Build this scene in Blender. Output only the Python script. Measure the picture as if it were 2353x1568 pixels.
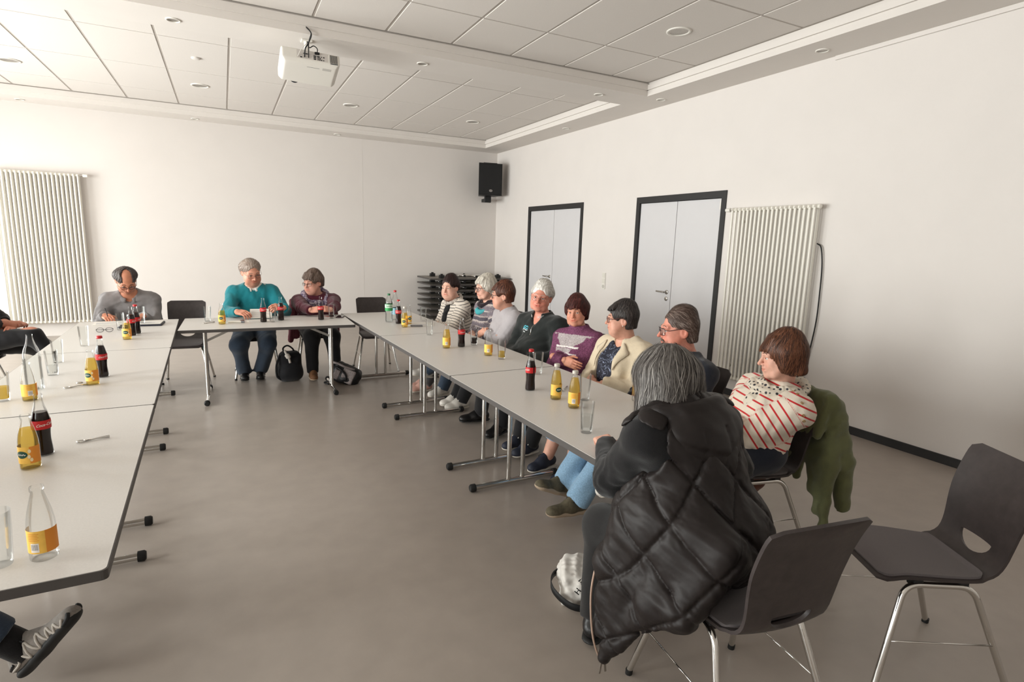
import bpy, bmesh, math, random
import numpy as np
from mathutils import Vector, Matrix
from mathutils.geometry import delaunay_2d_cdt

for _o in list(bpy.data.objects):
    bpy.data.objects.remove(_o, do_unlink=True)
SC = bpy.context.scene
COL = SC.collection
PI = math.pi
R = math.radians

# ---------------------------------------------------------------- camera
cam_data = bpy.data.cameras.new('camera')
cam_data.sensor_fit = 'HORIZONTAL'
cam_data.sensor_width = 36.0
cam_data.lens = 36.0 * 1292.88 / 2353.0
cam_data.clip_start = 0.05
cam = bpy.data.objects.new('camera', cam_data)
COL.objects.link(cam)
cam.matrix_world = Matrix(((0.892320, 0.051290, -0.448480, 0.0),
                           (-0.450320, 0.168870, -0.876740, 0.0),
                           (0.030770, 0.984300, 0.173790, 1.59),
                           (0, 0, 0, 1)))
SC.camera = cam

# ---------------------------------------------------------------- world, daylight, exposure
world = bpy.data.worlds.new('overcast_sky')
SC.world = world
world.use_nodes = True
wn = world.node_tree.nodes
wn['Background'].inputs[0].default_value = (0.86, 0.93, 1.0, 1)
wn['Background'].inputs[1].default_value = 2.0
SC.view_settings.view_transform = 'Standard'
SC.view_settings.look = 'None'
SC.view_settings.gamma = 1.0
SC.view_settings.use_curve_mapping = False
SC.view_settings.exposure = 0.12

XR, YB, HC, HT = 4.885, 10.427, 3.282, 3.42      # right wall, back wall, soffit height, tile height
XL, YF = -4.6, -2.6                             # window wall, wall behind the camera
TT = 0.73                                        # table height
# window openings of the left wall (y0, y1, z0, z1); daylight comes in here
WINDOWS = [(-1.9, 0.1, 0.85, 2.75), (1.6, 3.6, 0.45, 2.75), (4.6, 6.9, 0.12, 2.75), (7.4, 9.7, 0.12, 2.75)]
WPOWER = [100, 320, 370, 300]
def daylight():
    for (y0, y1, z0, z1), pw in zip(WINDOWS, WPOWER):
        L = bpy.data.lights.new('window_daylight', 'AREA')
        L.shape = 'RECTANGLE'
        L.size = y1 - y0; L.size_y = z1 - z0
        L.energy = pw; L.color = (1.0, 0.974, 0.962)
        o = bpy.data.objects.new('window_daylight', L); COL.objects.link(o)
        o.location = (XL - 0.16, (y0 + y1) / 2, (z0 + z1) / 2)
        o.rotation_euler = (0, R(-90 - 4), 0)      # facing +x, a little downwards
daylight()

# ---------------------------------------------------------------- materials
MATS = {}
def lin(c):
    return tuple(((x / 255.0) / 12.92 if x / 255.0 <= 0.04045 else ((x / 255.0 + 0.055) / 1.055) ** 2.4) for x in c)
def mat(name, rgb, rough=0.6, metal=0.0, noise=0.0, nscale=40.0, bump=0.0, bscale=200.0, spec=0.5, srgb=True,
        trans=0.0, ior=1.45, sheen=0.0, stretch=None, coat=0.0):
    """procedural principled material: colour + optional value noise + optional bump"""
    if name in MATS: return MATS[name]
    m = bpy.data.materials.new(name); m.use_nodes = True
    nt = m.node_tree; N = nt.nodes; L = nt.links
    b = N['Principled BSDF']
    c = lin(rgb) if srgb else rgb
    b.inputs['Base Color'].default_value = (*c, 1)
    b.inputs['Roughness'].default_value = rough
    b.inputs['Metallic'].default_value = metal
    b.inputs['Specular IOR Level'].default_value = spec
    b.inputs['Transmission Weight'].default_value = trans
    b.inputs['IOR'].default_value = ior
    b.inputs['Sheen Weight'].default_value = sheen
    b.inputs['Coat Weight'].default_value = coat
    if noise or bump:
        tc = N.new('ShaderNodeTexCoord')
        mp = N.new('ShaderNodeMapping'); L.new(tc.outputs['Object'], mp.inputs['Vector'])
        if stretch: mp.inputs['Scale'].default_value = stretch
    if noise:
        t = N.new('ShaderNodeTexNoise'); t.inputs['Scale'].default_value = nscale; t.inputs['Detail'].default_value = 4
        L.new(mp.outputs[0], t.inputs['Vector'])
        mr = N.new('ShaderNodeMapRange'); L.new(t.outputs[0], mr.inputs[0])
        mr.inputs[1].default_value = 0.3; mr.inputs[2].default_value = 0.7
        mr.inputs[3].default_value = 1 - noise; mr.inputs[4].default_value = 1 + noise
        mx = N.new('ShaderNodeVectorMath'); mx.operation = 'SCALE'
        mx.inputs[0].default_value = c; L.new(mr.outputs[0], mx.inputs['Scale'])
        L.new(mx.outputs[0], b.inputs['Base Color'])
    if bump:
        t2 = N.new('ShaderNodeTexNoise'); t2.inputs['Scale'].default_value = bscale; t2.inputs['Detail'].default_value = 3
        L.new(mp.outputs[0], t2.inputs['Vector'])
        bp = N.new('ShaderNodeBump'); bp.inputs['Strength'].default_value = bump; bp.inputs['Distance'].default_value = 0.004
        L.new(t2.outputs[0], bp.inputs['Height']); L.new(bp.outputs[0], b.inputs['Normal'])
    MATS[name] = m
    return m

def glass_mat(name, tint=(1, 1, 1), rough=0.0, clear=0.86):
    """thin drinking-glass: mostly clear, with fresnel gloss (keeps light passing without caustic noise)"""
    if name in MATS: return MATS[name]
    m = bpy.data.materials.new(name); m.use_nodes = True
    nt = m.node_tree; N = nt.nodes; L = nt.links
    for n in list(N): N.remove(n)
    out = N.new('ShaderNodeOutputMaterial')
    tr = N.new('ShaderNodeBsdfTransparent'); tr.inputs[0].default_value = (*[t * clear + (1 - clear) * t * 0.8 for t in tint], 1)
    gl = N.new('ShaderNodeBsdfGlossy'); gl.inputs[1].default_value = 0.03
    lw = N.new('ShaderNodeLayerWeight'); lw.inputs[0].default_value = 0.36
    lw.inputs[0].default_value = 0.28
    mr = N.new('ShaderNodeMapRange'); L.new(lw.outputs['Fresnel'], mr.inputs[0])
    mr.inputs[3].default_value = 0.0; mr.inputs[4].default_value = 0.5
    mx = N.new('ShaderNodeMixShader'); L.new(mr.outputs[0], mx.inputs[0])
    L.new(tr.outputs[0], mx.inputs[1]); L.new(gl.outputs[0], mx.inputs[2])
    L.new(mx.outputs[0], out.inputs[0])
    MATS[name] = m
    return m

M_WALL = mat('wall_paint', (219, 213, 208), 0.85, noise=0.012, nscale=3, bump=0.06, bscale=350)
M_CEIL = mat('ceiling_paint', (218, 212, 206), 0.9, noise=0.01, nscale=4)
M_TILE = mat('ceiling_tile', (216, 210, 204), 0.92, noise=0.02, nscale=90, bump=0.1, bscale=500)
M_JOINT = mat('tile_joint_grey', (186, 179, 172), 0.7)
M_BLACKTRIM = mat('black_trim', (38, 37, 37), 0.55)
M_DOOR = mat('door_leaf_grey', (205, 203, 204), 0.5, noise=0.01, nscale=5)
M_STEEL = mat('brushed_steel', (170, 165, 158), 0.3, 1.0)
M_CHROME = mat('chrome', (212, 210, 206), 0.12, 1.0)
M_RAD = mat('radiator_enamel', (232, 228, 218), 0.4)
M_BLACKPL = mat('black_plastic', (24, 24, 25), 0.5, bump=0.08, bscale=600)
M_WHITEPL = mat('white_plastic', (226, 222, 214), 0.45)
M_TABLE = mat('table_laminate', (207, 203, 198), 0.38, noise=0.03, nscale=160, spec=0.4)
M_EDGE = mat('table_edge_band', (74, 70, 68), 0.5)
M_SHELL = mat('stained_plywood_shell', (58, 51, 50), 0.42, noise=0.18, nscale=30, stretch=(1, 0.06, 1), bump=0.05, bscale=90)
M_PAD = mat('seat_upholstery', (98, 91, 91), 0.9, noise=0.06, nscale=300, bump=0.25, bscale=900, sheen=0.15)
M_RUBBER = mat('black_rubber', (22, 22, 22), 0.6)

# floor: grey linoleum, slightly mottled, with a satin sheen
def floor_material():
    m = mat('linoleum_floor', (160, 150, 141), 0.32, noise=0.05, nscale=7, bump=0.04, bscale=60, spec=0.45)
    return m
M_FLOOR = floor_material()

# ---------------------------------------------------------------- mesh helpers
class MB:
    """collects verts and faces, then becomes ONE mesh object"""
    def __init__(s): s.v = []; s.f = []
    def add(s, V, F):
        n = len(s.v); s.v += [tuple(float(a) for a in p) for p in V]; s.f += [tuple(i + n for i in q) for q in F]; return s
    def box(s, lo, hi, bev=0.0, M=None):
        x0, y0, z0 = lo; x1, y1, z1 = hi
        if bev <= 0:
            V = [(x0, y0, z0), (x1, y0, z0), (x1, y1, z0), (x0, y1, z0), (x0, y0, z1), (x1, y0, z1), (x1, y1, z1), (x0, y1, z1)]
            F = [(0, 3, 2, 1), (4, 5, 6, 7), (0, 1, 5, 4), (1, 2, 6, 5), (2, 3, 7, 6), (3, 0, 4, 7)]
        else:
            bm = bmesh.new(); bmesh.ops.create_cube(bm, size=1)
            for w in bm.verts:
                w.co = Vector(((x0 + x1) / 2 + w.co.x * (x1 - x0), (y0 + y1) / 2 + w.co.y * (y1 - y0), (z0 + z1) / 2 + w.co.z * (z1 - z0)))
            bmesh.ops.bevel(bm, geom=list(bm.edges), offset=bev, segments=2, affect='EDGES', profile=0.5)
            bm.verts.index_update()
            V = [tuple(w.co) for w in bm.verts]; F = [tuple(w.index for w in q.verts) for q in bm.faces]; bm.free()
        if M is not None: V = [tuple(M @ Vector(p)) for p in V]
        return s.add(V, F)
    def tube(s, pts, r, n=10, cap=True, closed=False):
        pts = [Vector(p) for p in pts]
        rr = r if isinstance(r, (list, tuple)) else [r] * len(pts)
        V = []; F = []; m = len(pts); up = None
        for i, p in enumerate(pts):
            if closed: t = pts[(i + 1) % m] - pts[i - 1]
            else: t = pts[min(i + 1, m - 1)] - pts[max(i - 1, 0)]
            t.normalize()
            if up is None:
                up = Vector((0, 0, 1)) if abs(t.z) < 0.9 else Vector((1, 0, 0))
            a = (up - t * up.dot(t))
            if a.length < 1e-5: a = t.orthogonal()
            a.normalize(); b = t.cross(a); up = a
            for k in range(n):
                an = 2 * PI * k / n
                V.append(p + a * (math.cos(an) * rr[i]) + b * (math.sin(an) * rr[i]))
        for i in range(m if closed else m - 1):
            for k in range(n):
                j = (i + 1) % m
                F.append((i * n + k, i * n + (k + 1) % n, j * n + (k + 1) % n, j * n + k))
        if cap and not closed:
            F.append(tuple(range(n - 1, -1, -1))); F.append(tuple((m - 1) * n + k for k in range(n)))
        return s.add(V, F)
    def lathe(s, prof, n=24, c=(0, 0, 0), capb=True, capt=True, M=None):
        V = []; F = []; m = len(prof)
        for (r, z) in prof:
            for k in range(n):
                an = 2 * PI * k / n
                V.append((c[0] + r * math.cos(an), c[1] + r * math.sin(an), c[2] + z))
        for i in range(m - 1):
            for k in range(n):
                F.append((i * n + k, i * n + (k + 1) % n, (i + 1) * n + (k + 1) % n, (i + 1) * n + k))
        if capb: F.append(tuple(range(n - 1, -1, -1)))
        if capt: F.append(tuple((m - 1) * n + k for k in range(n)))
        if M is not None: V = [tuple(M @ Vector(p)) for p in V]
        return s.add(V, F)
    def prism(s, poly, z0, z1):
        n = len(poly)
        V = [(x, y, z0) for x, y in poly] + [(x, y, z1) for x, y in poly]
        F = [tuple(range(n - 1, -1, -1)), tuple(range(n, 2 * n))] + [(i, (i + 1) % n, n + (i + 1) % n, n + i) for i in range(n)]
        return s.add(V, F)
    def xf(s, M):
        s.v = [tuple(M @ Vector(p)) for p in s.v]; return s
    def build(s, name, m, parent=None, smooth=False, loc=None, auto=None):
        me = bpy.data.meshes.new(name)
        me.from_pydata(s.v, [], s.f); me.update()
        if smooth:
            me.polygons.foreach_set('use_smooth', [True] * len(me.polygons))
            if auto:
                try: me.set_sharp_from_angle(angle=R(auto))
                except Exception: pass
        me.materials.append(m)
        o = bpy.data.objects.new(name, me); COL.objects.link(o)
        if parent is not None: o.parent = parent
        if loc is not None: o.location = loc
        return o

def box(name, lo, hi, m, parent=None, bev=0.0):
    return MB().box(lo, hi, bev).build(name, m, parent)
def empty(name, loc=(0, 0, 0), rz=0.0):
    o = bpy.data.objects.new(name, None); o.empty_display_size = 0.05
    COL.objects.link(o); o.location = loc; o.rotation_euler = (0, 0, rz); return o
def tag(o, label, cat, group=None, kind=None):
    o['label'] = label; o['category'] = cat
    if group: o['group'] = group
    if kind: o['kind'] = kind
    return o
def struct(o, label=None, cat=None):
    o['kind'] = 'structure'
    if label: o['label'] = label
    if cat: o['category'] = cat
    return o
def copy_tree(o, parent=None):
    c = o.copy(); COL.objects.link(c); c.parent = parent
    for ch in o.children: copy_tree(ch, c)
    return c
def fillet(pts, rad, seg=6):
    """polyline with rounded corners"""
    pts = [Vector(p) for p in pts]; out = [pts[0]]
    for i in range(1, len(pts) - 1):
        a, b, c = pts[i - 1], pts[i], pts[i + 1]
        u = (a - b); w = (c - b); r = min(rad, u.length * 0.45, w.length * 0.45)
        p0 = b + u.normalized() * r; p1 = b + w.normalized() * r
        for k in range(seg + 1):
            t = k / seg
            out.append(p0 * (1 - t) ** 2 + b * 2 * t * (1 - t) + p1 * t * t)
    out.append(pts[-1]); return out
def spline(pts, n=8):
    """Catmull-Rom through points"""
    P = [np.array(p, float) for p in pts]; P = [2 * P[0] - P[1]] + P + [2 * P[-1] - P[-2]]
    out = []
    for i in range(1, len(P) - 2):
        for k in range(n):
            t = k / n; a, b, c, d = P[i - 1], P[i], P[i + 1], P[i + 2]
            out.append(0.5 * ((2 * b) + (-a + c) * t + (2 * a - 5 * b + 4 * c - d) * t * t + (-a + 3 * b - 3 * c + d) * t ** 3))
    out.append(P[-2]); return [tuple(q) for q in out]

# ================================================================= SOFT-BODY MODELLING TOOLS (signed distance fields -> one continuous mesh)
def A3(p): return np.array(p, dtype=np.float64)
def nrm(v): v = np.asarray(v, float); return v / (np.linalg.norm(v) + 1e-12)
class Field:
    def __init__(s, lo, hi, h):
        s.lo = A3(lo); s.h = h; s.n = np.ceil((A3(hi) - s.lo) / h).astype(int) + 2
        s.d = np.full(tuple(s.n), 0.2, np.float32)
        s.ax = [(s.lo[i] + h * np.arange(s.n[i])).astype(np.float32) for i in range(3)]
    def sub(s, lo, hi):
        i0 = np.maximum(np.floor((A3(lo) - s.lo) / s.h).astype(int), 0); i1 = np.minimum(np.ceil((A3(hi) - s.lo) / s.h).astype(int) + 1, s.n)
        if (i1 <= i0).any(): return None
        sl = tuple(slice(a, b) for a, b in zip(i0, i1))
        return sl, s.ax[0][sl[0]][:, None, None], s.ax[1][sl[1]][None, :, None], s.ax[2][sl[2]][None, None, :]
    def comb(s, sl, dn, k, op):
        a = s.d[sl]
        if op == 'u':
            h = np.maximum(k - np.abs(a - dn), 0) / k if k > 0 else 0
            s.d[sl] = np.minimum(a, dn) - h * h * k * 0.25
        elif op == 's':
            dn = -dn; h = np.maximum(k - np.abs(a - dn), 0) / k if k > 0 else 0
            s.d[sl] = np.maximum(a, dn) + h * h * k * 0.25
        elif op == 'i': s.d[sl] = np.maximum(a, dn)
    def cone(s, a, b, ra, rb, k=0.02, op='u', flat=None, capb=False, capa=False):
        a = A3(a); b = A3(b); m = max(ra, rb) * (1.0 if flat is None else max(1, flat[1])) + k + 2 * s.h
        q = s.sub(np.minimum(a, b) - m, np.maximum(a, b) + m)
        if q is None: return s
        sl, X, Y, Z = q; ab = b - a; L2 = float(ab @ ab) + 1e-12
        px, py, pz = X - np.float32(a[0]), Y - np.float32(a[1]), Z - np.float32(a[2])
        t = (px * ab[0] + py * ab[1] + pz * ab[2]) / L2; tc = np.clip(t, 0, 1).astype(np.float32)
        qx, qy, qz = px - tc * ab[0], py - tc * ab[1], pz - tc * ab[2]
        if flat is not None:
            f = nrm(flat[0]); w = qx * f[0] + qy * f[1] + qz * f[2]; g = (1 / flat[1] - 1)
            qx = qx + f[0] * w * g; qy = qy + f[1] * w * g; qz = qz + f[2] * w * g
        d = np.sqrt(qx * qx + qy * qy + qz * qz) - (ra + (rb - ra) * tc)
        L = math.sqrt(L2)
        if capb: d = np.maximum(d, (t - 1) * L)
        if capa: d = np.maximum(d, -t * L)
        s.comb(sl, d.astype(np.float32), k, op); return s
    def ell(s, c, r, Rm=None, k=0.02, op='u'):
        c = A3(c); r = A3(r); m = r.max() + k + 2 * s.h
        q = s.sub(c - m, c + m)
        if q is None: return s
        sl, X, Y, Z = q; px, py, pz = X - np.float32(c[0]), Y - np.float32(c[1]), Z - np.float32(c[2])
        if Rm is not None:
            Rm = np.asarray(Rm, float)       # rows = local axes
            px, py, pz = [px * Rm[i, 0] + py * Rm[i, 1] + pz * Rm[i, 2] for i in range(3)]
        k0 = np.sqrt((px / r[0]) ** 2 + (py / r[1]) ** 2 + (pz / r[2]) ** 2)
        k1 = np.sqrt((px / r[0] ** 2) ** 2 + (py / r[1] ** 2) ** 2 + (pz / r[2] ** 2) ** 2) + 1e-9
        s.comb(sl, (k0 * (k0 - 1) / k1).astype(np.float32), k, op); return s
    def box(s, c, hs, Rm=None, rnd=0.01, k=0.01, op='u'):
        c = A3(c); hs = A3(hs); m = np.linalg.norm(hs) + k + 2 * s.h
        q = s.sub(c - m, c + m)
        if q is None: return s
        sl, X, Y, Z = q; px, py, pz = X - np.float32(c[0]), Y - np.float32(c[1]), Z - np.float32(c[2])
        if Rm is not None:
            Rm = np.asarray(Rm, float); px, py, pz = [px * Rm[i, 0] + py * Rm[i, 1] + pz * Rm[i, 2] for i in range(3)]
        qx, qy, qz = np.abs(px) - hs[0] + rnd, np.abs(py) - hs[1] + rnd, np.abs(pz) - hs[2] + rnd
        d = np.sqrt(np.maximum(qx, 0) ** 2 + np.maximum(qy, 0) ** 2 + np.maximum(qz, 0) ** 2) + np.minimum(np.maximum(qx, np.maximum(qy, qz)), 0) - rnd
        s.comb(sl, d.astype(np.float32), k, op); return s
    def plane(s, p, n, k=0.0):            # keep the half space behind the plane (n points to the removed side)
        n = nrm(n); p = A3(p)
        X, Y, Z = s.ax[0][:, None, None], s.ax[1][None, :, None], s.ax[2][None, None, :]
        d = (X - p[0]) * n[0] + (Y - p[1]) * n[1] + (Z - p[2]) * n[2]
        s.d = np.maximum(s.d, d.astype(np.float32)); return s
    def disp(s, fn):
        X, Y, Z = s.ax[0][:, None, None], s.ax[1][None, :, None], s.ax[2][None, None, :]
        near = np.abs(s.d) < 0.05
        w = fn(X, Y, Z)
        s.d = np.where(near, s.d + w, s.d).astype(np.float32); return s
    def sample(s, P):
        q = (P - s.lo) / s.h; q = np.clip(q, 0, s.n - 1.001); i = q.astype(int); f = q - i
        r = 0
        for dx in (0, 1):
            for dy in (0, 1):
                for dz in (0, 1):
                    w = (f[:, 0] if dx else 1 - f[:, 0]) * (f[:, 1] if dy else 1 - f[:, 1]) * (f[:, 2] if dz else 1 - f[:, 2])
                    r = r + w * s.d[i[:, 0] + dx, i[:, 1] + dy, i[:, 2] + dz]
        return r
    def grad(s, P):
        e = s.h; g = np.stack([s.sample(P + A3(v) * e) - s.sample(P - A3(v) * e) for v in ((1, 0, 0), (0, 1, 0), (0, 0, 1))], 1)
        return g / (np.linalg.norm(g, axis=1, keepdims=True) + 1e-9)
    def mesh(s):
        d = s.d; d[0] = d[-1] = 0.2; d[:, 0] = d[:, -1] = 0.2; d[:, :, 0] = d[:, :, -1] = 0.2
        ins = d < 0; n = np.array(d.shape) - 1
        cs = [(a, b, c) for a in (0, 1) for b in (0, 1) for c in (0, 1)]
        sl = lambda c: (slice(c[0], n[0] + c[0]), slice(c[1], n[1] + c[1]), slice(c[2], n[2] + c[2]))
        cnt = sum(ins[sl(c)].astype(np.int8) for c in cs); mix = (cnt > 0) & (cnt < 8)
        ci = np.argwhere(mix)
        if len(ci) == 0: return np.zeros((0, 3)), np.zeros((0, 4), int)
        vid = np.full(tuple(n), -1, np.int64); vid[mix] = np.arange(len(ci))
        acc = np.zeros((len(ci), 3)); num = np.zeros(len(ci))
        dv = {c: d[ci[:, 0] + c[0], ci[:, 1] + c[1], ci[:, 2] + c[2]].astype(float) for c in cs}
        for a in cs:
            for ax in range(3):
                if a[ax] == 0:
                    b = list(a); b[ax] = 1; b = tuple(b); da, db = dv[a], dv[b]; m = (da < 0) != (db < 0)
                    t = np.where(m, da / (da - db + 1e-20), 0)
                    p = np.tile(A3(a), (len(ci), 1)); p[:, ax] += t; acc[m] += p[m]; num[m] += 1
        V = s.lo + s.h * (ci + acc / num[:, None])
        Q = []
        for ax in range(3):
            o = [(0, 1, 2), (1, 2, 0), (2, 0, 1)][ax]; u, v = o[1], o[2]
            s0 = [slice(1, -1)] * 3; s0[ax] = slice(0, -1); s1 = list(s0); s1[ax] = slice(1, None)
            a, b = ins[tuple(s0)], ins[tuple(s1)]
            for m, flip in ((a & ~b, False), (~a & b, True)):
                e = np.argwhere(m)
                if len(e) == 0: continue
                off = np.ones(3, int); off[ax] = 0; e = e + off
                def cell(du, dv_):
                    c = e.copy(); c[:, u] += du; c[:, v] += dv_; return vid[c[:, 0], c[:, 1], c[:, 2]]
                q = np.stack([cell(-1, -1), cell(0, -1), cell(0, 0), cell(-1, 0)], 1)
                Q.append(q[:, ::-1] if flip else q)
        return V, np.concatenate(Q)

def np_obj(name, V, Q, m, parent=None, attrs=None, smooth=True):
    me = bpy.data.meshes.new(name); n = len(V)
    me.vertices.add(n); me.vertices.foreach_set('co', np.asarray(V, np.float32).ravel())
    k = Q.shape[1]; me.loops.add(len(Q) * k); me.loops.foreach_set('vertex_index', np.asarray(Q, np.int32).ravel())
    me.polygons.add(len(Q)); me.polygons.foreach_set('loop_start', np.arange(0, len(Q) * k, k, dtype=np.int32))
    try: me.polygons.foreach_set('loop_total', np.full(len(Q), k, np.int32))
    except Exception: pass
    me.polygons.foreach_set('use_smooth', np.full(len(Q), smooth, bool))
    for nm, arr in (attrs or {}).items():
        arr = np.asarray(arr, np.float32)
        if arr.ndim == 1: me.attributes.new(nm, 'FLOAT', 'POINT').data.foreach_set('value', arr)
        else: me.attributes.new(nm, 'FLOAT_COLOR', 'POINT').data.foreach_set('color', np.concatenate([arr, np.ones((n, 1), np.float32)], 1).ravel())
    me.update(calc_edges=True); me.validate()
    me.materials.append(m)
    o = bpy.data.objects.new(name, me); COL.objects.link(o)
    if parent is not None: o.parent = parent
    return o
def smoothV(V, Q, it=1, lam=0.5):
    n = len(V)
    for _ in range(it):
        acc = np.zeros((n, 3)); c = np.zeros(n)
        for i in range(4):
            for j in ((i + 1) % 4, (i - 1) % 4):
                np.add.at(acc, Q[:, i], V[Q[:, j]]); np.add.at(c, Q[:, i], 1)
        V = V * (1 - lam) + lam * acc / np.maximum(c, 1)[:, None]
    return V
def wob(seed, sc, amp):
    """cheap smooth folds: warped sines"""
    rg = np.random.RandomState(seed); a = rg.uniform(-1, 1, (4, 3)) * sc; ph = rg.uniform(0, 6.3, 4)
    def f(X, Y, Z):
        w1 = np.sin(a[0, 0] * X + a[0, 1] * Y + a[0, 2] * Z + ph[0]); w2 = np.sin(a[1, 0] * X + a[1, 1] * Y + a[1, 2] * Z + ph[1] + 1.3 * w1)
        w3 = np.sin(1.9 * (a[2, 0] * X + a[2, 1] * Y + a[2, 2] * Z) + ph[2] + 1.5 * w2)
        return (amp * (0.45 * w1 + 0.55 * w2 * w3)).astype(np.float32)
    return f

# ---------------------------------------------------------------- cloth, skin and hair materials
def attr_mat(name, rough=0.6, attr='Col', bump=0.0, bscale=300, sss=0.0, noise=0.0, nscale=60, spec=0.4, sheen=0.0):
    if name in MATS: return MATS[name]
    m = bpy.data.materials.new(name); m.use_nodes = True; nt = m.node_tree; N = nt.nodes; L = nt.links; b = N['Principled BSDF']
    a = N.new('ShaderNodeAttribute'); a.attribute_name = attr
    b.inputs['Roughness'].default_value = rough; b.inputs['Specular IOR Level'].default_value = spec; b.inputs['Sheen Weight'].default_value = sheen
    tc = N.new('ShaderNodeTexCoord'); src = a.outputs['Color']
    if noise:
        t = N.new('ShaderNodeTexNoise'); t.inputs['Scale'].default_value = nscale; L.new(tc.outputs['Object'], t.inputs['Vector'])
        mr = N.new('ShaderNodeMapRange'); mr.inputs[1].default_value = 0.3; mr.inputs[2].default_value = 0.7; mr.inputs[3].default_value = 1 - noise; mr.inputs[4].default_value = 1 + noise
        L.new(t.outputs[0], mr.inputs[0]); vm = N.new('ShaderNodeVectorMath'); vm.operation = 'SCALE'; L.new(src, vm.inputs[0]); L.new(mr.outputs[0], vm.inputs['Scale']); src = vm.outputs[0]
    L.new(src, b.inputs['Base Color'])
    if bump:
        t = N.new('ShaderNodeTexNoise'); t.inputs['Scale'].default_value = bscale; L.new(tc.outputs['Object'], t.inputs['Vector'])
        bp = N.new('ShaderNodeBump'); bp.inputs['Strength'].default_value = bump; bp.inputs['Distance'].default_value = 0.003; L.new(t.outputs[0], bp.inputs['Height']); L.new(bp.outputs[0], b.inputs['Normal'])
    if sss:
        b.inputs['Subsurface Weight'].default_value = sss; b.inputs['Subsurface Radius'].default_value = (0.012, 0.005, 0.003); b.inputs['Subsurface Scale'].default_value = 1.0
    MATS[name] = m; return m
def cloth(name, rgb, rough=0.85, noise=0.08, nscale=120, bump=0.35, bscale=420, sheen=0.2, spec=0.25):
    return mat('cloth_' + name, rgb, rough, noise=noise, nscale=nscale, bump=bump, bscale=bscale, sheen=sheen, spec=spec)
def striped(name, base, line, period, width, phase=0.0, noise=0.04, extra=None):
    """knit with stripes along the garment coordinate sv (height on the trunk, distance along a sleeve)"""
    m = bpy.data.materials.new('cloth_' + name); m.use_nodes = True; nt = m.node_tree; N = nt.nodes; L = nt.links; b = N['Principled BSDF']
    b.inputs['Roughness'].default_value = 0.85; b.inputs['Specular IOR Level'].default_value = 0.2; b.inputs['Sheen Weight'].default_value = 0.15
    a = N.new('ShaderNodeAttribute'); a.attribute_name = 'sv'
    ad = N.new('ShaderNodeMath'); ad.operation = 'ADD'; ad.inputs[1].default_value = phase + 10 * period; L.new(a.outputs['Fac'], ad.inputs[0])
    md = N.new('ShaderNodeMath'); md.operation = 'PINGPONG'; md.inputs[1].default_value = period / 2; L.new(ad.outputs[0], md.inputs[0])
    mr = N.new('ShaderNodeMapRange'); mr.inputs[1].default_value = width / 2 - 0.0008; mr.inputs[2].default_value = width / 2 + 0.0008; L.new(md.outputs[0], mr.inputs[0])
    mx = N.new('ShaderNodeMix'); mx.data_type = 'RGBA'; L.new(mr.outputs[0], mx.inputs[0])
    mx.inputs[6].default_value = (*lin(line), 1); mx.inputs[7].default_value = (*lin(base), 1); L.new(mx.outputs[2], b.inputs['Base Color'])
    tc = N.new('ShaderNodeTexCoord'); t = N.new('ShaderNodeTexNoise'); t.inputs['Scale'].default_value = 420; L.new(tc.outputs['Object'], t.inputs['Vector'])
    bp = N.new('ShaderNodeBump'); bp.inputs['Strength'].default_value = 0.35; bp.inputs['Distance'].default_value = 0.003; L.new(t.outputs[0], bp.inputs['Height']); L.new(bp.outputs[0], b.inputs['Normal'])
    return m
def banded(name, stops, period, noise=0.35, nscale=160, dark=(60, 56, 64)):
    """patterned knit: colour bands along sv with a speckled yarn"""
    m = bpy.data.materials.new('cloth_' + name); m.use_nodes = True; nt = m.node_tree; N = nt.nodes; L = nt.links; b = N['Principled BSDF']
    b.inputs['Roughness'].default_value = 0.9; b.inputs['Specular IOR Level'].default_value = 0.2
    a = N.new('ShaderNodeAttribute'); a.attribute_name = 'sv'
    ad = N.new('ShaderNodeMath'); ad.operation = 'ADD'; ad.inputs[1].default_value = 10 * period; L.new(a.outputs['Fac'], ad.inputs[0])
    md = N.new('ShaderNodeMath'); md.operation = 'MODULO'; md.inputs[1].default_value = period; L.new(ad.outputs[0], md.inputs[0])
    dv = N.new('ShaderNodeMath'); dv.operation = 'DIVIDE'; dv.inputs[1].default_value = period; L.new(md.outputs[0], dv.inputs[0])
    cr = N.new('ShaderNodeValToRGB'); cr.color_ramp.interpolation = 'CONSTANT'
    el = cr.color_ramp.elements; el[0].position = stops[0][0]; el[0].color = (*lin(stops[0][1]), 1); el[1].position = stops[1][0]; el[1].color = (*lin(stops[1][1]), 1)
    for p, c in stops[2:]:
        q = el.new(p); q.color = (*lin(c), 1)
    L.new(dv.outputs[0], cr.inputs[0])
    tc = N.new('ShaderNodeTexCoord'); t = N.new('ShaderNodeTexNoise'); t.inputs['Scale'].default_value = nscale; t.inputs['Detail'].default_value = 3; L.new(tc.outputs['Object'], t.inputs['Vector'])
    mr = N.new('ShaderNodeMapRange'); mr.inputs[1].default_value = 0.46; mr.inputs[2].default_value = 0.54; mr.inputs[3].default_value = 0; mr.inputs[4].default_value = noise; L.new(t.outputs[0], mr.inputs[0])
    mx = N.new('ShaderNodeMix'); mx.data_type = 'RGBA'; L.new(mr.outputs[0], mx.inputs[0]); L.new(cr.outputs[0], mx.inputs[6]); mx.inputs[7].default_value = (*lin(dark), 1)
    L.new(mx.outputs[2], b.inputs['Base Color']); return m
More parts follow.
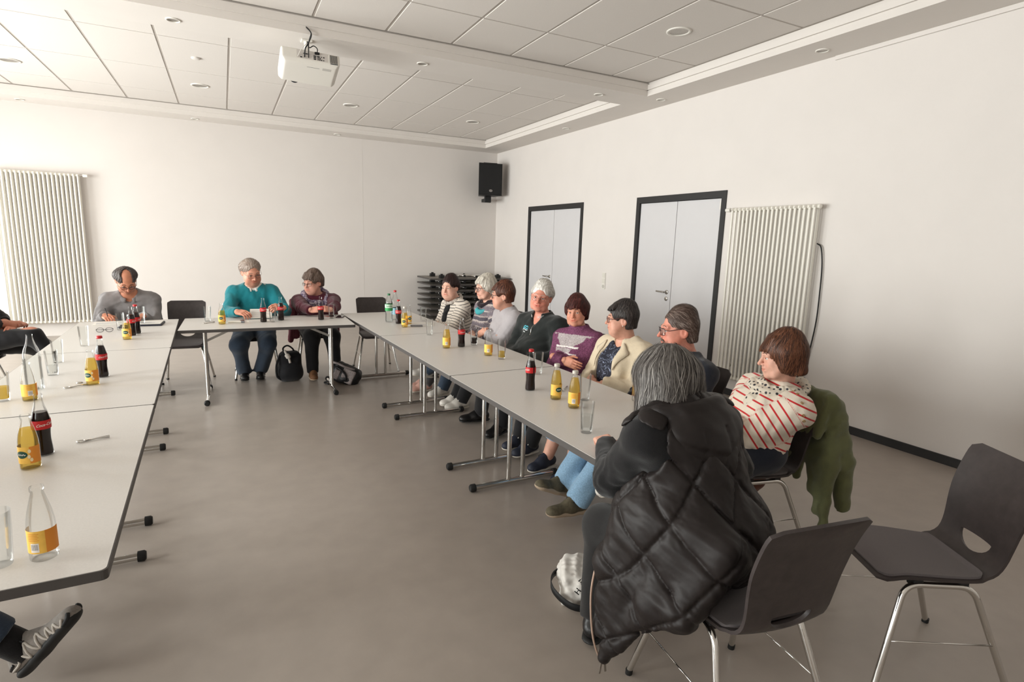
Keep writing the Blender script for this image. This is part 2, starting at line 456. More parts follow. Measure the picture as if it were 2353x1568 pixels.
def dotted(name, base, dot, scale, thr=0.3, rand=0.25):
    m = bpy.data.materials.new('cloth_' + name); m.use_nodes = True; nt = m.node_tree; N = nt.nodes; L = nt.links; b = N['Principled BSDF']
    b.inputs['Roughness'].default_value = 0.7
    tc = N.new('ShaderNodeTexCoord'); v = N.new('ShaderNodeTexVoronoi'); v.inputs['Scale'].default_value = scale; v.inputs['Randomness'].default_value = rand; L.new(tc.outputs['Object'], v.inputs['Vector'])
    mr = N.new('ShaderNodeMapRange'); mr.inputs[1].default_value = thr - 0.04; mr.inputs[2].default_value = thr + 0.04; L.new(v.outputs['Distance'], mr.inputs[0])
    mx = N.new('ShaderNodeMix'); mx.data_type = 'RGBA'; L.new(mr.outputs[0], mx.inputs[0]); mx.inputs[6].default_value = (*lin(dot), 1); mx.inputs[7].default_value = (*lin(base), 1)
    L.new(mx.outputs[2], b.inputs['Base Color']); return m
def marbled(name, c0, c1, scale=30, dist=2.0, lo=0.45, hi=0.55):
    m = bpy.data.materials.new('cloth_' + name); m.use_nodes = True; nt = m.node_tree; N = nt.nodes; L = nt.links; b = N['Principled BSDF']
    b.inputs['Roughness'].default_value = 0.85
    tc = N.new('ShaderNodeTexCoord'); v = N.new('ShaderNodeTexNoise'); v.inputs['Scale'].default_value = scale; v.inputs['Detail'].default_value = 3; v.inputs['Distortion'].default_value = dist; L.new(tc.outputs['Object'], v.inputs['Vector'])
    mr = N.new('ShaderNodeMapRange'); mr.inputs[1].default_value = lo; mr.inputs[2].default_value = hi; L.new(v.outputs[0], mr.inputs[0])
    mx = N.new('ShaderNodeMix'); mx.data_type = 'RGBA'; L.new(mr.outputs[0], mx.inputs[0]); mx.inputs[6].default_value = (*lin(c0), 1); mx.inputs[7].default_value = (*lin(c1), 1)
    L.new(mx.outputs[2], b.inputs['Base Color']); return m
def line_print(name, base, ink, scale=16):
    """dark cloth with thin wandering pale lines"""
    m = bpy.data.materials.new('cloth_' + name); m.use_nodes = True; nt = m.node_tree; N = nt.nodes; L = nt.links; b = N['Principled BSDF']
    b.inputs['Roughness'].default_value = 0.8
    tc = N.new('ShaderNodeTexCoord'); v = N.new('ShaderNodeTexNoise'); v.inputs['Scale'].default_value = scale; v.inputs['Detail'].default_value = 1.0; v.inputs['Distortion'].default_value = 1.2; L.new(tc.outputs['Object'], v.inputs['Vector'])
    s = N.new('ShaderNodeMath'); s.operation = 'SUBTRACT'; s.inputs[1].default_value = 0.55; L.new(v.outputs[0], s.inputs[0]); ab = N.new('ShaderNodeMath'); ab.operation = 'ABSOLUTE'; L.new(s.outputs[0], ab.inputs[0])
    mr = N.new('ShaderNodeMapRange'); mr.inputs[1].default_value = 0.008; mr.inputs[2].default_value = 0.016; L.new(ab.outputs[0], mr.inputs[0])
    mx = N.new('ShaderNodeMix'); mx.data_type = 'RGBA'; L.new(mr.outputs[0], mx.inputs[0]); mx.inputs[6].default_value = (*lin(ink), 1); mx.inputs[7].default_value = (*lin(base), 1)
    L.new(mx.outputs[2], b.inputs['Base Color']); return m
M_SKIN = attr_mat('skin', 0.5, bump=0.06, bscale=500, sss=0.08, noise=0.06, nscale=45, spec=0.35)
M_HAIR = attr_mat('hair', 0.5, spec=0.35)
M_EYE = mat('eye_white', (214, 206, 198), 0.2)
M_IRIS = mat('eye_iris', (62, 52, 44), 0.2)
M_LENS = glass_mat('spectacle_lens', (0.96, 0.97, 0.97))

# ================================================================= THE ROOM
struct(MB().box((XL, YF, -0.12), (XR + 0.25, YB, 0.0)).build('floor', M_FLOOR), 'grey linoleum floor with a satin sheen', 'floor')

# back wall (with a faint vertical board joint) and wall behind the camera
wb = MB().box((XL - 0.25, YB, -0.12), (XR + 0.25, YB + 0.2, 3.7)).build('wall_back', M_WALL)
struct(wb, 'white painted back wall', 'wall')
struct(MB().box((XL - 0.25, YF - 0.2, -0.12), (XR + 0.25, YF, 3.7)).build('wall_front', M_WALL), 'white painted wall behind the viewer', 'wall')
jt = MB().box((2.25, YB - 0.0016, 0.07), (2.256, YB + 0.01, 3.27)).build('joint_strip', mat('wall_joint', (219, 214, 208), 0.85), wb)

# right wall with two door openings
DOORS = [(7.31, 9.05, 8.183), (4.55, 6.055, 5.314)]; DH = 2.21
m = MB(); ys = [YF, 4.55, 6.055, 7.31, 9.05, YB]
m.box((XR, YF, -0.12), (XR + 0.2, 4.55, 3.7)); m.box((XR, 6.055, -0.12), (XR + 0.2, 7.31, 3.7)); m.box((XR, 9.05, -0.12), (XR + 0.2, YB, 3.7))
m.box((XR, 4.55, DH), (XR + 0.2, 6.055, 3.7)); m.box((XR, 7.31, DH), (XR + 0.2, 9.05, 3.7))
struct(m.build('wall_right', M_WALL), 'white painted long wall on the right', 'wall')

# left (window) wall, outside the picture
m = MB(); y = YF
for (y0, y1, z0, z1) in WINDOWS:
    m.box((XL - 0.2, y, -0.12), (XL, y0, 3.7)); m.box((XL - 0.2, y0, -0.12), (XL, y1, z0)); m.box((XL - 0.2, y0, z1), (XL, y1, 3.7)); y = y1
m.box((XL - 0.2, y, -0.12), (XL, YB, 3.7))
struct(m.build('wall_left', M_WALL), 'white painted window wall on the left', 'wall')
for i, (y0, y1, z0, z1) in enumerate(WINDOWS):
    m = MB(); x0, x1 = XL - 0.09, XL - 0.03; b = 0.06
    m.box((x0, y0, z0), (x1, y0 + b, z1)); m.box((x0, y1 - b, z0), (x1, y1, z1)); m.box((x0, y0 + b, z0), (x1, y1 - b, z0 + b)); m.box((x0, y0 + b, z1 - b), (x1, y1 - b, z1))
    m.box((x0, (y0 + y1) / 2 - 0.04, z0 + b), (x1, (y0 + y1) / 2 + 0.04, z1 - b))
    w = m.build('window_%d' % (i + 1), M_WHITEPL)
    struct(w, 'tall white framed window in the left wall', 'window')
    for ya, yb in ((y0 + b, (y0 + y1) / 2 - 0.04), ((y0 + y1) / 2 + 0.04, y1 - b)):
        box('pane', (XL - 0.065, ya, z0 + b), (XL - 0.059, yb, z1 - b), glass_mat('window_glass', (0.97, 0.99, 0.98)), w)

# baseboards
def baseboard(name, segs):
    m = MB()
    for lo, hi in segs: m.box(lo, hi)
    struct(m.build(name, M_BLACKTRIM), 'low black skirting board', 'baseboard')
baseboard('baseboard_right', [((XR - 0.014, YF, 0), (XR, 4.55, 0.07)), ((XR - 0.014, 6.055, 0), (XR, 7.31, 0.07)), ((XR - 0.014, 9.05, 0), (XR, YB, 0.07))])

# doors: dark frame, two grey leaves, lever handle and lock rosette
for i, (y0, y1, ym) in enumerate(DOORS):
    d = empty('door_%d' % (i + 1), (XR, (y0 + y1) / 2, 0)); hw = (y1 - y0) / 2; c = (y0 + y1) / 2
    struct(d, ['narrow looking grey double door nearer the corner', 'grey double door beside the radiator'][i], 'door')
    fw = 0.065
    m = MB(); m.box((-0.012, -hw, 0), (0.07, -hw + fw, DH)); m.box((-0.012, hw - fw, 0), (0.07, hw, DH)); m.box((-0.012, -hw + fw, DH - fw - 0.01), (0.07, hw - fw, DH))
    m.build('door_frame', M_BLACKTRIM, d)
    for (a, b) in ((-hw + fw + 0.004, ym - c - 0.004), (ym - c + 0.004, hw - fw - 0.004)):
        lf = MB().box((0.012, a, 0.008), (0.052, b, DH - fw - 0.016), 0.002).build('door_leaf', M_DOOR, d)
        if a > -0.2:   # active leaf (the one nearer the back wall) carries the lever
            m = MB(); hy = a + 0.065; hz = 1.03
            m.lathe([(0.026, 0), (0.026, 0.008), (0.022, 0.011)], 16, M=Matrix.Translation((0.012, hy, hz)) @ Matrix.Rotation(-PI / 2, 4, 'Y'))
            m.tube(fillet([(0.012, hy, hz), (-0.045, hy, hz), (-0.047, hy + 0.13, hz + 0.004)], 0.022), 0.0095, 10)
            m.build('lever_handle', M_STEEL, lf, smooth=True, auto=50)
            m = MB(); m.lathe([(0.026, 0), (0.026, 0.008), (0.018, 0.011)], 16, M=Matrix.Translation((0.012, hy, hz - 0.082)) @ Matrix.Rotation(-PI / 2, 4, 'Y'))
            m.build('lock_rosette', M_STEEL, lf, smooth=True, auto=50)
    m = MB(); m.box((0.055, -hw + fw, 0.0), (0.07, hw - fw, DH - fw)); m.build('rebate', M_BLACKTRIM, d)
    if i == 1:
        box('latch_plate', (0.008, -hw + fw + 0.02, DH - 0.2), (0.0125, -hw + fw + 0.035, DH - 0.10), M_WHITEPL, d)

# ---- ceiling: plaster soffit with two recessed trays of acoustic tiles
TR = [(-4.12, 4.42, 5.92, 9.96), (-4.12, 4.43, 1.40, 5.44)]        # x0,x1,y0,y1 at soffit height
m = MB(); zt = 3.72
m.box((XL, 9.96, HC), (XR, YB, zt)); m.box((XL, 5.44, HC), (XR, 5.92, zt)); m.box((XL, YF, HC), (XR, 1.40, zt))
for (x0, x1, y0, y1) in TR:
    m.box((XL, y0, HC), (x0, y1, zt)); m.box((x1, y0, HC), (XR, y1, zt))
ceiling = m.build('ceiling', M_CEIL)
struct(ceiling, 'white plaster ceiling with two recessed tile trays', 'ceiling')
for (x0, x1, y0, y1) in TR:
    # stepped fascia: a set-back upper strip above the plaster lip leaves a shadow line
    m = MB(); a, b = 0.055, 0.020
    z0, z1 = HC + 0.058, HC + 0.062
    for (lo, hi) in (((x0, y0, z1), (x0 + b, y1, HT + 0.006)), ((x1 - b, y0, z1), (x1, y1, HT - 0.022)), ((x0, y0, z1), (x1, y0 + b, HT + 0.006)), ((x0, y1 - b, z1), (x1, y1, HT - 0.01))):
        m.box(lo, hi)
    m.build('fascia_strip', M_CEIL, ceiling)
    MB().box((x0, y0, HT + 0.005), (x1, y1, HT + 0.06)).build('tile_backing', M_JOINT, ceiling)
tile_cache = {}
def tiles(x0, x1, y0, y1, ylines):
    gx = [x0 + 0.021] + [0.151 + 0.625 * k for k in range(-8, 8) if x0 + 0.1 < 0.151 + 0.625 * k < x1 - 0.1] + [x1 - 0.021]
    gy = [y0 + 0.021] + ylines + [y1 - 0.021]
    for a, b in zip(gx, gx[1:]):
        for c, d in zip(gy, gy[1:]):
            w, l = b - a - 0.024, d - c - 0.020
            key = (round(w, 3), round(l, 3))
            if key not in tile_cache:
                o = MB().box((-w / 2, -l / 2, 0), (w / 2, l / 2, 0.02), 0.002).build('tile', M_TILE, ceiling); tile_cache[key] = o.data
            else:
                o = bpy.data.objects.new('tile', tile_cache[key]); COL.objects.link(o); o.parent = ceiling
            o.location = ((a + b) / 2, (c + d) / 2, HT)
tiles(*TR[0], [6.69, 7.94, 9.22])
tiles(*TR[1], [2.22, 3.46, 4.68])

# downlights (switched off): large ones in the tiles, small ones in the plaster
def downlight(x, y, z, r, label, group):
    e = empty('downlight', (x, y, z))
    MB().lathe([(r, 0.0), (r, -0.006), (r * 0.86, -0.009), (r * 0.8, -0.004), (r * 0.78, -0.001)], 28, capb=False, capt=False).build('rim', M_WHITEPL, e, True)
    MB().lathe([(r * 0.79, -0.002), (r * 0.55, 0.0), (r * 0.2, -0.0005)], 24, capb=False).build('reflector', mat('downlight_reflector', (150, 146, 140), 0.25, 0.9), e, True)
    return tag(e, label, 'downlight', group)
for (x, y, t) in [(-2.034, 8.59, 'large recessed downlight near the left picture edge of the far tile tray'), (-0.164, 8.59, 'large recessed downlight left of the projector in the far tile tray'),
                  (1.704, 8.56, 'large recessed downlight right of the projector in the far tile tray'), (3.581, 8.58, 'large recessed downlight nearest the back right corner of the far tile tray'),
                  (3.594, 4.055, 'large recessed downlight in the near tile tray above the right side')]:
    downlight(x, y, HT - 0.0, 0.105, t, 'large downlights in the ceiling tiles')
for (x, y, t) in [(-0.273, 5.688, 'small downlight in the ceiling beam left of the projector'), (1.829, 5.686, 'small downlight in the ceiling beam right of the projector'), (3.921, 5.679, 'small downlight at the right end of the ceiling beam'),
                  (4.655, 5.464, 'small downlight in the right soffit beside the beam end'), (4.65, 3.44, 'small downlight in the right soffit nearest the viewer'), (4.65, 7.54, 'small downlight in the right soffit of the far tray'),
                  (-0.292, 10.23, 'small downlight in the back soffit left of the middle'), (-2.362, 10.22, 'small downlight in the back soffit at the left edge'), (1.8, 10.23, 'small downlight in the back soffit right of the middle')]:
    downlight(x, y, HC, 0.055, t, 'small downlights in the plaster soffit')
e = empty('smoke_detector', (-0.164, 7.30, HT)); tag(e, 'small round white smoke detector between two ceiling tiles joints', 'smoke detector')
MB().lathe([(0.045, 0), (0.045, -0.008), (0.038, -0.014), (0.026, -0.016), (0.012, -0.018)], 24, capb=False).build('housing', M_TILE, e, True, auto=40)
# screen rail along the top of the right wall
struct(MB().box((XR - 0.018, YF, 3.246), (XR, 3.47, HC), 0.003).build('trim_1', M_WALL), 'thin white rail under the ceiling on the right wall', 'trim')

# ---------------------------------------------------------------- radiators
def radiator(name, loc, rz, n, z0, z1, label, valve_side, pitch=0.05):
    e = empty(name, loc, rz); tag(e, label, 'radiator', 'tall white column radiators')
    # local: x along the wall, y=0 wall, -y into the room
    H = z1 - z0; w = n * pitch
    m = MB()
    for yy in (-0.05, -0.105):
        m.tube(fillet([(0, yy, z0 + 0.035), (0, yy, z1 - 0.035)], 0.01), 0.0125, 8, cap=True)
    for zz in (z0 + 0.03, z1 - 0.03):
        m.tube([(0, -0.03, zz), (0, -0.05, zz), (0, -0.078, zz), (0, -0.105, zz), (0, -0.125, zz)], [0.006, 0.017, 0.02, 0.017, 0.006], 8)
        m.tube([(-pitch / 2, -0.078, zz), (pitch / 2, -0.078, zz)], 0.021, 10, cap=False)
    proto = m.build('column', M_RAD, e, True, auto=60)
    proto.location.x = pitch / 2
    for k in range(1, n):
        o = proto.copy(); COL.objects.link(o); o.parent = e; o.location.x = pitch * (k + 0.5)
    for xx in (0.12, w - 0.12):
        for zz in (z0 + 0.15, z1 - 0.15):
            MB().box((xx - 0.012, -0.05, zz - 0.012), (xx + 0.012, 0.0, zz + 0.012)).build('wall_bracket', M_RAD, e)
    m = MB(); zz = z1 - 0.03; s = valve_side
    xa = w if s > 0 else 0.0
    m.tube([(xa, -0.078, zz), (xa + s * 0.03, -0.078, zz)], 0.012, 10)
    m.build('valve_body', M_CHROME, e, True, auto=50)
    m = MB(); m.tube([(xa + s * 0.028, -0.078, zz), (xa + s * 0.034, -0.078, zz), (xa + s * 0.085, -0.078, zz), (xa + s * 0.09, -0.078, zz)], [0.018, 0.023, 0.02, 0.012], 14)
    m.build('thermostat_head', M_WHITEPL, e, True, auto=50)
    m = MB(); xb = 0.0 if s > 0 else w
    m.tube([(xb, -0.078, zz), (xb - s * 0.012, -0.078, zz), (xb - s * 0.02, -0.078, zz)], [0.02, 0.022, 0.012], 12); m.build('end_plug', M_RAD, e, True, auto=50)
    return e
radiator('column_radiator', (-2.80, YB, 0), 0.0, 20, 0.19, 2.37, 'tall white column radiator on the back wall at the left edge', 1)
# right wall: local x runs towards -y of the room (rz = -90)
radiator('column_radiator', (XR, 4.385, 0), -PI / 2, 20, 0.19, 2.02, 'tall white column radiator on the right wall beside the double door', -1, 0.0492)

# black cable hanging behind the right radiator
c = MB().tube(spline([(XR - 0.02, 3.42, 1.66), (XR - 0.025, 3.372, 1.62), (XR - 0.02, 3.345, 1.45), (XR - 0.02, 3.335, 1.2), (XR - 0.02, 3.335, 0.95), (XR - 0.02, 3.36, 0.7), (XR - 0.02, 3.40, 0.45), (XR - 0.02, 3.41, 0.3)], 6), 0.006, 8).build('cable', M_RUBBER, None, True)
tag(c, 'black cable hanging down beside the right wall radiator', 'cable')

# switch strip and sockets
def wall_plate(y, z0, z1, n, label, cat, kind):
    e = empty('switch_strip' if kind == 'switch' else 'wall_socket', (XR, y, z0)); tag(e, label, cat)
    H = z1 - z0; W = 0.075
    MB().box((-0.012, -W / 2, 0), (0, W / 2, H), 0.003).build('frame', M_WHITEPL, e)
    for k in range(n):
        a = H * k / n + 0.006; b = H * (k + 1) / n - 0.006
        if kind == 'switch' and k > 0:
            MB().box((-0.017, -W / 2 + 0.007, a), (-0.012, W / 2 - 0.007, b), 0.002).build('rocker', mat('switch_white', (214, 210, 200), 0.4), e)
        else:
            MB().lathe([(0.026, 0), (0.026, 0.003), (0.021, 0.003), (0.020, 0.0005)], 18, M=Matrix.Translation((-0.012, 0, (a + b) / 2)) @ Matrix.Rotation(-PI / 2, 4, 'Y')).build('socket_insert', mat('socket_grey', (190, 186, 178), 0.5), e, True, auto=40)
    return e
wall_plate(6.685, 0.955, 1.19, 3, 'narrow white switch strip on the wall between the doors', 'light switch', 'switch')
wall_plate(3.23, 0.24, 0.325, 1, 'white wall socket low on the right wall behind the striped sweater woman', 'socket', 'socket')
wall_plate(6.672, 0.22, 0.31, 1, 'white wall socket low between the doors beside the cream blazer shoulder', 'socket', 'socket')

# ---------------------------------------------------------------- loudspeaker in the corner
e = empty('loudspeaker', (4.53, 10.04, 2.43), R(-10)); tag(e, 'black loudspeaker mounted high in the back corner', 'loudspeaker')
m = MB(); m.prism([(-0.22, -0.17), (0.22, -0.17), (0.225, -0.15), (0.15, 0.17), (-0.15, 0.17), (-0.225, -0.15)], 0, 0.58); m.build('cabinet', M_BLACKPL, e)
MB().box((-0.21, -0.186, 0.02), (0.21, -0.168, 0.56), 0.008).build('grille', mat('speaker_grille', (16, 16, 17), 0.7, bump=0.6, bscale=900), e)
m = MB(); m.lathe([(0.026, 0), (0.026, 0.003)], 20, M=Matrix.Translation((0.0, -0.186, 0.085)) @ Matrix.Rotation(PI / 2, 4, 'X') @ Matrix.Diagonal((1.25, 0.85, 1, 1))); m.build('emblem', mat('emblem_silver', (176, 172, 168), 0.35, 0.6), e, True, auto=40)
m = MB()
for s in (-1, 1):
    m.tube([(s * 0.009 + 0.011 * math.cos(a) * s, -0.1895, 0.085 + 0.011 * math.sin(a)) for a in [R(t) for t in range(-130, 131, 20)]], 0.0025, 6)
m.build('emblem_mark', M_BLACKPL, e)
MB().box((-0.13, -0.14, 0.58), (0.13, 0.10, 0.592), 0.004).build('top_plate', M_BLACKPL, e)
m = MB(); m.box((-0.065, -0.02, -0.12), (0.055, 0.05, 0.0), 0.006); m.box((-0.04, 0.04, -0.1), (0.04, 0.36, -0.04)); m.build('wall_bracket', M_BLACKPL, e)

# ================================================================= PROJECTOR
def projector():
    e = empty('projector', (0.745, 5.62, HC)); tag(e, 'white ceiling projector hanging from the beam with cables plugged in', 'projector')
    MB().box((-0.045, -0.045, -0.012), (0.045, 0.045, 0.0), 0.003).build('ceiling_plate', M_WHITEPL, e)
    MB().tube([(0, 0, -0.01), (0, 0, -0.13)], 0.022, 14).build('drop_tube', M_WHITEPL, e, True, auto=50)
    MB().box((-0.16, -0.10, -0.145), (0.10, 0.06, -0.13), 0.003).build('mounting_arm', M_STEEL, e)
    # casing: rounded box, pitched so that the underside faces into the room
    T = Matrix.Translation((0.015, 0.02, -0.215)) @ Matrix.Rotation(R(-17), 4, 'X') @ Matrix.Rotation(R(1), 4, 'Y')
    W, D, Hh = 0.245, 0.17, 0.058
    F = Field((-W - 0.02, -D - 0.02, -Hh - 0.05), (W + 0.02, D + 0.02, Hh + 0.02), 0.006)
    F.box((0, 0, 0), (W, D, Hh), None, 0.012, 0.001)
    F.ell((0, 0, -0.02), (W * 1.08, D * 1.14, 0.072), None, 0.02)
    F.plane((0, -D, 0), (0, -1, 0)); F.plane((W, 0, 0), (1, 0, 0)); F.plane((-W, 0, 0), (-1, 0, 0)); F.plane((0, 0, Hh), (0, 0, 1)); F.plane((0, 0, -Hh - 0.001), (0, 0, -1))
    for sx in (1, -1):      # rounded side edges
        F.plane((sx * (W - 0.012), -D, -Hh), (sx * 0.75, -0.35, -0.6)); F.plane((sx * (W - 0.012), -D, 0), (sx * 0.8, -0.6, 0)); F.plane((sx * W, 0, -Hh + 0.03), (sx * 0.7, 0, -0.7))
    F.plane((0, -D, -Hh + 0.022), (0, -0.7, -0.7))
    V, Q = F.mesh(); V = smoothV(V, Q, 4, 0.5)
    Vw = np.array([tuple(T @ Vector(tuple(p))) for p in V]); body = np_obj('casing', Vw, Q, M_WHITEPL, e)
    def on(lo, hi, name, mm, par=body, bev=0.0):
        o = MB().box(lo, hi, bev).xf(T).build(name, mm, par); return o
    yb = -D
    on((-0.118, yb - 0.0015, -0.028), (0.135, yb + 0.002, 0.046), 'connector_panel', mat('panel_grey', (206, 200, 194), 0.5), e)
    dark = mat('port_dark', (30, 32, 36), 0.5)
    m = MB()
    for z0, xs in ((0.012, [(-0.062, .010), (-0.045, .018), (-0.022, .006)]), (0.004, [(0.02, .022), (0.05, .022), (0.082, .006), (0.1, .010)]), (-0.010, [(0.02, .02), (0.052, .01), (0.068, .01)]), (-0.024, [(-0.09, .015), (0.02, .02), (0.052, .009), (0.066, .009), (0.082, .008), (0.1, .006)])):
        for x, w in xs: m.box((x, yb - 0.0045, z0), (x + w, yb - 0.001, z0 + 0.009))
    m.xf(T).build('port_row', dark, e)['kind'] = 'stuff'
    m = MB()
    for k in range(7): m.box((0.158 + k * 0.0095, yb - 0.003, -0.028), (0.162 + k * 0.0095, yb + 0.001, 0.044))
    m.box((0.16, yb - 0.003, -0.038), (0.222, yb + 0.001, -0.033)); m.xf(T).build('vent_slots', dark, e)
    m = MB()
    for k in range(4): m.box((-0.228 + k * 0.009, yb + 0.004 - k * 0.001, -0.015), (-0.224 + k * 0.009, yb + 0.012, 0.046))
    m.xf(T).build('side_vent', dark, e)
    m = MB(); m.box((-0.03, -0.105, -Hh - 0.0012), (0.075, -0.101, -Hh + 0.002)); m.xf(T).build('lid_seam', dark, e)
    m = MB(); m.box((0.10, -0.12, -Hh - 0.0012), (0.175, -0.085, -Hh + 0.002)); m.xf(T).build('rating_sticker', mat('sticker_grey', (190, 186, 180), 0.5), e)
    m = MB(); m.tube([T @ Vector((-0.105, 0.17, -0.01)), T @ Vector((-0.105, 0.20, -0.01))], 0.04, 20); m.build('lens', dark, e, True, auto=50)
    # cables belong to it: two plugged cords up to the tray edge, a power plug, a thin white lead
    p1 = T @ Vector((-0.055, yb - 0.006, -0.018)); p2 = T @ Vector((-0.022, yb - 0.006, -0.018))
    top = Vector((-0.035, -0.165, 0.07))
    m = MB(); m.tube(spline([tuple(p1), (p1.x + 0.004, p1.y - 0.03, p1.z + 0.06), (-0.012, -0.19, -0.075), (0.012, -0.21, 0.0), tuple(top)], 6), 0.0055, 8)
    m.tube(spline([tuple(p2), (p2.x - 0.002, p2.y - 0.03, p2.z + 0.06), (-0.008, -0.185, -0.07), (0.012, -0.205, 0.0)], 6), 0.004, 8)
    m.build('cable', M_RUBBER, e, True)
    m = MB(); q = T @ Vector((0.05, yb - 0.006, 0.036))
    m.tube(spline([tuple(q), (q.x + 0.0, q.y - 0.02, q.z + 0.03), (q.x - 0.03, q.y - 0.02, q.z + 0.05), (0.0, -0.16, -0.10), (-0.015, -0.15, -0.05)], 6), 0.004, 8)
    m.box((q.x - 0.02, q.y - 0.012, q.z - 0.012), (q.x + 0.02, q.y + 0.004, q.z + 0.008), 0.003); m.build('power_plug', M_RUBBER, e)
    m = MB(); q = T @ Vector((-0.11, yb - 0.003, -0.02)); m.tube(spline([tuple(q), (q.x + 0.03, q.y - 0.02, q.z + 0.06), (-0.02, -0.17, -0.07)], 6), 0.003, 6); m.build('white_lead', M_WHITEPL, e, True)
projector()

# ================================================================= FOLDING TABLES
def make_table(L=1.6, W=0.8):
    e = empty('folding_table')
    # local x = length, y = width
    m = MB(); b = 0.004; z0, z1 = TT - 0.028, TT - 0.0015
    pts = []
    for cx, cy, a0 in ((L / 2 - 0.015, W / 2 - 0.015, 0), (-L / 2 + 0.015, W / 2 - 0.015, 90), (-L / 2 + 0.015, -W / 2 + 0.015, 180), (L / 2 - 0.015, -W / 2 + 0.015, 270)):
        for k in range(5): pts.append((cx + 0.015 * math.cos(R(a0 + k * 22.5)), cy + 0.015 * math.sin(R(a0 + k * 22.5))))
    MB().prism([(x * (1 - 0.003 / (L / 2)), y * (1 - 0.003 / (W / 2))) for x, y in pts], TT - 0.024, TT).build('tabletop', M_TABLE, e)
    n = len(pts); inn = [(x * (1 - 0.012 / (L / 2)), y * (1 - 0.012 / (W / 2))) for x, y in pts]
    V = [(x, y, z0) for x, y in pts] + [(x, y, z1) for x, y in pts] + [(x, y, z0) for x, y in inn] + [(x, y, z1) for x, y in inn]
    F = []
    for i in range(n):
        j = (i + 1) % n
        F += [(i, j, n + j, n + i), (2 * n + j, 2 * n + i, 3 * n + i, 3 * n + j), (n + i, n + j, 3 * n + j, 3 * n + i), (j, i, 2 * n + i, 2 * n + j)]
    m.add(V, F); m.build('edge_band', M_EDGE, e)
    for s in (-1, 1):
        x = s * (L / 2 - 0.19)
        for yy in (-0.052, 0.052):
            MB().tube([(x, yy, 0.03), (x, yy, TT - 0.03)], 0.0155, 12, cap=False).build('post', M_CHROME, e, True)
        fl = 0.315
        MB().tube([(x, -fl, 0.026), (x, fl, 0.026)], 0.0175, 12).build('foot_bar', M_CHROME, e, True, auto=50)
        for yy in (-1, 1):
            MB().tube([(x, yy * (fl - 0.02), 0.026), (x, yy * (fl + 0.008), 0.026), (x, yy * (fl + 0.016), 0.026)], [0.0255, 0.0255, 0.019], 14).build('end_cap', M_RUBBER, e, True, auto=50)
        m = MB(); m.box((x - 0.06, -0.10, TT - 0.06), (x + 0.045, 0.10, TT - 0.024), 0.006); m.build('hinge_block', M_BLACKPL, e)
        m = MB(); a = Vector((x - s * 0.01, 0.0, TT - 0.17)); b2 = Vector((x - s * 0.30, 0.0, TT - 0.03))
        d = (b2 - a).normalized(); nrm = Vector((-d.z, 0, d.x)) * 0.011; w = Vector((0, 0.004, 0))
        V = [a - nrm - w, a + nrm - w, b2 + nrm - w, b2 - nrm - w, a - nrm + w, a + nrm + w, b2 + nrm + w, b2 - nrm + w]
        m.add(V, [(0, 3, 2, 1), (4, 5, 6, 7), (0, 1, 5, 4), (1, 2, 6, 5), (2, 3, 7, 6), (3, 0, 4, 7)]); m.build('brace', mat('zinc_strip', (176, 174, 170), 0.4, 0.7), e)
        MB().tube([(x, -0.052, TT - 0.17), (x, 0.052, TT - 0.17)], 0.008, 8).build('cross_pin', M_CHROME, e, True)
    return e
tp = make_table()
GT = 'folding tables set up in a horseshoe'
def place_table(src, cx, cy, rz, label, first=False):
    o = src if first else copy_tree(src)
    o.location = (cx, cy, 0); o.rotation_euler = (0, 0, rz); tag(o, label, 'table', GT); return o
# left row (inner edge from (-0.309,1.632) to (-0.433,6.39)), right row (inner edge (1.251,3.309)...)
aL = math.atan2(4.76, -0.124); uL = Vector((math.cos(aL), math.sin(aL))); nL = Vector((uL.y, -uL.x))
def rowpos(p, u, nn, s, off): q = Vector(p) + u * s + nn * off; return q.x, q.y
lab = ['grey topped folding table nearest the viewer at the left edge', 'middle grey topped folding table of the left row', 'far grey topped folding table of the left row where the writing man sits']
for k in range(3):
    x, y = rowpos((-0.309, 1.632), uL, nL, 0.803 + 1.606 * k, -0.40)
    place_table(tp, x, y, aL, lab[k], k == 0)
aR = math.atan2(1.6, -0.053); uR = Vector((math.cos(aR), math.sin(aR))); nR = Vector((uR.y, -uR.x))
lab = ['grey topped folding table in front of the woman in the puffer vest', 'middle grey topped folding table of the right row', 'far grey topped folding table of the right row with the plastic bottles']
for k in range(3):
    x, y = rowpos((1.251, 3.309), uR, nR, -0.803 + 1.606 * k, 0.40)
    place_table(tp, x, y, aR, lab[k])
tb = make_table(1.535, 0.8)
place_table(tb, 0.372, 6.055, R(-1.2), 'grey topped folding table across the back between the two rows', True)

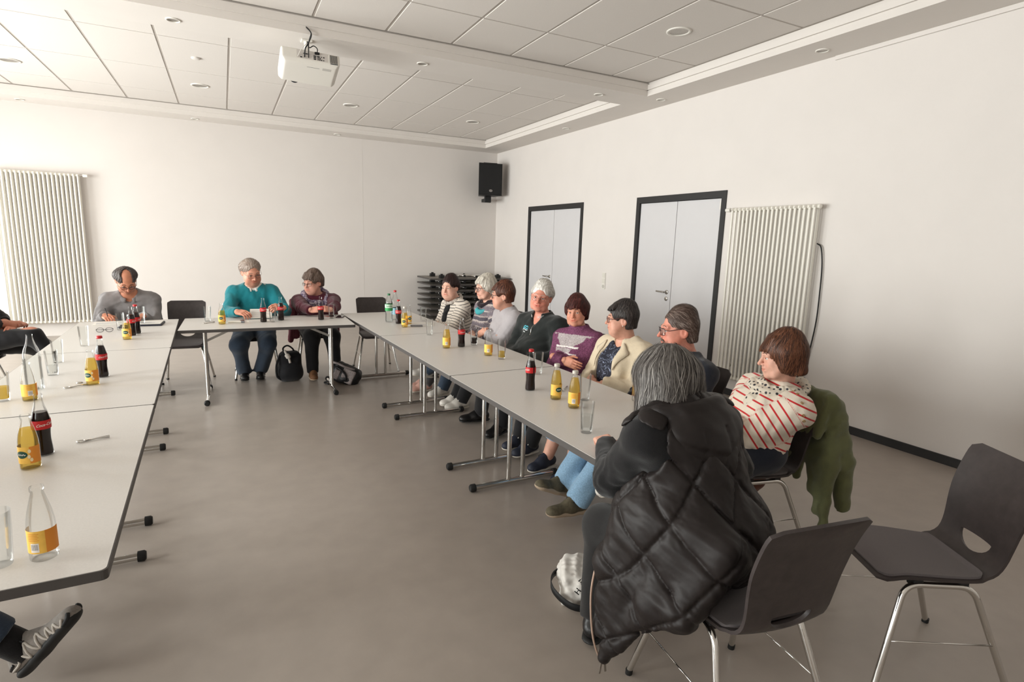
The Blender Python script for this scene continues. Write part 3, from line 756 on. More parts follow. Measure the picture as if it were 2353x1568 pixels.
# ---------------------------------------------------------------- stack of folded tables in the corner
def folded_table():
    e = empty('stacked_folding_table'); L, W = 1.6, 0.78
    # lies upside down, top surface below, legs folded on it
    MB().box((-L / 2, -W / 2, 0), (L / 2, W / 2, 0.026), 0.002).build('tabletop', mat('stack_board', (120, 114, 106), 0.5), e)
    m = MB()
    for lo, hi in (((-L / 2 - 0.002, -W / 2 - 0.002, 0.001), (L / 2 + 0.002, -W / 2 + 0.004, 0.0265)), ((-L / 2 - 0.002, W / 2 - 0.004, 0.001), (L / 2 + 0.002, W / 2 + 0.002, 0.0265)), ((-L / 2 - 0.002, -W / 2, 0.001), (-L / 2 + 0.004, W / 2, 0.0265)), ((L / 2 - 0.004, -W / 2, 0.001), (L / 2 + 0.002, W / 2, 0.0265))): m.box(lo, hi)
    m.build('edge_band', M_EDGE, e)
    for s in (-1, 1):
        for yy in (-0.30, 0.22):
            m = MB(); m.box((s * 0.56 - 0.045, yy - 0.04, 0.026), (s * 0.56 + 0.045, yy + 0.04, 0.085), 0.006); m.box((s * 0.56 - 0.02, yy - 0.02, 0.08), (s * 0.56 + 0.02, yy + 0.02, 0.104), 0.004); m.build('stacking_block', M_BLACKPL, e)
        for yy in (-0.05, 0.05):
            MB().tube([(s * 0.5, yy * s, 0.045 + 0.012 * (s > 0)), (-s * 0.12, yy * s, 0.05 + 0.012 * (s > 0))], 0.0145, 10).build('post', M_CHROME, e, True)
        MB().tube([(-s * 0.12, -0.31, 0.055 + 0.012 * (s > 0)), (-s * 0.12, 0.31, 0.055 + 0.012 * (s > 0))], 0.016, 10).build('foot_bar', M_CHROME, e, True)
        for k in (-1, 1):
            MB().tube([(-s * 0.12, k * 0.30, 0.055 + 0.012 * (s > 0)), (-s * 0.12, k * 0.325, 0.055 + 0.012 * (s > 0))], 0.022, 12).build('end_cap', M_RUBBER, e, True, auto=50)
    return e
ft = folded_table()
ords = ['topmost', 'second from the top', 'third from the top', 'fourth from the top', 'fifth from the top', 'sixth from the top', 'seventh from the top', 'second from the floor', 'lowest']
NST = 9
for k in range(NST):
    o = ft if k == 0 else copy_tree(ft)
    o.location = (4.055 + 0.008 * math.sin(k * 2.3), 9.99 + 0.012 * math.cos(k * 1.7), 0.018 + 0.107 * k); o.rotation_euler = (0, 0, R(0.5 * math.sin(k * 3.1)))
    tag(o, 'folded table lying upside down in the corner stack, %s' % ords[NST - 1 - k], 'table', 'folded tables stacked in the back corner')
e = empty('transport_dolly', (4.055, 9.99, 0)); tag(e, 'low wooden dolly board under the corner stack of folded tables', 'dolly')
MB().box((-0.84, -0.42, 0.004), (0.84, 0.42, 0.017), 0.003).build('board', mat('dolly_wood', (120, 92, 66), 0.7, noise=0.1, nscale=20), e)

# ================================================================= CHAIRS
def shell_mesh(inset=0.0, v0=0.0, v1=None, hole=True, thick=0.011, lift=0.0):
    """plywood shell: 2-D outline (u across, v along the profile) triangulated, then bent along the seat/back profile"""
    prof = [(0.225, 0.430), (0.205, 0.442), (0.15, 0.452), (0.05, 0.450), (-0.06, 0.444), (-0.13, 0.442), (-0.175, 0.449), (-0.205, 0.473), (-0.222, 0.51), (-0.232, 0.56), (-0.243, 0.63), (-0.262, 0.71), (-0.288, 0.785), (-0.318, 0.85)]
    P = np.array(spline([(0, a, b) for a, b in prof], 6))[:, 1:]
    s = np.concatenate([[0], np.cumsum(np.hypot(*np.diff(P, axis=0).T))]); S = s[-1]
    wv = np.array([0, .06, .15, .27, .37, .43, .49, .55, .62, .70, .78, 1.0]) * S
    ww = np.array([.196, .207, .213, .210, .200, .190, .180, .176, .180, .189, .198, .205]) * 0.90
    v1 = S if v1 is None else v1
    vs = np.linspace(v0 + inset, v1 - inset, 40)
    hw = np.interp(vs, wv, ww) - inset
    # rounded corners
    rc = 0.035
    for i, v in enumerate(vs):
        for d in (v - vs[0], vs[-1] - v):
            if d < rc: hw[i] -= rc - math.sqrt(max(rc * rc - (rc - d) ** 2, 0))
    outline = [(h, v) for h, v in zip(hw, vs)] + [(-h, v) for h, v in zip(hw[::-1], vs[::-1])]
    pts = [Vector(p) for p in outline]; edges = [(i, (i + 1) % len(pts)) for i in range(len(pts))]
    holes = []
    if hole:
        n0 = len(pts); cv = 0.60 * S
        hp = [(0.075 * math.cos(R(a)), cv + 0.055 * math.sin(R(a)) * (1.0 if math.sin(R(a)) < 0 else 0.12)) for a in range(0, 360, 15)]
        hp = [(x, y) for x, y in hp]
        pts += [Vector(p) for p in hp]; edges += [(n0 + i, n0 + (i + 1) % len(hp)) for i in range(len(hp))]; holes = hp
    hw_i = lambda v: np.interp(v, vs, hw)
    for v in np.linspace(vs[0] + 0.02, vs[-1] - 0.02, 30):
        for u in np.linspace(-0.175, 0.175, 11):
            if abs(u) < hw_i(v) - 0.012:
                if hole and (u / 0.085) ** 2 + ((v - cv + 0.02) / 0.05) ** 2 < 1: continue
                pts.append(Vector((u, v)))
    res = delaunay_2d_cdt(pts, edges, [], 1, 1e-6)
    V2 = [tuple(p) for p in res[0]]; F2 = [tuple(q) for q in res[2]]
    if hole:
        def inh(q):
            x = sum(V2[i][0] for i in q) / len(q); y = sum(V2[i][1] for i in q) / len(q)
            c = False; j = len(holes) - 1
            for i in range(len(holes)):
                xi, yi = holes[i]; xj, yj = holes[j]
                if (yi > y) != (yj > y) and x < (xj - xi) * (y - yi) / (yj - yi + 1e-12) + xi: c = not c
                j = i
            return c
        F2 = [q for q in F2 if not inh(q)]
    ar = lambda q: sum(V2[q[i]][0] * V2[q[(i + 1) % len(q)]][1] - V2[q[(i + 1) % len(q)]][0] * V2[q[i]][1] for i in range(len(q)))
    F2 = [q if ar(q) > 0 else q[::-1] for q in F2]
    top = []; bot = []
    for (u, v) in V2:
        y = np.interp(v, s, P[:, 0]); z = np.interp(v, s, P[:, 1])
        dv = 0.01; ty = np.interp(v + dv, s, P[:, 0]) - np.interp(v - dv, s, P[:, 0]); tz = np.interp(v + dv, s, P[:, 1]) - np.interp(v - dv, s, P[:, 1])
        l = math.hypot(ty, tz) + 1e-9; ny, nz = tz / l, -ty / l        # normal on the sitter's side
        if nz < 0 and ny < 0: ny, nz = -ny, -nz
        f = (v / S)
        dish = 0.020 * (u / 0.2) ** 2 * (0.45 if f < 0.45 else 1.0)
        if f < 0.12: dish -= 0.012 * (1 - f / 0.12) * (u / 0.2) ** 2
        o = dish + lift
        top.append((u, y + ny * o, z + nz * o)); bot.append((u, y + ny * (o - thick), z + nz * (o - thick)))
    n = len(V2); F = [tuple(q) for q in F2] + [tuple(n + i for i in q[::-1]) for q in F2]
    cnt = {}
    for q in F2:
        for i in range(len(q)): cnt[(q[i], q[(i + 1) % len(q)])] = 1
    for (a, b) in cnt:
        if (b, a) not in cnt: F.append((b, a, n + a, n + b))
    return top + bot, F, S

def make_chair():
    e = empty('stacking_chair')
    V, F, S = shell_mesh()
    MB().add(V, F).build('shell', M_SHELL, e, True, auto=50)
    V, F, _ = shell_mesh(inset=0.012, v0=0.006, v1=0.405, hole=False, thick=0.010, lift=0.0098)
    MB().add(V, F).build('seat_pad', M_PAD, e, True, auto=60)
    for s in (-1, 1):
        a = (s * 0.165, 0.13, 0.418); b = (s * 0.165, -0.11, 0.418); fr = (s * 0.235, 0.235, 0.012); re = (s * 0.225, -0.265, 0.012)
        pts = fillet([fr, a, b, re], 0.055, 8); n = len(pts)
        i1 = next(i for i, p in enumerate(pts) if p.z > 0.4175); i2 = n - 1 - next(i for i, p in enumerate(pts[::-1]) if p.z > 0.4175)
        MB().tube(pts[:i1 + 1], 0.0115, 12).build('leg', M_CHROME, e, True, auto=50)
        MB().tube(pts[i1:i2 + 1], 0.0115, 12).build('side_rail', M_CHROME, e, True, auto=50)
        MB().tube(pts[i2:], 0.0115, 12).build('leg', M_CHROME, e, True, auto=50)
        MB().tube([(s * 0.2065, 0.186, 0.215), (s * 0.2025, -0.192, 0.215)], 0.003, 6).build('link_wire', M_CHROME, e, True)
        for p in (fr, re):
            MB().tube([(p[0], p[1], 0.0), (p[0], p[1] - 0.002, 0.02)], 0.0135, 10).build('glide', M_RUBBER, e, True, auto=50)
    m = MB(); m.tube([(-0.165, 0.085, 0.412), (0.165, 0.085, 0.412)], 0.009, 10); m.tube([(-0.165, -0.075, 0.412), (0.165, -0.075, 0.412)], 0.009, 10); m.build('cross_bar', M_CHROME, e, True, auto=50)
    m = MB()
    for s in (-1, 1):
        for yy in (0.085, -0.075): m.box((s * 0.15 - 0.02, yy - 0.018, 0.405), (s * 0.15 + 0.02, yy + 0.018, 0.436), 0.004)
    m.build('mounting_block', M_BLACKPL, e)
    return e
chair_proto = make_chair(); chair_used = [False]
def chair(x, y, face, label):
    """face = direction the sitter looks, degrees from +y, counter-clockwise"""
    o = chair_proto if not chair_used[0] else copy_tree(chair_proto)
    chair_used[0] = True
    o.location = (x, y, 0); o.rotation_euler = (0, 0, R(face)); tag(o, label, 'chair', 'dark plywood stacking chairs'); return o
chair(1.48, 1.185, -8, 'dark plywood chair under the woman in the puffer vest')
chair(2.325, 1.075, 61, 'empty dark plywood chair standing at the right edge')
chair(-0.41, 6.70, 176, 'empty dark plywood chair left of the man in the teal sweater')
chair(0.28, 6.93, 180, 'dark plywood chair under the man in the teal sweater')
chair(0.93, 6.93, 178, 'dark plywood chair under the woman in the maroon sweater')
chair(1.58, 6.73, 176, 'empty dark plywood chair at the far end of the right row')
chair(-0.87, 6.98, 178, 'dark plywood chair under the writing man in the grey shirt')

# ================================================================= PEOPLE
def ik(a, c, l1, l2, hint):
    a = A3(a); c = A3(c); d = c - a; D = np.linalg.norm(d); D2 = min(D, (l1 + l2) * 0.995)
    if D > D2: c = a + d / D * D2; d = c - a
    D = max(D2, abs(l1 - l2) + 0.01); u = d / np.linalg.norm(d)
    x = (l1 * l1 - l2 * l2 + D * D) / (2 * D); h = math.sqrt(max(l1 * l1 - x * x, 0))
    v = A3(hint) - u * np.dot(hint, u); v = nrm(v)
    return a + u * x + v * h, c
def head_rot(yaw, pitch, roll):
    y, p, r = R(yaw), R(pitch), R(roll)
    M = Matrix.Rotation(y, 3, 'Z') @ Matrix.Rotation(-p, 3, 'X') @ Matrix.Rotation(r, 3, 'Y')
    return np.array(M)
class Body: pass
def skeleton(S):
    b = Body(); f = R(S['face']); b.fwd = A3((-math.sin(f), math.cos(f), 0)); b.right = A3((math.cos(f), math.sin(f), 0)); b.up = A3((0, 0, 1))
    o = A3((S['hip'][0], S['hip'][1], 0))
    def P(q):
        return A3(q[1:]) if q[0] == 'w' else o + b.right * q[1] + b.fwd * q[2] + b.up * q[3]
    b.P = P; b.s = s = S.get('s', 1.0)
    b.hp = A3(S['hip']); b.nb = P(S['neck']); b.hc = P(S['head'])
    b.u = nrm(b.nb - b.hp); b.L = np.linalg.norm(b.nb - b.hp)
    sf = R(S.get('sh', S['face'])); b.sr = A3((math.cos(sf), math.sin(sf), 0)); b.sr = nrm(b.sr + b.up * math.sin(R(S.get('shtilt', 0))))
    b.sf = nrm(np.cross(b.u, b.sr)); b.sr = nrm(np.cross(b.sf, b.u))
    sw = S.get('sw', 0.175)
    drop = S.get('drop', 0.055)
    b.sho = [b.nb + b.sr * sw * k - b.u * drop + b.sf * 0.01 for k in (1, -1)]
    b.elb = []; b.wri = []
    for i in (0, 1):
        a = S['arms'][i]; e, w = ik(b.sho[i], P(a['wrist']), 0.285 * s, 0.255 * s, P(('l', *a['hint'])) - o)
        b.elb.append(e); b.wri.append(w)
    b.hj = [b.hp + b.right * 0.092 * k for k in (1, -1)]
    b.kne = []; b.ank = []
    for i in (0, 1):
        l = S['legs'][i]; k, a = ik(b.hj[i], P(l['ankle']), 0.43 * s, 0.41 * s, P(('l', *l.get('hint', (0, 1, 1)))) - o)
        b.kne.append(k); b.ank.append(a)
    b.g = S.get('g', 1.0); b.belly = S.get('belly', 0.0); b.bust = S.get('bust', 0.0)
    b.S = S
    return b
def add_torso(F, b, inf, k=0.07):
    g = b.g; L = b.L / 0.5; Rt = np.stack([b.sr, b.sf, b.u]); Rp = np.stack([b.right, nrm(np.cross(b.u, b.right)), b.u])
    F.ell(b.hp + b.u * 0.02, (0.170 * g + inf, 0.122 * g + inf, 0.12 + inf), Rp, k)
    F.ell(b.hp + b.u * 0.16 * L + b.sf * (0.015 + 0.05 * b.belly), (0.150 * g + inf + 0.02 * b.belly, 0.115 * g + inf + 0.05 * b.belly, 0.15 * L + inf), Rt, k)
    F.ell(b.hp + b.u * 0.34 * L, (0.158 * g + inf, 0.108 * g + inf, 0.155 * L + inf), Rt, k)
    if b.bust:
        for q in (1, -1): F.ell(b.hp + b.u * 0.30 * L + b.sf * (0.075 * g) + b.sr * 0.068 * q, (0.066 + inf, 0.058 + inf + 0.02 * b.bust, 0.066 + inf), Rt, 0.05)
    F.cone(b.sho[0], b.sho[1], 0.056 + inf, 0.056 + inf, k)
    for i in (0, 1): F.cone(b.nb + b.u * 0.015, b.sho[i] - b.sr * (0.03 if i == 0 else -0.03), 0.046 + inf, 0.05 + inf, 0.05)
def add_arms(F, b, inf, k=0.03, cut=0.0, which=(0, 1)):
    g = 0.7 + 0.3 * b.g
    for i in which:
        F.cone(b.sho[i], b.elb[i], 0.055 * g + inf, 0.045 * g + inf, k)
        w = b.wri[i] + nrm(b.elb[i] - b.wri[i]) * cut
        F.cone(b.elb[i], w, 0.044 * g + inf, 0.033 + inf * 0.9, k, capb=inf > 0)
def add_legs(F, b, inf, k=0.04, cut=0.0, flare=0.0):
    g = b.g
    for i in (0, 1):
        F.cone(b.hj[i], b.kne[i], 0.088 * g + inf, 0.06 * g + inf, k)
        a = b.ank[i] + nrm(b.kne[i] - b.ank[i]) * cut
        F.cone(b.kne[i], a, 0.056 * g + inf, 0.042 + inf + flare, k, capb=inf > 0)
def bounds(b, pad=0.2, legs=True, arms=True, head=False):
    P = [b.hp, b.nb, *b.sho, *b.hj] + (b.elb + b.wri if arms else []) + (b.kne + b.ank if legs else [])
    P = np.array(P); return P.min(0) - pad, P.max(0) + pad

def make_head(S, b):
    """face, skull, ears and neck: one field in head space"""
    h = S.get('hv', 0.0036); sc = S.get('hs', 1.0); fat = S.get('fat', 0.0); jaw = S.get('jaw', 1.0); nose = S.get('nose', 1.0)
    Rm = head_rot(*S['look']); b.Rm = Rm; b.sc = sc
    nbl = Rm.T @ (b.nb - b.hc) / sc
    nbl2 = nbl + Rm.T @ (-b.u) * 0.05
    lo = np.minimum(A3((-0.105, -0.13, -0.15)), nbl2 - 0.075); hi = np.maximum(A3((0.105, 0.14, 0.15)), nbl2 + 0.075)
    F = Field(lo, hi, h)
    F.ell((0, -0.014, 0.034), (0.0735, 0.094, 0.083), k=0.01)
    F.ell((0, 0.020, -0.025), (0.063 * jaw, 0.066, 0.083), k=0.03)
    F.ell((0, 0.030, -0.072), (0.050 * jaw, 0.052, 0.040), k=0.03)
    F.ell((0, 0.070, -0.094), (0.023 * jaw, 0.018, 0.017), k=0.025)
    for q in (1, -1):
        F.ell((q * 0.036, 0.056, -0.030), (0.025, 0.026, 0.028), k=0.025)
        F.cone((q * 0.010, 0.086, 0.021), (q * 0.044, 0.074, 0.022), 0.011, 0.008, 0.016)
        F.cone((q * 0.058, 0.02, -0.045), (q * 0.048, 0.045, -0.085), 0.016, 0.014, 0.03)
        if fat: F.ell((q * 0.034, 0.05, -0.062), (0.026 + 0.008 * fat, 0.024, 0.03), k=0.03)
    if fat: F.ell((0, 0.03, -0.108), (0.045, 0.042, 0.022 + 0.01 * fat), k=0.03)
    # neck
    F.cone((0, -0.022, -0.06), nbl + A3((0, 0, 0)), 0.052 + 0.006 * fat, 0.056 + 0.006 * fat, 0.035)
    F.cone(nbl, nbl2, 0.056, 0.07, 0.03)
    # nose, eye sockets, mouth
    for q in (1, -1): F.ell((q * 0.031, 0.096, 0.003), (0.0165, 0.014, 0.0115), k=0.014, op='s')
    F.cone((0, 0.086, 0.012), (0, 0.086 + 0.024 * nose, -0.030), 0.0075, 0.0105, 0.014)
    for q in (1, -1): F.ell((q * 0.0115, 0.094, -0.0345), (0.0085, 0.009, 0.007), k=0.008)
    for q in (1, -1): F.ell((q * 0.031, 0.0750, 0.0105), (0.0165, 0.0130, 0.0065), k=0.008)      # upper lids
    for q in (1, -1): F.ell((q * 0.031, 0.0745, -0.0085), (0.0155, 0.0115, 0.0045), k=0.008)
    F.ell((0, 0.082, -0.060), (0.027, 0.017, 0.017), k=0.015)
    F.cone((0, 0.0905, -0.0545), (0.021, 0.086, -0.0555), 0.0052, 0.004, 0.006); F.cone((0, 0.0905, -0.0545), (-0.021, 0.086, -0.0555), 0.0052, 0.004, 0.006); F.cone((-0.016, 0.0865, -0.0665), (0.016, 0.0865, -0.0665), 0.0062, 0.0062, 0.006)
    sm = S.get('smile', 0.5)
    for q in (1, -1): F.cone((0, 0.096, -0.0612), (q * (0.024 + 0.004 * sm), 0.088, -0.0605 + 0.006 * sm), 0.0030, 0.0026, 0.005, 's')
    for q in (1, -1):       # ears
        Re = np.array(Matrix.Rotation(R(18 * q), 3, 'Z'))
        F.ell((q * 0.077, -0.012, -0.006), (0.009, 0.021, 0.033), Re.T, 0.008)
        F.ell((q * 0.0845, -0.006, -0.002), (0.006, 0.010, 0.018), Re.T, 0.006, 's')
    b.hf = F
    V, Q = F.mesh(); V = smoothV(V, Q, 1, 0.4)
    sk = np.array(lin(S['skin'])); C = np.tile(sk, (len(V), 1))
    x, y, z = V.T
    blush = np.exp(-(((np.abs(x) - 0.036) / 0.022) ** 2 + ((z + 0.03) / 0.024) ** 2)) * (y > 0.03)
    nz = np.exp(-((x / 0.014) ** 2 + ((z + 0.03) / 0.016) ** 2)) * (y > 0.08)
    lips = np.exp(-((x / 0.025) ** 4 + ((z + 0.0605) / 0.0105) ** 4)) * (y > 0.07)
    ear = np.exp(-((np.abs(x) - 0.085) / 0.012) ** 2) * (np.abs(x) > 0.07)
    sock = np.exp(-(((np.abs(x) - 0.031) / 0.02) ** 2 + ((z - 0.003) / 0.014) ** 2)) * (y > 0.05)
    red = np.array([1.0, 0.62, 0.56])
    rd = S.get('ruddy', 0.5)
    for w, a, t in ((blush, 0.45 * rd, red), (nz, 0.5 * rd, red), (ear, 0.3, red), (sock, 0.35, np.array([0.72, 0.6, 0.58])), (lips, 0.85, np.array(S.get('lip', (0.86, 0.56, 0.54))))):
        w = (w * a)[:, None]; C = C * (1 - w) + C * t * w
    if S.get('stubble'):
        w = (np.exp(-(((z + 0.075) / 0.035) ** 2)) * (y > 0.0) * S['stubble'])[:, None]; C = C * (1 - w) + np.array(lin((150, 128, 116))) * w
    return b.hc + (V * sc) @ Rm.T, Q, C
def hand(wrist, dirv, back, side, curl=0.5, spread=0.0, s=1.0, thumb=0.5, h=0.0042):
    """palm, four fingers of different length with knuckle bends, thumb from the side of the palm"""
    Yv = nrm(dirv); Zv = nrm(A3(back) - Yv * np.dot(back, Yv)); Xv = np.cross(Yv, Zv); M = np.stack([Xv, Yv, Zv], 1)
    F = Field((-0.075, -0.05, -0.11), (0.075, 0.20, 0.04), h); t = -1 if side == 0 else 1     # thumb side
    F.cone((0, -0.045, 0), (0, 0.01, 0), 0.027, 0.026, 0.02, flat=((0, 0, 1), 0.72))
    F.box((0, 0.048, 0), (0.039, 0.043, 0.0135), None, 0.013, 0.015)
    F.ell((t * 0.024, 0.028, -0.008), (0.018, 0.03, 0.014), None, 0.012)
    for i, (x, l) in enumerate(((0.030, 0.072), (0.0105, 0.080), (-0.0095, 0.075), (-0.0285, 0.060))):
        x = x * t; p = A3((x, 0.088, 0.0)); an = 0.0
        for j, fr in enumerate((0.45, 0.31, 0.24)):
            an += curl * (0.55, 1.0, 0.75)[j] * (1 + 0.06 * i)
            q = p + A3((spread * x * 1.2 * fr, math.cos(an), -math.sin(an))) * l * fr
            F.cone(p, q, 0.0088 - 0.0009 * j, 0.0082 - 0.0010 * j, 0.004); p = q
    p0 = A3((t * 0.030, 0.018, -0.008)); p1 = p0 + A3((t * (0.034 - 0.012 * thumb), 0.030, -0.010 - 0.012 * thumb)); p2 = p1 + A3((t * (0.012 - 0.022 * thumb), 0.028, -0.006 - 0.012 * thumb))
    F.cone(p0, p1, 0.0125, 0.0105, 0.008); F.cone(p1, p2, 0.010, 0.008, 0.004)
    V, Q = F.mesh(); V = V * s
    return A3(wrist) + V @ M.T, Q
def ribbons(P, Nn, w, Cc):
    """P (n,m,3) strand paths -> thin leaf-shaped strips"""
    n, m, _ = P.shape
    T = np.gradient(P, axis=1); side = np.cross(T, Nn); side /= (np.linalg.norm(side, axis=2, keepdims=True) + 1e-9)
    pr = np.linspace(0, 1, m); wd = (w * np.clip(1.15 - pr ** 3, 0.12, 1) * np.clip(pr * 6 + 0.4, 0, 1))[None, :, None]
    A = P - side * wd; B = P + side * wd
    V = np.stack([A, B], 2).reshape(-1, 3)
    i = np.arange(n)[:, None] * (2 * m) + np.arange(m - 1)[None, :] * 2; i = i.ravel()
    Q = np.stack([i, i + 1, i + 3, i + 2], 1)
    return V, Q, np.repeat(Cc, 2 * m, axis=0)
def make_hair(S, b, root, seed):
    H = S['hair']; h = H.get('hv', 0.0048); v = H.get('vol', 0.008); zl = H.get('len', -0.05); st = H['style']
    F = Field((-0.15, -0.17, min(zl, -0.1) - 0.05), (0.15, 0.15, 0.18), h)
    F.ell((0, -0.016, 0.040), (0.0755 + v, 0.097 + v, 0.084 + v), k=0.01)
    for q in (1, -1):
        F.cone((q * 0.045, -0.045, 0.03), (q * H.get('wide', 0.042), -0.062 + H.get('fwdend', 0), zl + 0.03), 0.048 + v, 0.035 + v * 0.8, 0.04)
        if H.get('cover', False): F.cone((q * 0.058, -0.005, 0.03), (q * (0.062 + H.get('flare', 0.0)), 0.008 + H.get('front', 0), max(zl, H.get('coverlen', -0.07)) + 0.02), 0.030 + v, 0.024 + v, 0.03)
        for e in H.get('puffs', []): F.ell((q * e[0], e[1], e[2]), e[3:6], k=0.03)
    if st == 'balding': pass
    hl = H.get('line', 0.066)           # height of the hair line at the brow
    # open the face
    F.ell((0, 0.125, hl - 0.115), (H.get('fw', 0.070), 0.105, 0.115), k=0.010, op='s')
    F.ell((0, 0.105, -0.06), (0.062, 0.085, 0.08), k=0.012, op='s')
    for q in (1, -1):
        if not H.get('cover', False): F.ell((q * 0.090, 0.012, -0.030), (0.032, 0.042, 0.050), k=0.012, op='s')
    if H.get('fringe'):
        fx, fz = H['fringe']
        for x in np.linspace(-0.055, 0.055, 7): F.cone((x * 0.8, 0.045, 0.105), (x + fx, 0.098 - 9.0 * x * x, fz + 0.012 * abs(x) / 0.055 + 0.005 * math.sin(x * 240)), 0.014, 0.0075, 0.010)
    if st == 'balding':
        F.ell((0, 0.055, 0.095), (0.040, 0.085, 0.075), k=0.02, op='s')
    if H.get('crown'): F.ell((0, -0.03, 0.10), (0.062, 0.07, 0.045 + H['crown']), k=0.03)
    F.plane((0, 0, zl + H.get('tuck', 0.0)), (0, -0.15, -1))
    rg = np.random.RandomState(seed)
    ph = rg.uniform(0, 6, 3); am = H.get('rough', 0.0022) * 0.55
    def strand(X, Y, Z):
        a = np.arctan2(X, -(Y + 0.03)); r = np.sqrt(X * X + (Y + 0.03) ** 2)
        return (am * np.sin(a * 26 + 40 * Z * H.get('curl', 0.4) + ph[0] + 2 * np.sin(60 * Z + ph[1])) + am * 0.8 * np.sin(120 * Y + 50 * Z + 3 * np.sin(70 * X + ph[2]))).astype(np.float32)
    d0 = F.d.copy(); F.disp(strand)
    V, Q = F.mesh(); F.d = d0
    cols = [np.array(lin(c)) for c in H['cols']]
    t = rg.uniform(0, 1, (len(V), 1)) * 0.4 + 0.3
    z = V[:, 2]
    C = cols[0] * (1 - t) + cols[1] * t
    base_n = len(V)
    # loose strands that follow the surface
    ns = int(H.get('n', 700) * 1.6); ok = np.where((F.grad(V)[:, 2] > -0.55) & (b.hf.sample(V) > 0.001))[0]
    idx = rg.choice(ok, ns); P0 = V[idx] + rg.normal(0, 0.001, (ns, 3)); crown = A3(H.get('crownpt', (0.0, -0.055, 0.13)))
    m = H.get('m', 7); step = H.get('step', 0.009); P = np.zeros((ns, m, 3)); Nn = np.zeros((ns, m, 3)); p = P0.copy(); sweep = A3(H.get('sweep', (0, 0, 0)))
    lift = np.abs(rg.normal(0, 1, (ns, 1))) * H.get('lift', 0.0016) + 0.0006; jit = rg.normal(0, H.get('jit', 0.25), (ns, 3))
    tipz = rg.uniform(-0.6, 1.0, ns) * H.get('tip', 0.012)
    vel = None; alive = np.ones((ns, 1)); hfr = H.get('fringe', (0, hl))[1]
    for j in range(m):
        g = F.grad(p); P[:, j] = p + g * lift; Nn[:, j] = g
        d = (p - crown); d /= np.linalg.norm(d, axis=1, keepdims=True) + 1e-9; d = d + A3((0, 0, -H.get('grav', 0.7))) + jit + sweep * np.clip((p[:, 1:2] + 0.02) / 0.08, 0, 1)
        cw = H.get('wave', 0.25); d = d + cw * np.stack([np.sin(55 * p[:, 2] + 38 * p[:, 1] + 2 * np.sin(90 * p[:, 0])), np.sin(48 * p[:, 0] + 41 * p[:, 2] + 1), 0.3 * np.sin(70 * p[:, 0] + 30 * p[:, 1])], 1)
        d = d - g * np.sum(d * g, 1, keepdims=True); d /= np.linalg.norm(d, axis=1, keepdims=True) + 1e-9
        vel = d if vel is None else vel * 0.5 + d * 0.5
        q = p + vel * step * alive; sd = F.sample(q)[:, None]; q = q - F.grad(q) * np.where(np.abs(sd) < 0.012, sd, 0.0)
        fr = ((q[:, 1] > 0.045) & (q[:, 2] < hfr - 0.006 + 3.0 * q[:, 0] ** 2 * 0) & (np.abs(q[:, 0]) < 0.056)) | (q[:, 2] < zl - tipz) | (sd[:, 0] > H.get('free', 0.012))
        alive[fr] = 0; p = np.where(alive > 0, q, p)
    tt = rg.uniform(0, 1, (ns, 1)); CC = cols[0] * (1 - tt) + cols[1] * tt
    if len(cols) > 2:
        k = rg.uniform(0, 1, ns) < H.get('mix', 0.3); CC[k] = cols[2]
    V2, Q2, C2 = ribbons(P, Nn, H.get('w', 0.0012), CC)
    Vw = b.hc + (np.concatenate([V, V2]) * b.sc) @ b.Rm.T
    np_obj('hair', Vw - root, np.concatenate([Q, Q2 + base_n]), M_HAIR, S['root'], {'Col': np.concatenate([C, C2])})
def face_y(b, x, z):
    ys = np.linspace(0.14, 0.0, 281); P = np.stack([np.full(281, x), ys, np.full(281, z)], 1); d = b.hf.sample(P)
    i = np.argmax(d < 0); return ys[i] if d[i] < 0 else 0.06
def to_world(b, root, pts): return (b.hc + (np.array(pts) * b.sc) @ b.Rm.T) - root
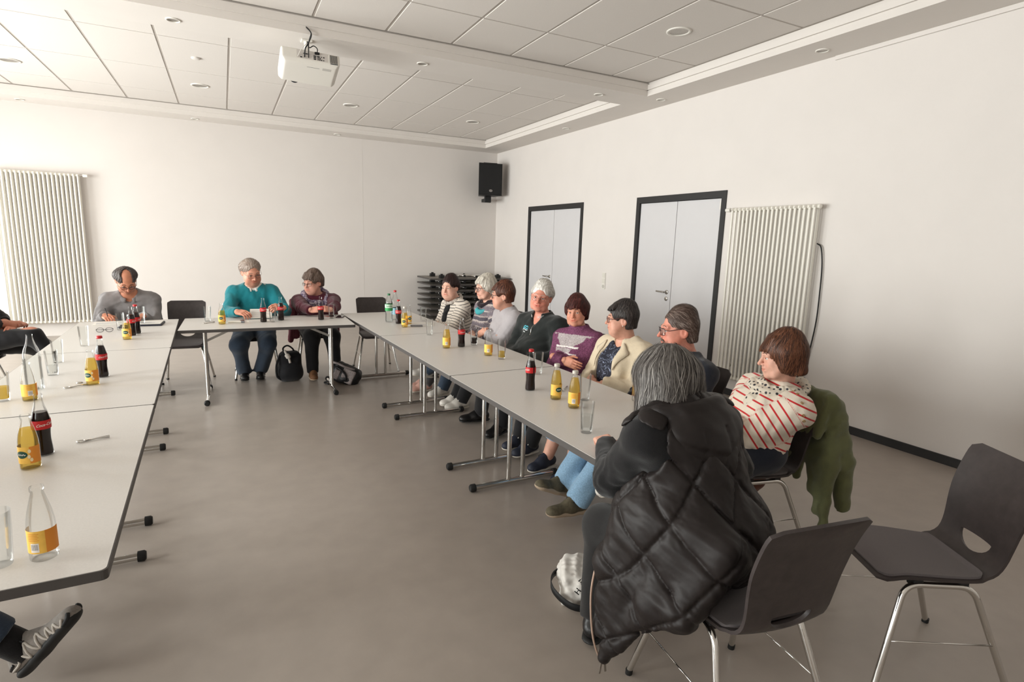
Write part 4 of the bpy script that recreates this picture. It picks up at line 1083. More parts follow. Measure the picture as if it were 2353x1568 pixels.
def face_parts(S, b, root):
    R0 = S['root']
    for q in (1, -1):
        c = A3((q * 0.031, 0.0735, 0.0018)); gz = S.get('gaze', (0, 0))
        m = MB().lathe([(0.0125 * math.sin(R(a)), -0.0125 * math.cos(R(a))) for a in range(15, 180, 15)], 12)
        o = MB().add(to_world(b, root, np.array(m.v) + c), m.f).build('eye', M_EYE, R0, True)
        m = MB().lathe([(0.0058 * math.sin(R(a)), -0.0058 * math.cos(R(a))) for a in range(15, 180, 22)], 10)
        ic = c + A3((gz[0] * 0.006, 0.0088, gz[1] * 0.006 + 0.0005))
        MB().add(to_world(b, root, np.array(m.v) + ic), m.f).build('iris', M_IRIS, o, True)
        br = S.get('brow', S['hair']['cols'][0]); pts = []
        for x, z in ((0.013, 0.0262), (0.024, 0.0292), (0.036, 0.0285), (0.047, 0.0215)):
            pts.append((q * x, face_y(b, q * x, z) + 0.0005, z))
        MB().tube([tuple(p) for p in to_world(b, root, spline(pts, 3))], [0.0014, 0.002, 0.0024, 0.0026, 0.0026, 0.0024, 0.0022, 0.0018, 0.0014, 0.0008], 6).build('eyebrow', mat('brow_%d_%d_%d' % tuple(br), br, 0.8), R0, True)
    G = S.get('glasses')
    if G:
        gm = mat('frame_%d_%d_%d' % tuple(G['rgb']), G['rgb'], 0.35, G.get('metal', 0.0)); r = G.get('r', 0.0017); hw, hh = G.get('size', (0.0255, 0.0175)); zc = G.get('z', -0.003); yo = 0.104
        e = empty('glasses', tuple(b.hc - root)); e.parent = R0
        off = A3(e.location)
        yfr = max(face_y(b, 0, 0.004) + 0.004, face_y(b, 0.031, 0.016) + 0.008, face_y(b, -0.031, 0.016) + 0.008)
        for q in (1, -1):
            ring = []
            for a in range(0, 360, 15):
                ca, sa = math.cos(R(a)), math.sin(R(a)); pw = G.get('sq', 0.6)
                x = q * 0.033 + hw * math.copysign(abs(ca) ** pw, ca); z = zc + hh * math.copysign(abs(sa) ** pw, sa)
                ring.append((x, yfr - 6.5 * max(abs(x) - 0.015, 0) ** 2, z))
            W = to_world(b, root, ring) - off
            if G.get('rim', True): MB().tube([tuple(p) for p in W], r, 6, closed=True).build('rim', gm, e, True)
            else: MB().tube([tuple(p) for p in W[:13]], r * 0.7, 6).build('rim', gm, e, True)
            n = len(W); c0 = W.mean(0)
            MB().add([tuple(c0)] + [tuple(p) for p in W], [(0, i + 1, (i + 1) % n + 1) for i in range(n)]).build('lens', M_LENS, e)
            xo = q * (0.033 + hw); yy = yfr - 6.5 * (0.033 + hw - 0.015) ** 2
            MB().tube([tuple(p) for p in to_world(b, root, [(xo, yy, zc + hh * 0.5), (q * 0.072, yy - 0.02, zc + hh * 0.5), (q * 0.082, -0.004, 0.02), (q * 0.081, -0.03, 0.004)]) - off], r * 1.1, 6).build('temple', gm, e, True)
        MB().tube([tuple(p) for p in to_world(b, root, [(-0.0085, yfr, zc + 0.004), (0, yfr + 0.003, zc + 0.008), (0.0085, yfr, zc + 0.004)]) - off], r, 6).build('bridge', gm, e, True)
    if S.get('earring'):
        for q in (1, -1):
            p = to_world(b, root, [(q * 0.083, -0.002, -0.038)])[0]
            m = MB().lathe([(0.004 * math.sin(R(a)), -0.004 * math.cos(R(a))) for a in range(15, 180, 30)], 8); MB().add([tuple(A3(v) + p) for v in m.v], m.f).build('earring', mat('pearl', (232, 226, 214), 0.2), R0, True)
    if S.get('moustache'):
        P0 = []; rg = np.random.RandomState(5)
        for k in range(160):
            x = rg.uniform(-0.030, 0.030); z = -0.0445 - 0.25 * abs(x) + rg.uniform(-0.004, 0.003); y = face_y(b, x, z) + 0.002
            P0.append([(x, y, z), (x * 1.12 + rg.normal(0, .001), y + 0.003, z - 0.005), (x * 1.22 + rg.normal(0, .001), y + 0.001, z - 0.011)])
        P = np.array(P0); Nn = np.tile(A3((0, 1, 0.2)), (160, 3, 1)); c = np.array(lin(S['moustache'])); V, Q, C = ribbons(P, Nn, 0.0016, np.tile(c, (160, 1)) * rg.uniform(0.6, 1.3, (160, 1)))
        np_obj('moustache', to_world(b, root, V), Q, M_HAIR, R0, {'Col': C})
def shoe(S, b, root, i, D, side_name='shoe'):
    """upper with tongue opening, sole, laces; heel under the ankle"""
    a = b.ank[i]; toe = nrm(A3(D['toe'])); up = nrm(A3(D.get('up', (0, 0, 1)))); up = nrm(up - toe * np.dot(up, toe)); rt = np.cross(toe, up); M = np.stack([rt, toe, up], 1)
    l = D.get('len', 0.275); hgt = D.get('h', 0.075); h = D.get('v', 0.0065)
    F = Field((-0.07, -0.10, -0.01), (0.07, l - 0.04, 0.16), h); e = l - 0.105
    F.cone((0, -0.045, 0.052), (0, 0.05, 0.050), 0.036, 0.039, 0.02); F.cone((0, 0.05, 0.046), (0.003, e - 0.035, 0.034), 0.041, 0.030, 0.03)
    F.ell((0.002, e - 0.05, 0.034), (0.042, 0.05, 0.026), None, 0.02)
    F.cone((0, -0.02, 0.06), (0, -0.012, hgt + 0.03), 0.038, 0.037, 0.02, capb=True)
    F.cone((0, 0.07, 0.062), (0, 0.02, hgt + 0.022), 0.024, 0.024, 0.02)
    F.plane((0, 0, 0.017), (0, 0, -1))
    V, Q = F.mesh(); st = lambda V: (A3(a) - M @ A3((0, 0, 0.075))) + V @ M.T - root
    o = np_obj('shoe', st(V), Q, D['mat'], S['root'])
    G = Field((-0.07, -0.11, -0.02), (0.07, l - 0.02, 0.06), h)
    t = D.get('sole_t', 0.013)
    G.cone((0, -0.045, t), (0.002, 0.04, t), 0.042, 0.040, 0.01, flat=((0, 0, 1), t / 0.042)); G.cone((0.002, 0.04, t), (0.004, e - 0.045, t + 0.003), 0.044, 0.045, 0.02, flat=((0, 0, 1), t / 0.044))
    V, Q = G.mesh(); so = np_obj('sole', st(V), Q, D['sole'], o)
    if D.get('laces'):
        for k in range(D.get('nl', 4)):
            y = 0.035 + k * 0.021; z = 0.092 - k * 0.0085
            sgn = 1 if k % 2 else -1
            pts = [(-0.026, y, z - 0.012), (-0.012, y + 0.004 * sgn, z + 0.001), (0.012, y - 0.004 * sgn, z + 0.001), (0.026, y, z - 0.012)]
            MB().tube([tuple(p) for p in st(np.array(spline(pts, 3)))], 0.0028, 5).build('lace', D['laces'], o, True)
        pts = [(0, 0.03, 0.096), (-0.022, 0.036, 0.106), (-0.034, 0.05, 0.09), (-0.012, 0.042, 0.094), (0, 0.03, 0.096), (0.022, 0.036, 0.106), (0.034, 0.052, 0.09), (0.01, 0.042, 0.094)]
        MB().tube([tuple(p) for p in st(np.array(spline(pts, 4)))], 0.0026, 5).build('lace_bow', D['laces'], o, True)
    for (nm, pts, r, mm) in D.get('trim', []):
        for sx in (1, -1):
            q = []
            for (_, y, z) in spline(pts, 5):
                xs = np.linspace(0.068, 0.0, 137); P = np.stack([sx * xs, np.full(137, y), np.full(137, z)], 1); dd = F.sample(P); k = int(np.argmax(dd < 0))
                q.append((sx * (xs[k] + 0.001), y, z))
            MB().tube([tuple(p) for p in st(np.array(q))], r, 6).build(nm, mm, o, True)
    return o
def top(S, b, root, name, m, inf=0.014, hem=-0.06, neck=0.066, h=0.009, fold=0.006, cut=0.0, seed=1, k=0.06, vneck=None, extra=None, open_front=None, sleeves=True, sfold=0.004, neck_h=0.0, paint=None):
    """garment for the trunk and arms, one continuous mesh with stripe coordinate sv"""
    h = S.get('tv', h); lo, hi = bounds(b, 0.19, legs=False); hi[2] = max(hi[2], b.nb[2] + 0.12)
    F = Field(lo, hi, h); add_torso(F, b, inf, k)
    if sleeves: add_arms(F, b, inf, 0.035, cut)
    if extra: extra(F)
    F.disp(wob(seed, 26, fold)); F.disp(wob(seed + 500, 75, fold * 0.5))
    # gathers round the elbows
    for i in (0, 1):
        if not sleeves: break
        e = b.elb[i]; ax = nrm(b.wri[i] - b.sho[i])
        def gath(X, Y, Z, e=e, ax=ax):
            r2 = (X - e[0]) ** 2 + (Y - e[1]) ** 2 + (Z - e[2]) ** 2
            t = (X - e[0]) * ax[0] + (Y - e[1]) * ax[1] + (Z - e[2]) * ax[2]
            return (sfold * 0.75 * np.exp(-r2 / 0.014) * np.sin(t * 120 + 3.2 * np.sin(33 * X + 27 * Y + 25 * Z) + 1.5 * np.sin(61 * Z - 40 * X))).astype(np.float32)
        F.disp(gath)
    hd = b.Rm[:, 1] if hasattr(b, 'Rm') else b.sf
    F.cone(b.nb - b.u * 0.02 - b.sf * 0.0, b.nb + b.u * 0.2 + b.sf * 0.03, neck, neck + 0.02, 0.01, 's')
    if neck_h:      # stand-up collar
        F.cone(b.nb - b.u * 0.02, b.nb + b.u * neck_h + b.sf * 0.01, neck + 0.022, neck + 0.012, 0.02, capb=True); F.cone(b.nb - b.u * 0.1, b.nb + b.u * 0.25 + b.sf * 0.02, neck, neck, 0.004, 's')
    if vneck:       # V opening: depth below the neck base
        F.cone(b.nb + b.sf * 0.10 + b.u * 0.02, b.nb + b.sf * 0.16 - b.u * vneck, 0.055, 0.004, 0.008, 's')
    if open_front:  # jacket left open: width at the top / bottom
        w0, w1, sh = open_front
        F.cone(b.nb + b.sf * 0.14 + b.u * 0.02 + b.sr * sh, b.hp + b.sf * 0.22 - b.u * 0.1 + b.sr * sh, w0, w1, 0.008, 's')
    F.plane(b.hp + b.u * hem, -b.u + b.sf * 0.25)
    V, Q = F.mesh(); V = smoothV(V, Q, 1, 0.3)
    sv = (V - b.hp) @ b.u
    def seg(a, c):
        d = c - a; t = np.clip(((V - a) @ d) / (d @ d), 0, 1); return np.linalg.norm(V - a - t[:, None] * d, axis=1), t * np.linalg.norm(d)
    if sleeves:
        for i in (0, 1):
            inward = nrm(b.nb - b.sho[i])
            d1, t1 = seg(b.sho[i], b.elb[i]); d2, t2 = seg(b.elb[i], b.wri[i]); l1 = np.linalg.norm(b.elb[i] - b.sho[i])
            out = ((V - b.sho[i]) @ inward) < 0.035
            a1 = (d1 < 0.055 + inf + 0.025) & out & (t1 > 0.0); a2 = d2 < 0.045 + inf + 0.012
            sv = np.where(a1 & (t1 > 0.01), 0.5 + t1, sv); sv = np.where(a2 & (d2 < d1), 0.5 + l1 + t2, sv)
    at = {'sv': sv}
    if paint: at['Col'] = paint(V, sv)
    o = np_obj(name, V - root, Q, m, S['root'], at); b.topF = F
    return o
def trousers(S, b, root, m, inf=0.012, h=0.0125, cut=-0.012, flare=0.006, name='trousers', seed=3, fold=0.005):
    h = S.get('tv', h); lo, hi = bounds(b, 0.16, arms=False); hi[2] = b.hp[2] + 0.22
    F = Field(lo, hi, h); Rp = np.stack([b.right, nrm(np.cross(b.u, b.right)), b.u])
    F.ell(b.hp + b.u * 0.02, (0.172 * b.g + inf, 0.125 * b.g + inf, 0.125 + inf), Rp, 0.06)
    add_legs(F, b, inf, 0.05, cut, flare)
    F.disp(wob(seed, 24, fold))
    F.plane(b.hp + b.up * 0.13, b.up); V, Q = F.mesh(); V = smoothV(V, Q, 1, 0.3)
    return np_obj(name, V - root, Q, m, S['root'])
def ring_scarf(S, b, root, m, name='scarf', r=0.024, R1=0.075, turns=1.6, drop=0.05, seed=2, ends=(), h=0.005, z0=-0.01):
    R1 += 0.018; r += 0.004; z0 += 0.028
    lo = b.nb - 0.24; hi = b.nb + 0.2
    for e in ends:
        for p in e: lo = np.minimum(lo, A3(p) - 0.08); hi = np.maximum(hi, A3(p) + 0.08)
    F = Field(lo, hi, h); rg = np.random.RandomState(seed); n = 30
    pr = None
    for k in range(int(n * turns) + 1):
        a = 2 * PI * k / n; rr = R1 + 0.012 * math.sin(a * 1.3 + seed) + 0.006 * (k / n)
        fr = 0.5 - 0.5 * math.cos(a)     # 1 at the front
        p = b.nb - b.sf * math.cos(a) * rr * 1.05 + b.sr * math.sin(a) * rr + b.u * (z0 + 0.035 - drop * fr - 0.022 * k / n) + b.sf * 0.015
        if pr is not None: F.cone(pr, p, r * (0.9 + 0.25 * math.sin(k * 0.9)), r * (0.9 + 0.25 * math.sin(k * 0.9 + 0.9)), 0.01)
        pr = p
    for e in ends:
        for p, q in zip(e, e[1:]): F.cone(p, q, 0.046, 0.052, 0.02, flat=(b.sf, 0.42))
    F.disp(wob(seed + 9, 90, 0.006))
    V, Q = F.mesh(); V = smoothV(V, Q, 1, 0.3); return np_obj(name, V - root, Q, m, S['root'])
PEOPLE = []
def person(S):
    """body (one figure) + clothing, hair, glasses, shoes as parts"""
    b = skeleton(S); r0 = A3((S['hip'][0], S['hip'][1], 0)); S['root'] = empty('person', tuple(r0))
    tag(S['root'], S['label'], 'person'); seed = S.get('seed', 1)
    Vs, Qs, Cs = [], [], []; n = 0
    sk = np.array(lin(S['skin']))
    if S.get('head') and not S.get('nohead'):
        V, Q, C = make_head(S, b); Vs.append(V); Qs.append(Q); Cs.append(C); n += len(V)
    lo, hi = bounds(b, 0.16); F = Field(lo, hi, S.get('bv', 0.017)); add_torso(F, b, 0.0); add_arms(F, b, -0.002, 0.03, -0.0); add_legs(F, b, -0.002)
    if S.get('head') and not S.get('nohead'): F.cone(b.nb, b.hc - A3(b.Rm[:, 2]) * 0.05, 0.05, 0.045, 0.03)
    V, Q = F.mesh(); Vs.append(V); Qs.append(Q + n); Cs.append(np.tile(sk, (len(V), 1))); n += len(V)
    for i in (0, 1):
        A = S['arms'][i]
        if A.get('hand'):
            hd = A['hand']; d = nrm(b.wri[i] - b.elb[i]) if hd.get('dir') is None else nrm(b.P(('l', *hd['dir'])) - r0)
            bk = b.P(('l', *hd.get('back', (0, 0, 1)))) - r0
            V, Q = hand(b.wri[i], d, bk, i, hd.get('curl', 0.5), hd.get('spread', 0.1), hd.get('s', 1.0) * (0.94 if b.s < 1 else 1.0), hd.get('thumb', 0.5))
            Vs.append(V); Qs.append(Q + n); Cs.append(np.tile(sk * (1, 0.94, 0.92), (len(V), 1))); n += len(V)
    np_obj('body', np.concatenate(Vs) - r0, np.concatenate(Qs), M_SKIN, S['root'], {'Col': np.concatenate(Cs)})
    if S.get('head') and not S.get('nohead'):
        make_hair(S, b, r0, seed); face_parts(S, b, r0)
    S['dress'](S, b, r0)
    for i in (0, 1):
        if S['legs'][i].get('shoe'): shoe(S, b, r0, i, S['legs'][i]['shoe'])
    PEOPLE.append((S, b)); return b

SK_A = (208, 156, 134); SK_B = (214, 166, 146); SK_C = (202, 142, 118); SK_D = (208, 140, 120)
NAVY = cloth('navy', (28, 32, 44)); BLACKC = cloth('black', (22, 21, 23)); DJEANS = cloth('dark_jeans', (54, 66, 82), nscale=200, noise=0.15); LJEANS = cloth('light_jeans', (132, 164, 190), nscale=160, noise=0.2)
S_WHITE = mat('shoe_white', (214, 208, 200), 0.5); S_PINK = mat('shoe_pink', (206, 160, 146), 0.6); S_BLACK = mat('shoe_black', (22, 21, 22), 0.35); S_NAVY = mat('shoe_navy', (34, 38, 52), 0.6, bump=0.3, bscale=500)
S_OLIVE = mat('shoe_olive', (92, 84, 66), 0.8, noise=0.25, nscale=50, bump=0.3, bscale=300); S_BROWN = mat('shoe_brown', (112, 76, 48), 0.7, noise=0.1)
SOLE_W = mat('sole_white', (200, 192, 180), 0.6); SOLE_B = mat('sole_black', (26, 26, 26), 0.6); SOLE_T = mat('sole_tan', (176, 156, 134), 0.7); LACE_W = mat('lace_white', (220, 216, 208), 0.7); LACE_B = mat('lace_black', (26, 26, 28), 0.7)
def SH(m, sole, toe, laces=None, **k): return dict(mat=m, sole=sole, toe=toe, laces=laces, **k)
def legs(x, y, toe, m, sole, laces, dx=0.1, z=0.085, x2=None, y2=None, **k):
    return [dict(ankle=('w', x, y + dx, z), shoe=SH(m, sole, toe, laces, **k)), dict(ankle=('w', x if x2 is None else x2, (y - dx) if y2 is None else y2, z), shoe=SH(m, sole, toe, laces, **k))]
CROSS = lambda z=0.80, y=0.23: [dict(wrist=('l', -0.12, y, z - 0.02), hint=(0.7, -0.1, -1)), dict(wrist=('l', 0.10, y + 0.03, z + 0.02), hint=(-0.7, -0.1, -1))]
LAP = lambda z=0.64, y=0.21: [dict(wrist=('l', 0.08, y, z), hint=(0.8, -0.4, -0.5), hand=dict(curl=0.7, dir=(-0.8, 0.5, -0.1))), dict(wrist=('l', -0.08, y + 0.02, z), hint=(-0.8, -0.4, -0.5), hand=dict(curl=0.7, dir=(0.8, 0.5, -0.1)))]

# ---- 1 woman in a white top with thin dark stripes, far end of the right row
def dress1(S, b, r):
    top(S, b, r, 'sweater', striped('white_black_stripe', (214, 204, 192), (48, 44, 46), 0.030, 0.0062), seed=11, fold=0.004, hem=-0.10, h=0.008)
    trousers(S, b, r, cloth('grey_trousers', (92, 88, 88)), seed=12)
    ring_scarf(S, b, r, dotted('check_scarf', (196, 186, 176), (34, 32, 36), 90, 0.34, 0.6), r=0.017, R1=0.066, drop=0.03, turns=1.3, seed=3)
    ring_scarf(S, b, r, cloth('black_scarf', (24, 24, 26), bump=0.5), name='scarf_end', r=0.010, R1=0.060, turns=0.3, drop=0.02, seed=4, ends=[[b.nb + b.sf * 0.10 - b.u * 0.02, b.nb + b.sf * 0.16 - b.u * 0.12, b.nb + b.sf * 0.22 - b.u * 0.22 + b.sr * 0.0, b.nb + b.sf * 0.25 - b.u * 0.30]])
person(dict(label='woman with short dark hair in a white sweater with thin black stripes', hip=(2.36, 5.86, 0.555), face=98, neck=('w', 2.275, 5.86, 0.915), head=('w', 2.20, 5.843, 1.07), look=(128, 4, 0), hs=1.03, fat=0.7, skin=SK_B, bust=1, g=1.08, s=0.93, seed=1, hv=0.0043, belly=0.5,
    arms=[dict(wrist=('l', -0.02, 0.22, 0.66), hint=(0.8, 0.1, -0.6), hand=dict(curl=0.7)), dict(wrist=('l', 0.06, 0.24, 0.66), hint=(-0.8, 0.2, -0.6), hand=dict(curl=0.8))],
    legs=legs(1.86, 5.62, (-1, -0.15, 0), S_PINK, SOLE_W, LACE_W, 0.05, y2=5.50, x2=1.80), dress=dress1, gaze=(0.2, 0),
    hair=dict(style='short', cols=[(34, 22, 22), (60, 38, 36)], vol=0.005, len=-0.04, line=0.082, fw=0.080, n=600, crown=0.010, rough=0.003, jit=0.4), brow=(70, 48, 44)))

# ---- 2 white-haired woman with glasses, patterned grey cardigan, turquoise and black scarf
def dress2(S, b, r):
    pat = banded('fairisle', [(0.0, (112, 104, 110)), (0.12, (196, 184, 178)), (0.2, (128, 118, 124)), (0.45, (170, 156, 154)), (0.52, (204, 192, 184)), (0.60, (90, 84, 92)), (0.8, (180, 166, 162)), (0.88, (128, 116, 122))], 0.16, 0.55, 140)
    top(S, b, r, 'cardigan', pat, inf=0.018, seed=21, fold=0.005, hem=-0.12)
    trousers(S, b, r, DJEANS, seed=22)
    ring_scarf(S, b, r, mat('cloth_turquoise', (66, 158, 164), 0.8, bump=0.4, bscale=200), name='turquoise_scarf', r=0.022, R1=0.084, drop=0.10, turns=1.0, seed=5, z0=-0.012)
    ring_scarf(S, b, r, cloth('dark_scarf', (40, 28, 34)), r=0.021, R1=0.070, drop=0.065, turns=1.2, seed=6, z0=0.02)
person(dict(label='white haired woman with glasses in a patterned grey cardigan and turquoise scarf', hip=(2.48, 5.28, 0.555), face=92, neck=('w', 2.43, 5.28, 0.945), head=('w', 2.375, 5.276, 1.115), look=(96, 4, 0), hs=1.0, jaw=0.94, skin=SK_B, bust=1, g=1.05, s=0.95, seed=2, hv=0.0043, nose=1.15, arms=LAP(),
    legs=[dict(ankle=('w', 1.93, 5.30, 0.085), shoe=SH(S_WHITE, SOLE_W, (-1, -0.2, 0), LACE_W)), dict(ankle=('w', 1.80, 5.42, 0.26), shoe=SH(S_WHITE, SOLE_W, (-1, -0.1, 0.2), LACE_W))], dress=dress2, glasses=dict(rgb=(70, 52, 50), size=(0.024, 0.019), sq=0.8),
    hair=dict(style='bob', cols=[(196, 188, 176), (226, 220, 208), (150, 142, 132)], vol=0.012, len=-0.07, line=0.062, cover=True, coverlen=-0.015, n=700, fringe=(0.012, 0.050), crown=0.01), brow=(150, 140, 130), earring=True))

# ---- 3 brown-haired woman in a light grey cardigan, seen in profile
def dress3(S, b, r):
    top(S, b, r, 'cardigan', cloth('light_grey_knit', (168, 162, 164), noise=0.1, nscale=260), inf=0.017, seed=31, fold=0.006, hem=-0.12, cut=0.05, sfold=0.007)
    trousers(S, b, r, BLACKC, seed=32)
    MB().tube([tuple(p - r) for p in [b.nb + b.sr * 0.07 * math.sin(a) - b.sf * 0.07 * math.cos(a) + b.u * (0.0 - 0.02 * (1 - math.cos(a))) for a in np.linspace(0.7, 5.6, 20)]], 0.0018, 6).build('necklace', M_STEEL, S['root'], True)
person(dict(label='woman with short brown hair and glasses in a plain light grey cardigan', hip=(2.46, 4.80, 0.555), face=86, neck=('w', 2.41, 4.81, 0.925), head=('w', 2.35, 4.821, 1.082), look=(68, 2, 0), hs=1.0, fat=0.6, skin=SK_A, bust=1.2, g=1.12, s=0.93, seed=3, hv=0.0043, ruddy=0.9,
    arms=[dict(wrist=('l', -0.10, 0.20, 0.70), hint=(0.7, 0.1, -1)), dict(wrist=('l', 0.06, 0.27, 0.735), hint=(-0.7, 0.0, -1), hand=dict(curl=0.5, dir=(0.8, 0.4, -0.5), back=(-0.2, 1, 0.3)))],
    legs=legs(1.94, 4.88, (-1, -0.1, 0), S_WHITE, SOLE_W, LACE_W, 0.07), dress=dress3, glasses=dict(rgb=(60, 44, 40), size=(0.023, 0.018), sq=0.7), earring=True,
    hair=dict(style='bob', cols=[(76, 42, 30), (112, 66, 46), (50, 30, 24)], vol=0.013, len=-0.07, line=0.070, fw=0.076, n=800, crown=0.012, fringe=(0.01, 0.058), rough=0.003, jit=0.4)))

# ---- 4 white-haired man in a dark zip jacket with a light logo
def dress4(S, b, r):
    top(S, b, r, 'jacket', cloth('charcoal_fleece', (30, 34, 33), noise=0.06), inf=0.018, seed=41, fold=0.007, hem=-0.09, neck=0.072, neck_h=0.05, vneck=0.10, sfold=0.006)
    trousers(S, b, r, BLACKC, seed=42)
    F = b.topF
    # chest logo: three ragged strokes of print, lying on the cloth of his right breast
    def on(x, z):
        p = b.hp + b.u * z + b.sr * x + b.sf * 0.30
        for _ in range(60):
            d = F.sample(p[None])[0]
            if d < 0.0006: break
            p = p - b.sf * max(d * 0.5, 0.001)
        return p - r + b.sf * 0.0012
    zl = b.L * 0.74
    for k, (mm, pts) in enumerate((((96, 190, 206), [(0.105, .018), (0.085, .030), (0.075, .022), (0.06, .028), (0.05, .018)]), ((96, 190, 206), [(0.11, .006), (0.09, .012), (0.07, .004), (0.052, .008)]), ((206, 210, 212), [(0.115, -.006), (0.095, .000), (0.075, -.008), (0.05, -.004)]), ((206, 210, 212), [(0.112, -.022), (0.09, -.022), (0.075, -.024)]))):
        MB().tube([tuple(on(x, zl + z)) for x, z in spline([(x, z, 0) for x, z in pts], 3) for x, z in [(x, z)]] if False else [tuple(on(q[0], zl + q[1])) for q in spline([(x, z, 0) for x, z in pts], 3)], 0.0042, 5).build('logo_stroke', mat('logo_%d' % k, mm, 0.6), S['root'])
    MB().tube([tuple(on(0.004 * math.sin(t * 3), b.L * (0.86 - 0.22 * t))) for t in np.linspace(0, 1, 10)], 0.003, 6).build('zip', M_STEEL, S['root'])
    for sgn in (1, -1):
        c = [b.nb + b.sr * sgn * (0.085 * math.cos(a)) + b.sf * (0.02 + 0.085 * math.sin(a)) + b.u * (0.035 - 0.03 * math.sin(a)) - r for a in np.linspace(-0.5, 1.2, 10)]
        for dz in (0, 0.010): MB().tube([tuple(p + b.u * dz) for p in c], 0.0022, 5).build('collar_piping', mat('piping_white', (206, 206, 204), 0.7), S['root'], True)
person(dict(label='white haired man with glasses in a dark zip jacket looking towards the viewer', hip=(2.42, 4.16, 0.57), face=106, shtilt=5, neck=('w', 2.42, 4.16, 0.955), head=('w', 2.375, 4.125, 1.138), look=(138, 3, -9), hs=1.04, skin=SK_D, g=1.12, s=1.02, sw=0.2, seed=4, belly=0.8, hv=0.0036, ruddy=0.9, jaw=1.04, nose=1.15,
    arms=LAP(0.64, 0.24),
    legs=[dict(ankle=('w', 1.96, 4.40, 0.085), shoe=SH(S_BLACK, SOLE_B, (-1, 0.1, 0), None, len=0.30)), dict(ankle=('w', 1.98, 4.03, 0.085), shoe=SH(S_BLACK, SOLE_B, (-1, -0.5, 0), None, len=0.30))], dress=dress4, glasses=dict(rgb=(150, 110, 96), size=(0.024, 0.016), metal=0.6, r=0.0012),
    hair=dict(style='short', cols=[(206, 202, 194), (232, 228, 222), (170, 164, 156)], vol=0.003, len=-0.04, line=0.080, n=800, crown=0.004, crownpt=(0.0, 0.085, 0.085), grav=0.4, rough=0.0022, jit=0.18), brow=(190, 180, 170)))

# ---- 5 woman in a purple jumper with grey panels, arms folded
def dress5(S, b, r):
    cp = np.array(lin((108, 62, 88))); cg = np.array(lin((172, 162, 162))); cw = np.array(lin((226, 220, 216)))
    def paint(V, sv):
        rg = np.random.RandomState(55); C = np.tile(cp, (len(V), 1)) * rg.uniform(0.7, 1.35, (len(V), 1))
        x = (V - b.hp) @ b.sr; f = (V - b.hp) @ b.sf; v = ((V - b.hp) @ b.u) / b.L; t = (sv < 0.49) & (f > 0.02)
        gr = lambda k: np.tile(cg, (int(k.sum()), 1)) * rg.uniform(0.75, 1.15, (int(k.sum()), 1))
        k = t & (v > 0.72) & (v < 0.97) & (np.abs(x - 0.0) < 0.05 + 0.55 * (v - 0.70)) ; C[k] = gr(k)
        k = t & (v > 0.685) & (v < 0.72) & (np.abs(x) < 0.11); C[k] = cw
        k = t & (v > 0.57) & (v < 0.67) & (x > -0.03 - 0.3 * (v - 0.57)) & (x < 0.11); C[k] = gr(k)
        k = t & (v > 0.535) & (v < 0.565) & (np.abs(x) < 0.13); C[k] = cw
        return C
    top(S, b, r, 'jumper', attr_mat('purple_knit', 0.9, bump=0.5, bscale=350, noise=0.25, nscale=170, spec=0.2), inf=0.015, seed=51, fold=0.005, hem=-0.10, neck=0.058, neck_h=0.065, sfold=0.006, h=0.007, paint=paint)
    trousers(S, b, r, BLACKC, seed=52)
    MB().tube([tuple(p - r) for p in [b.nb + b.sr * 0.062 * math.sin(a) + b.sf * (0.03 - 0.085 * math.cos(a)) + b.u * (0.03 - 0.06 * (1 - math.cos(a))) for a in np.linspace(1.2, 5.1, 20)]], 0.0018, 6).build('necklace', mat('necklace_dark', (60, 52, 52), 0.4), S['root'], True)
person(dict(label='woman with short auburn hair in a purple jumper with grey chest panels, arms folded', hip=(2.47, 3.66, 0.545), face=106, neck=('w', 2.485, 3.68, 0.895), head=('w', 2.445, 3.685, 1.064), look=(130, 2, 3), hs=0.95, skin=SK_C, bust=0.8, g=1.0, s=0.93, seed=5, hv=0.0036, ruddy=0.8, jaw=0.95,
    arms=[dict(wrist=('l', -0.08, 0.25, 0.72), hint=(0.8, -0.1, -1), hand=dict(curl=0.35, dir=(-1, 0.1, -0.12), back=(0, 1, 0.4))), dict(wrist=('l', 0.08, 0.21, 0.72), hint=(-0.8, -0.1, -1))],
    legs=legs(1.99, 3.62, (-1, -0.25, 0), S_NAVY, SOLE_W, LACE_W, 0.08), dress=dress5, gaze=(-0.2, 0), smile=1.0,
    hair=dict(style='short', cols=[(62, 26, 24), (96, 46, 40), (44, 20, 20)], vol=0.009, len=-0.08, line=0.062, n=800, cover=True, coverlen=-0.02, fringe=(0.01, 0.040), crown=0.012), brow=(70, 40, 36)))

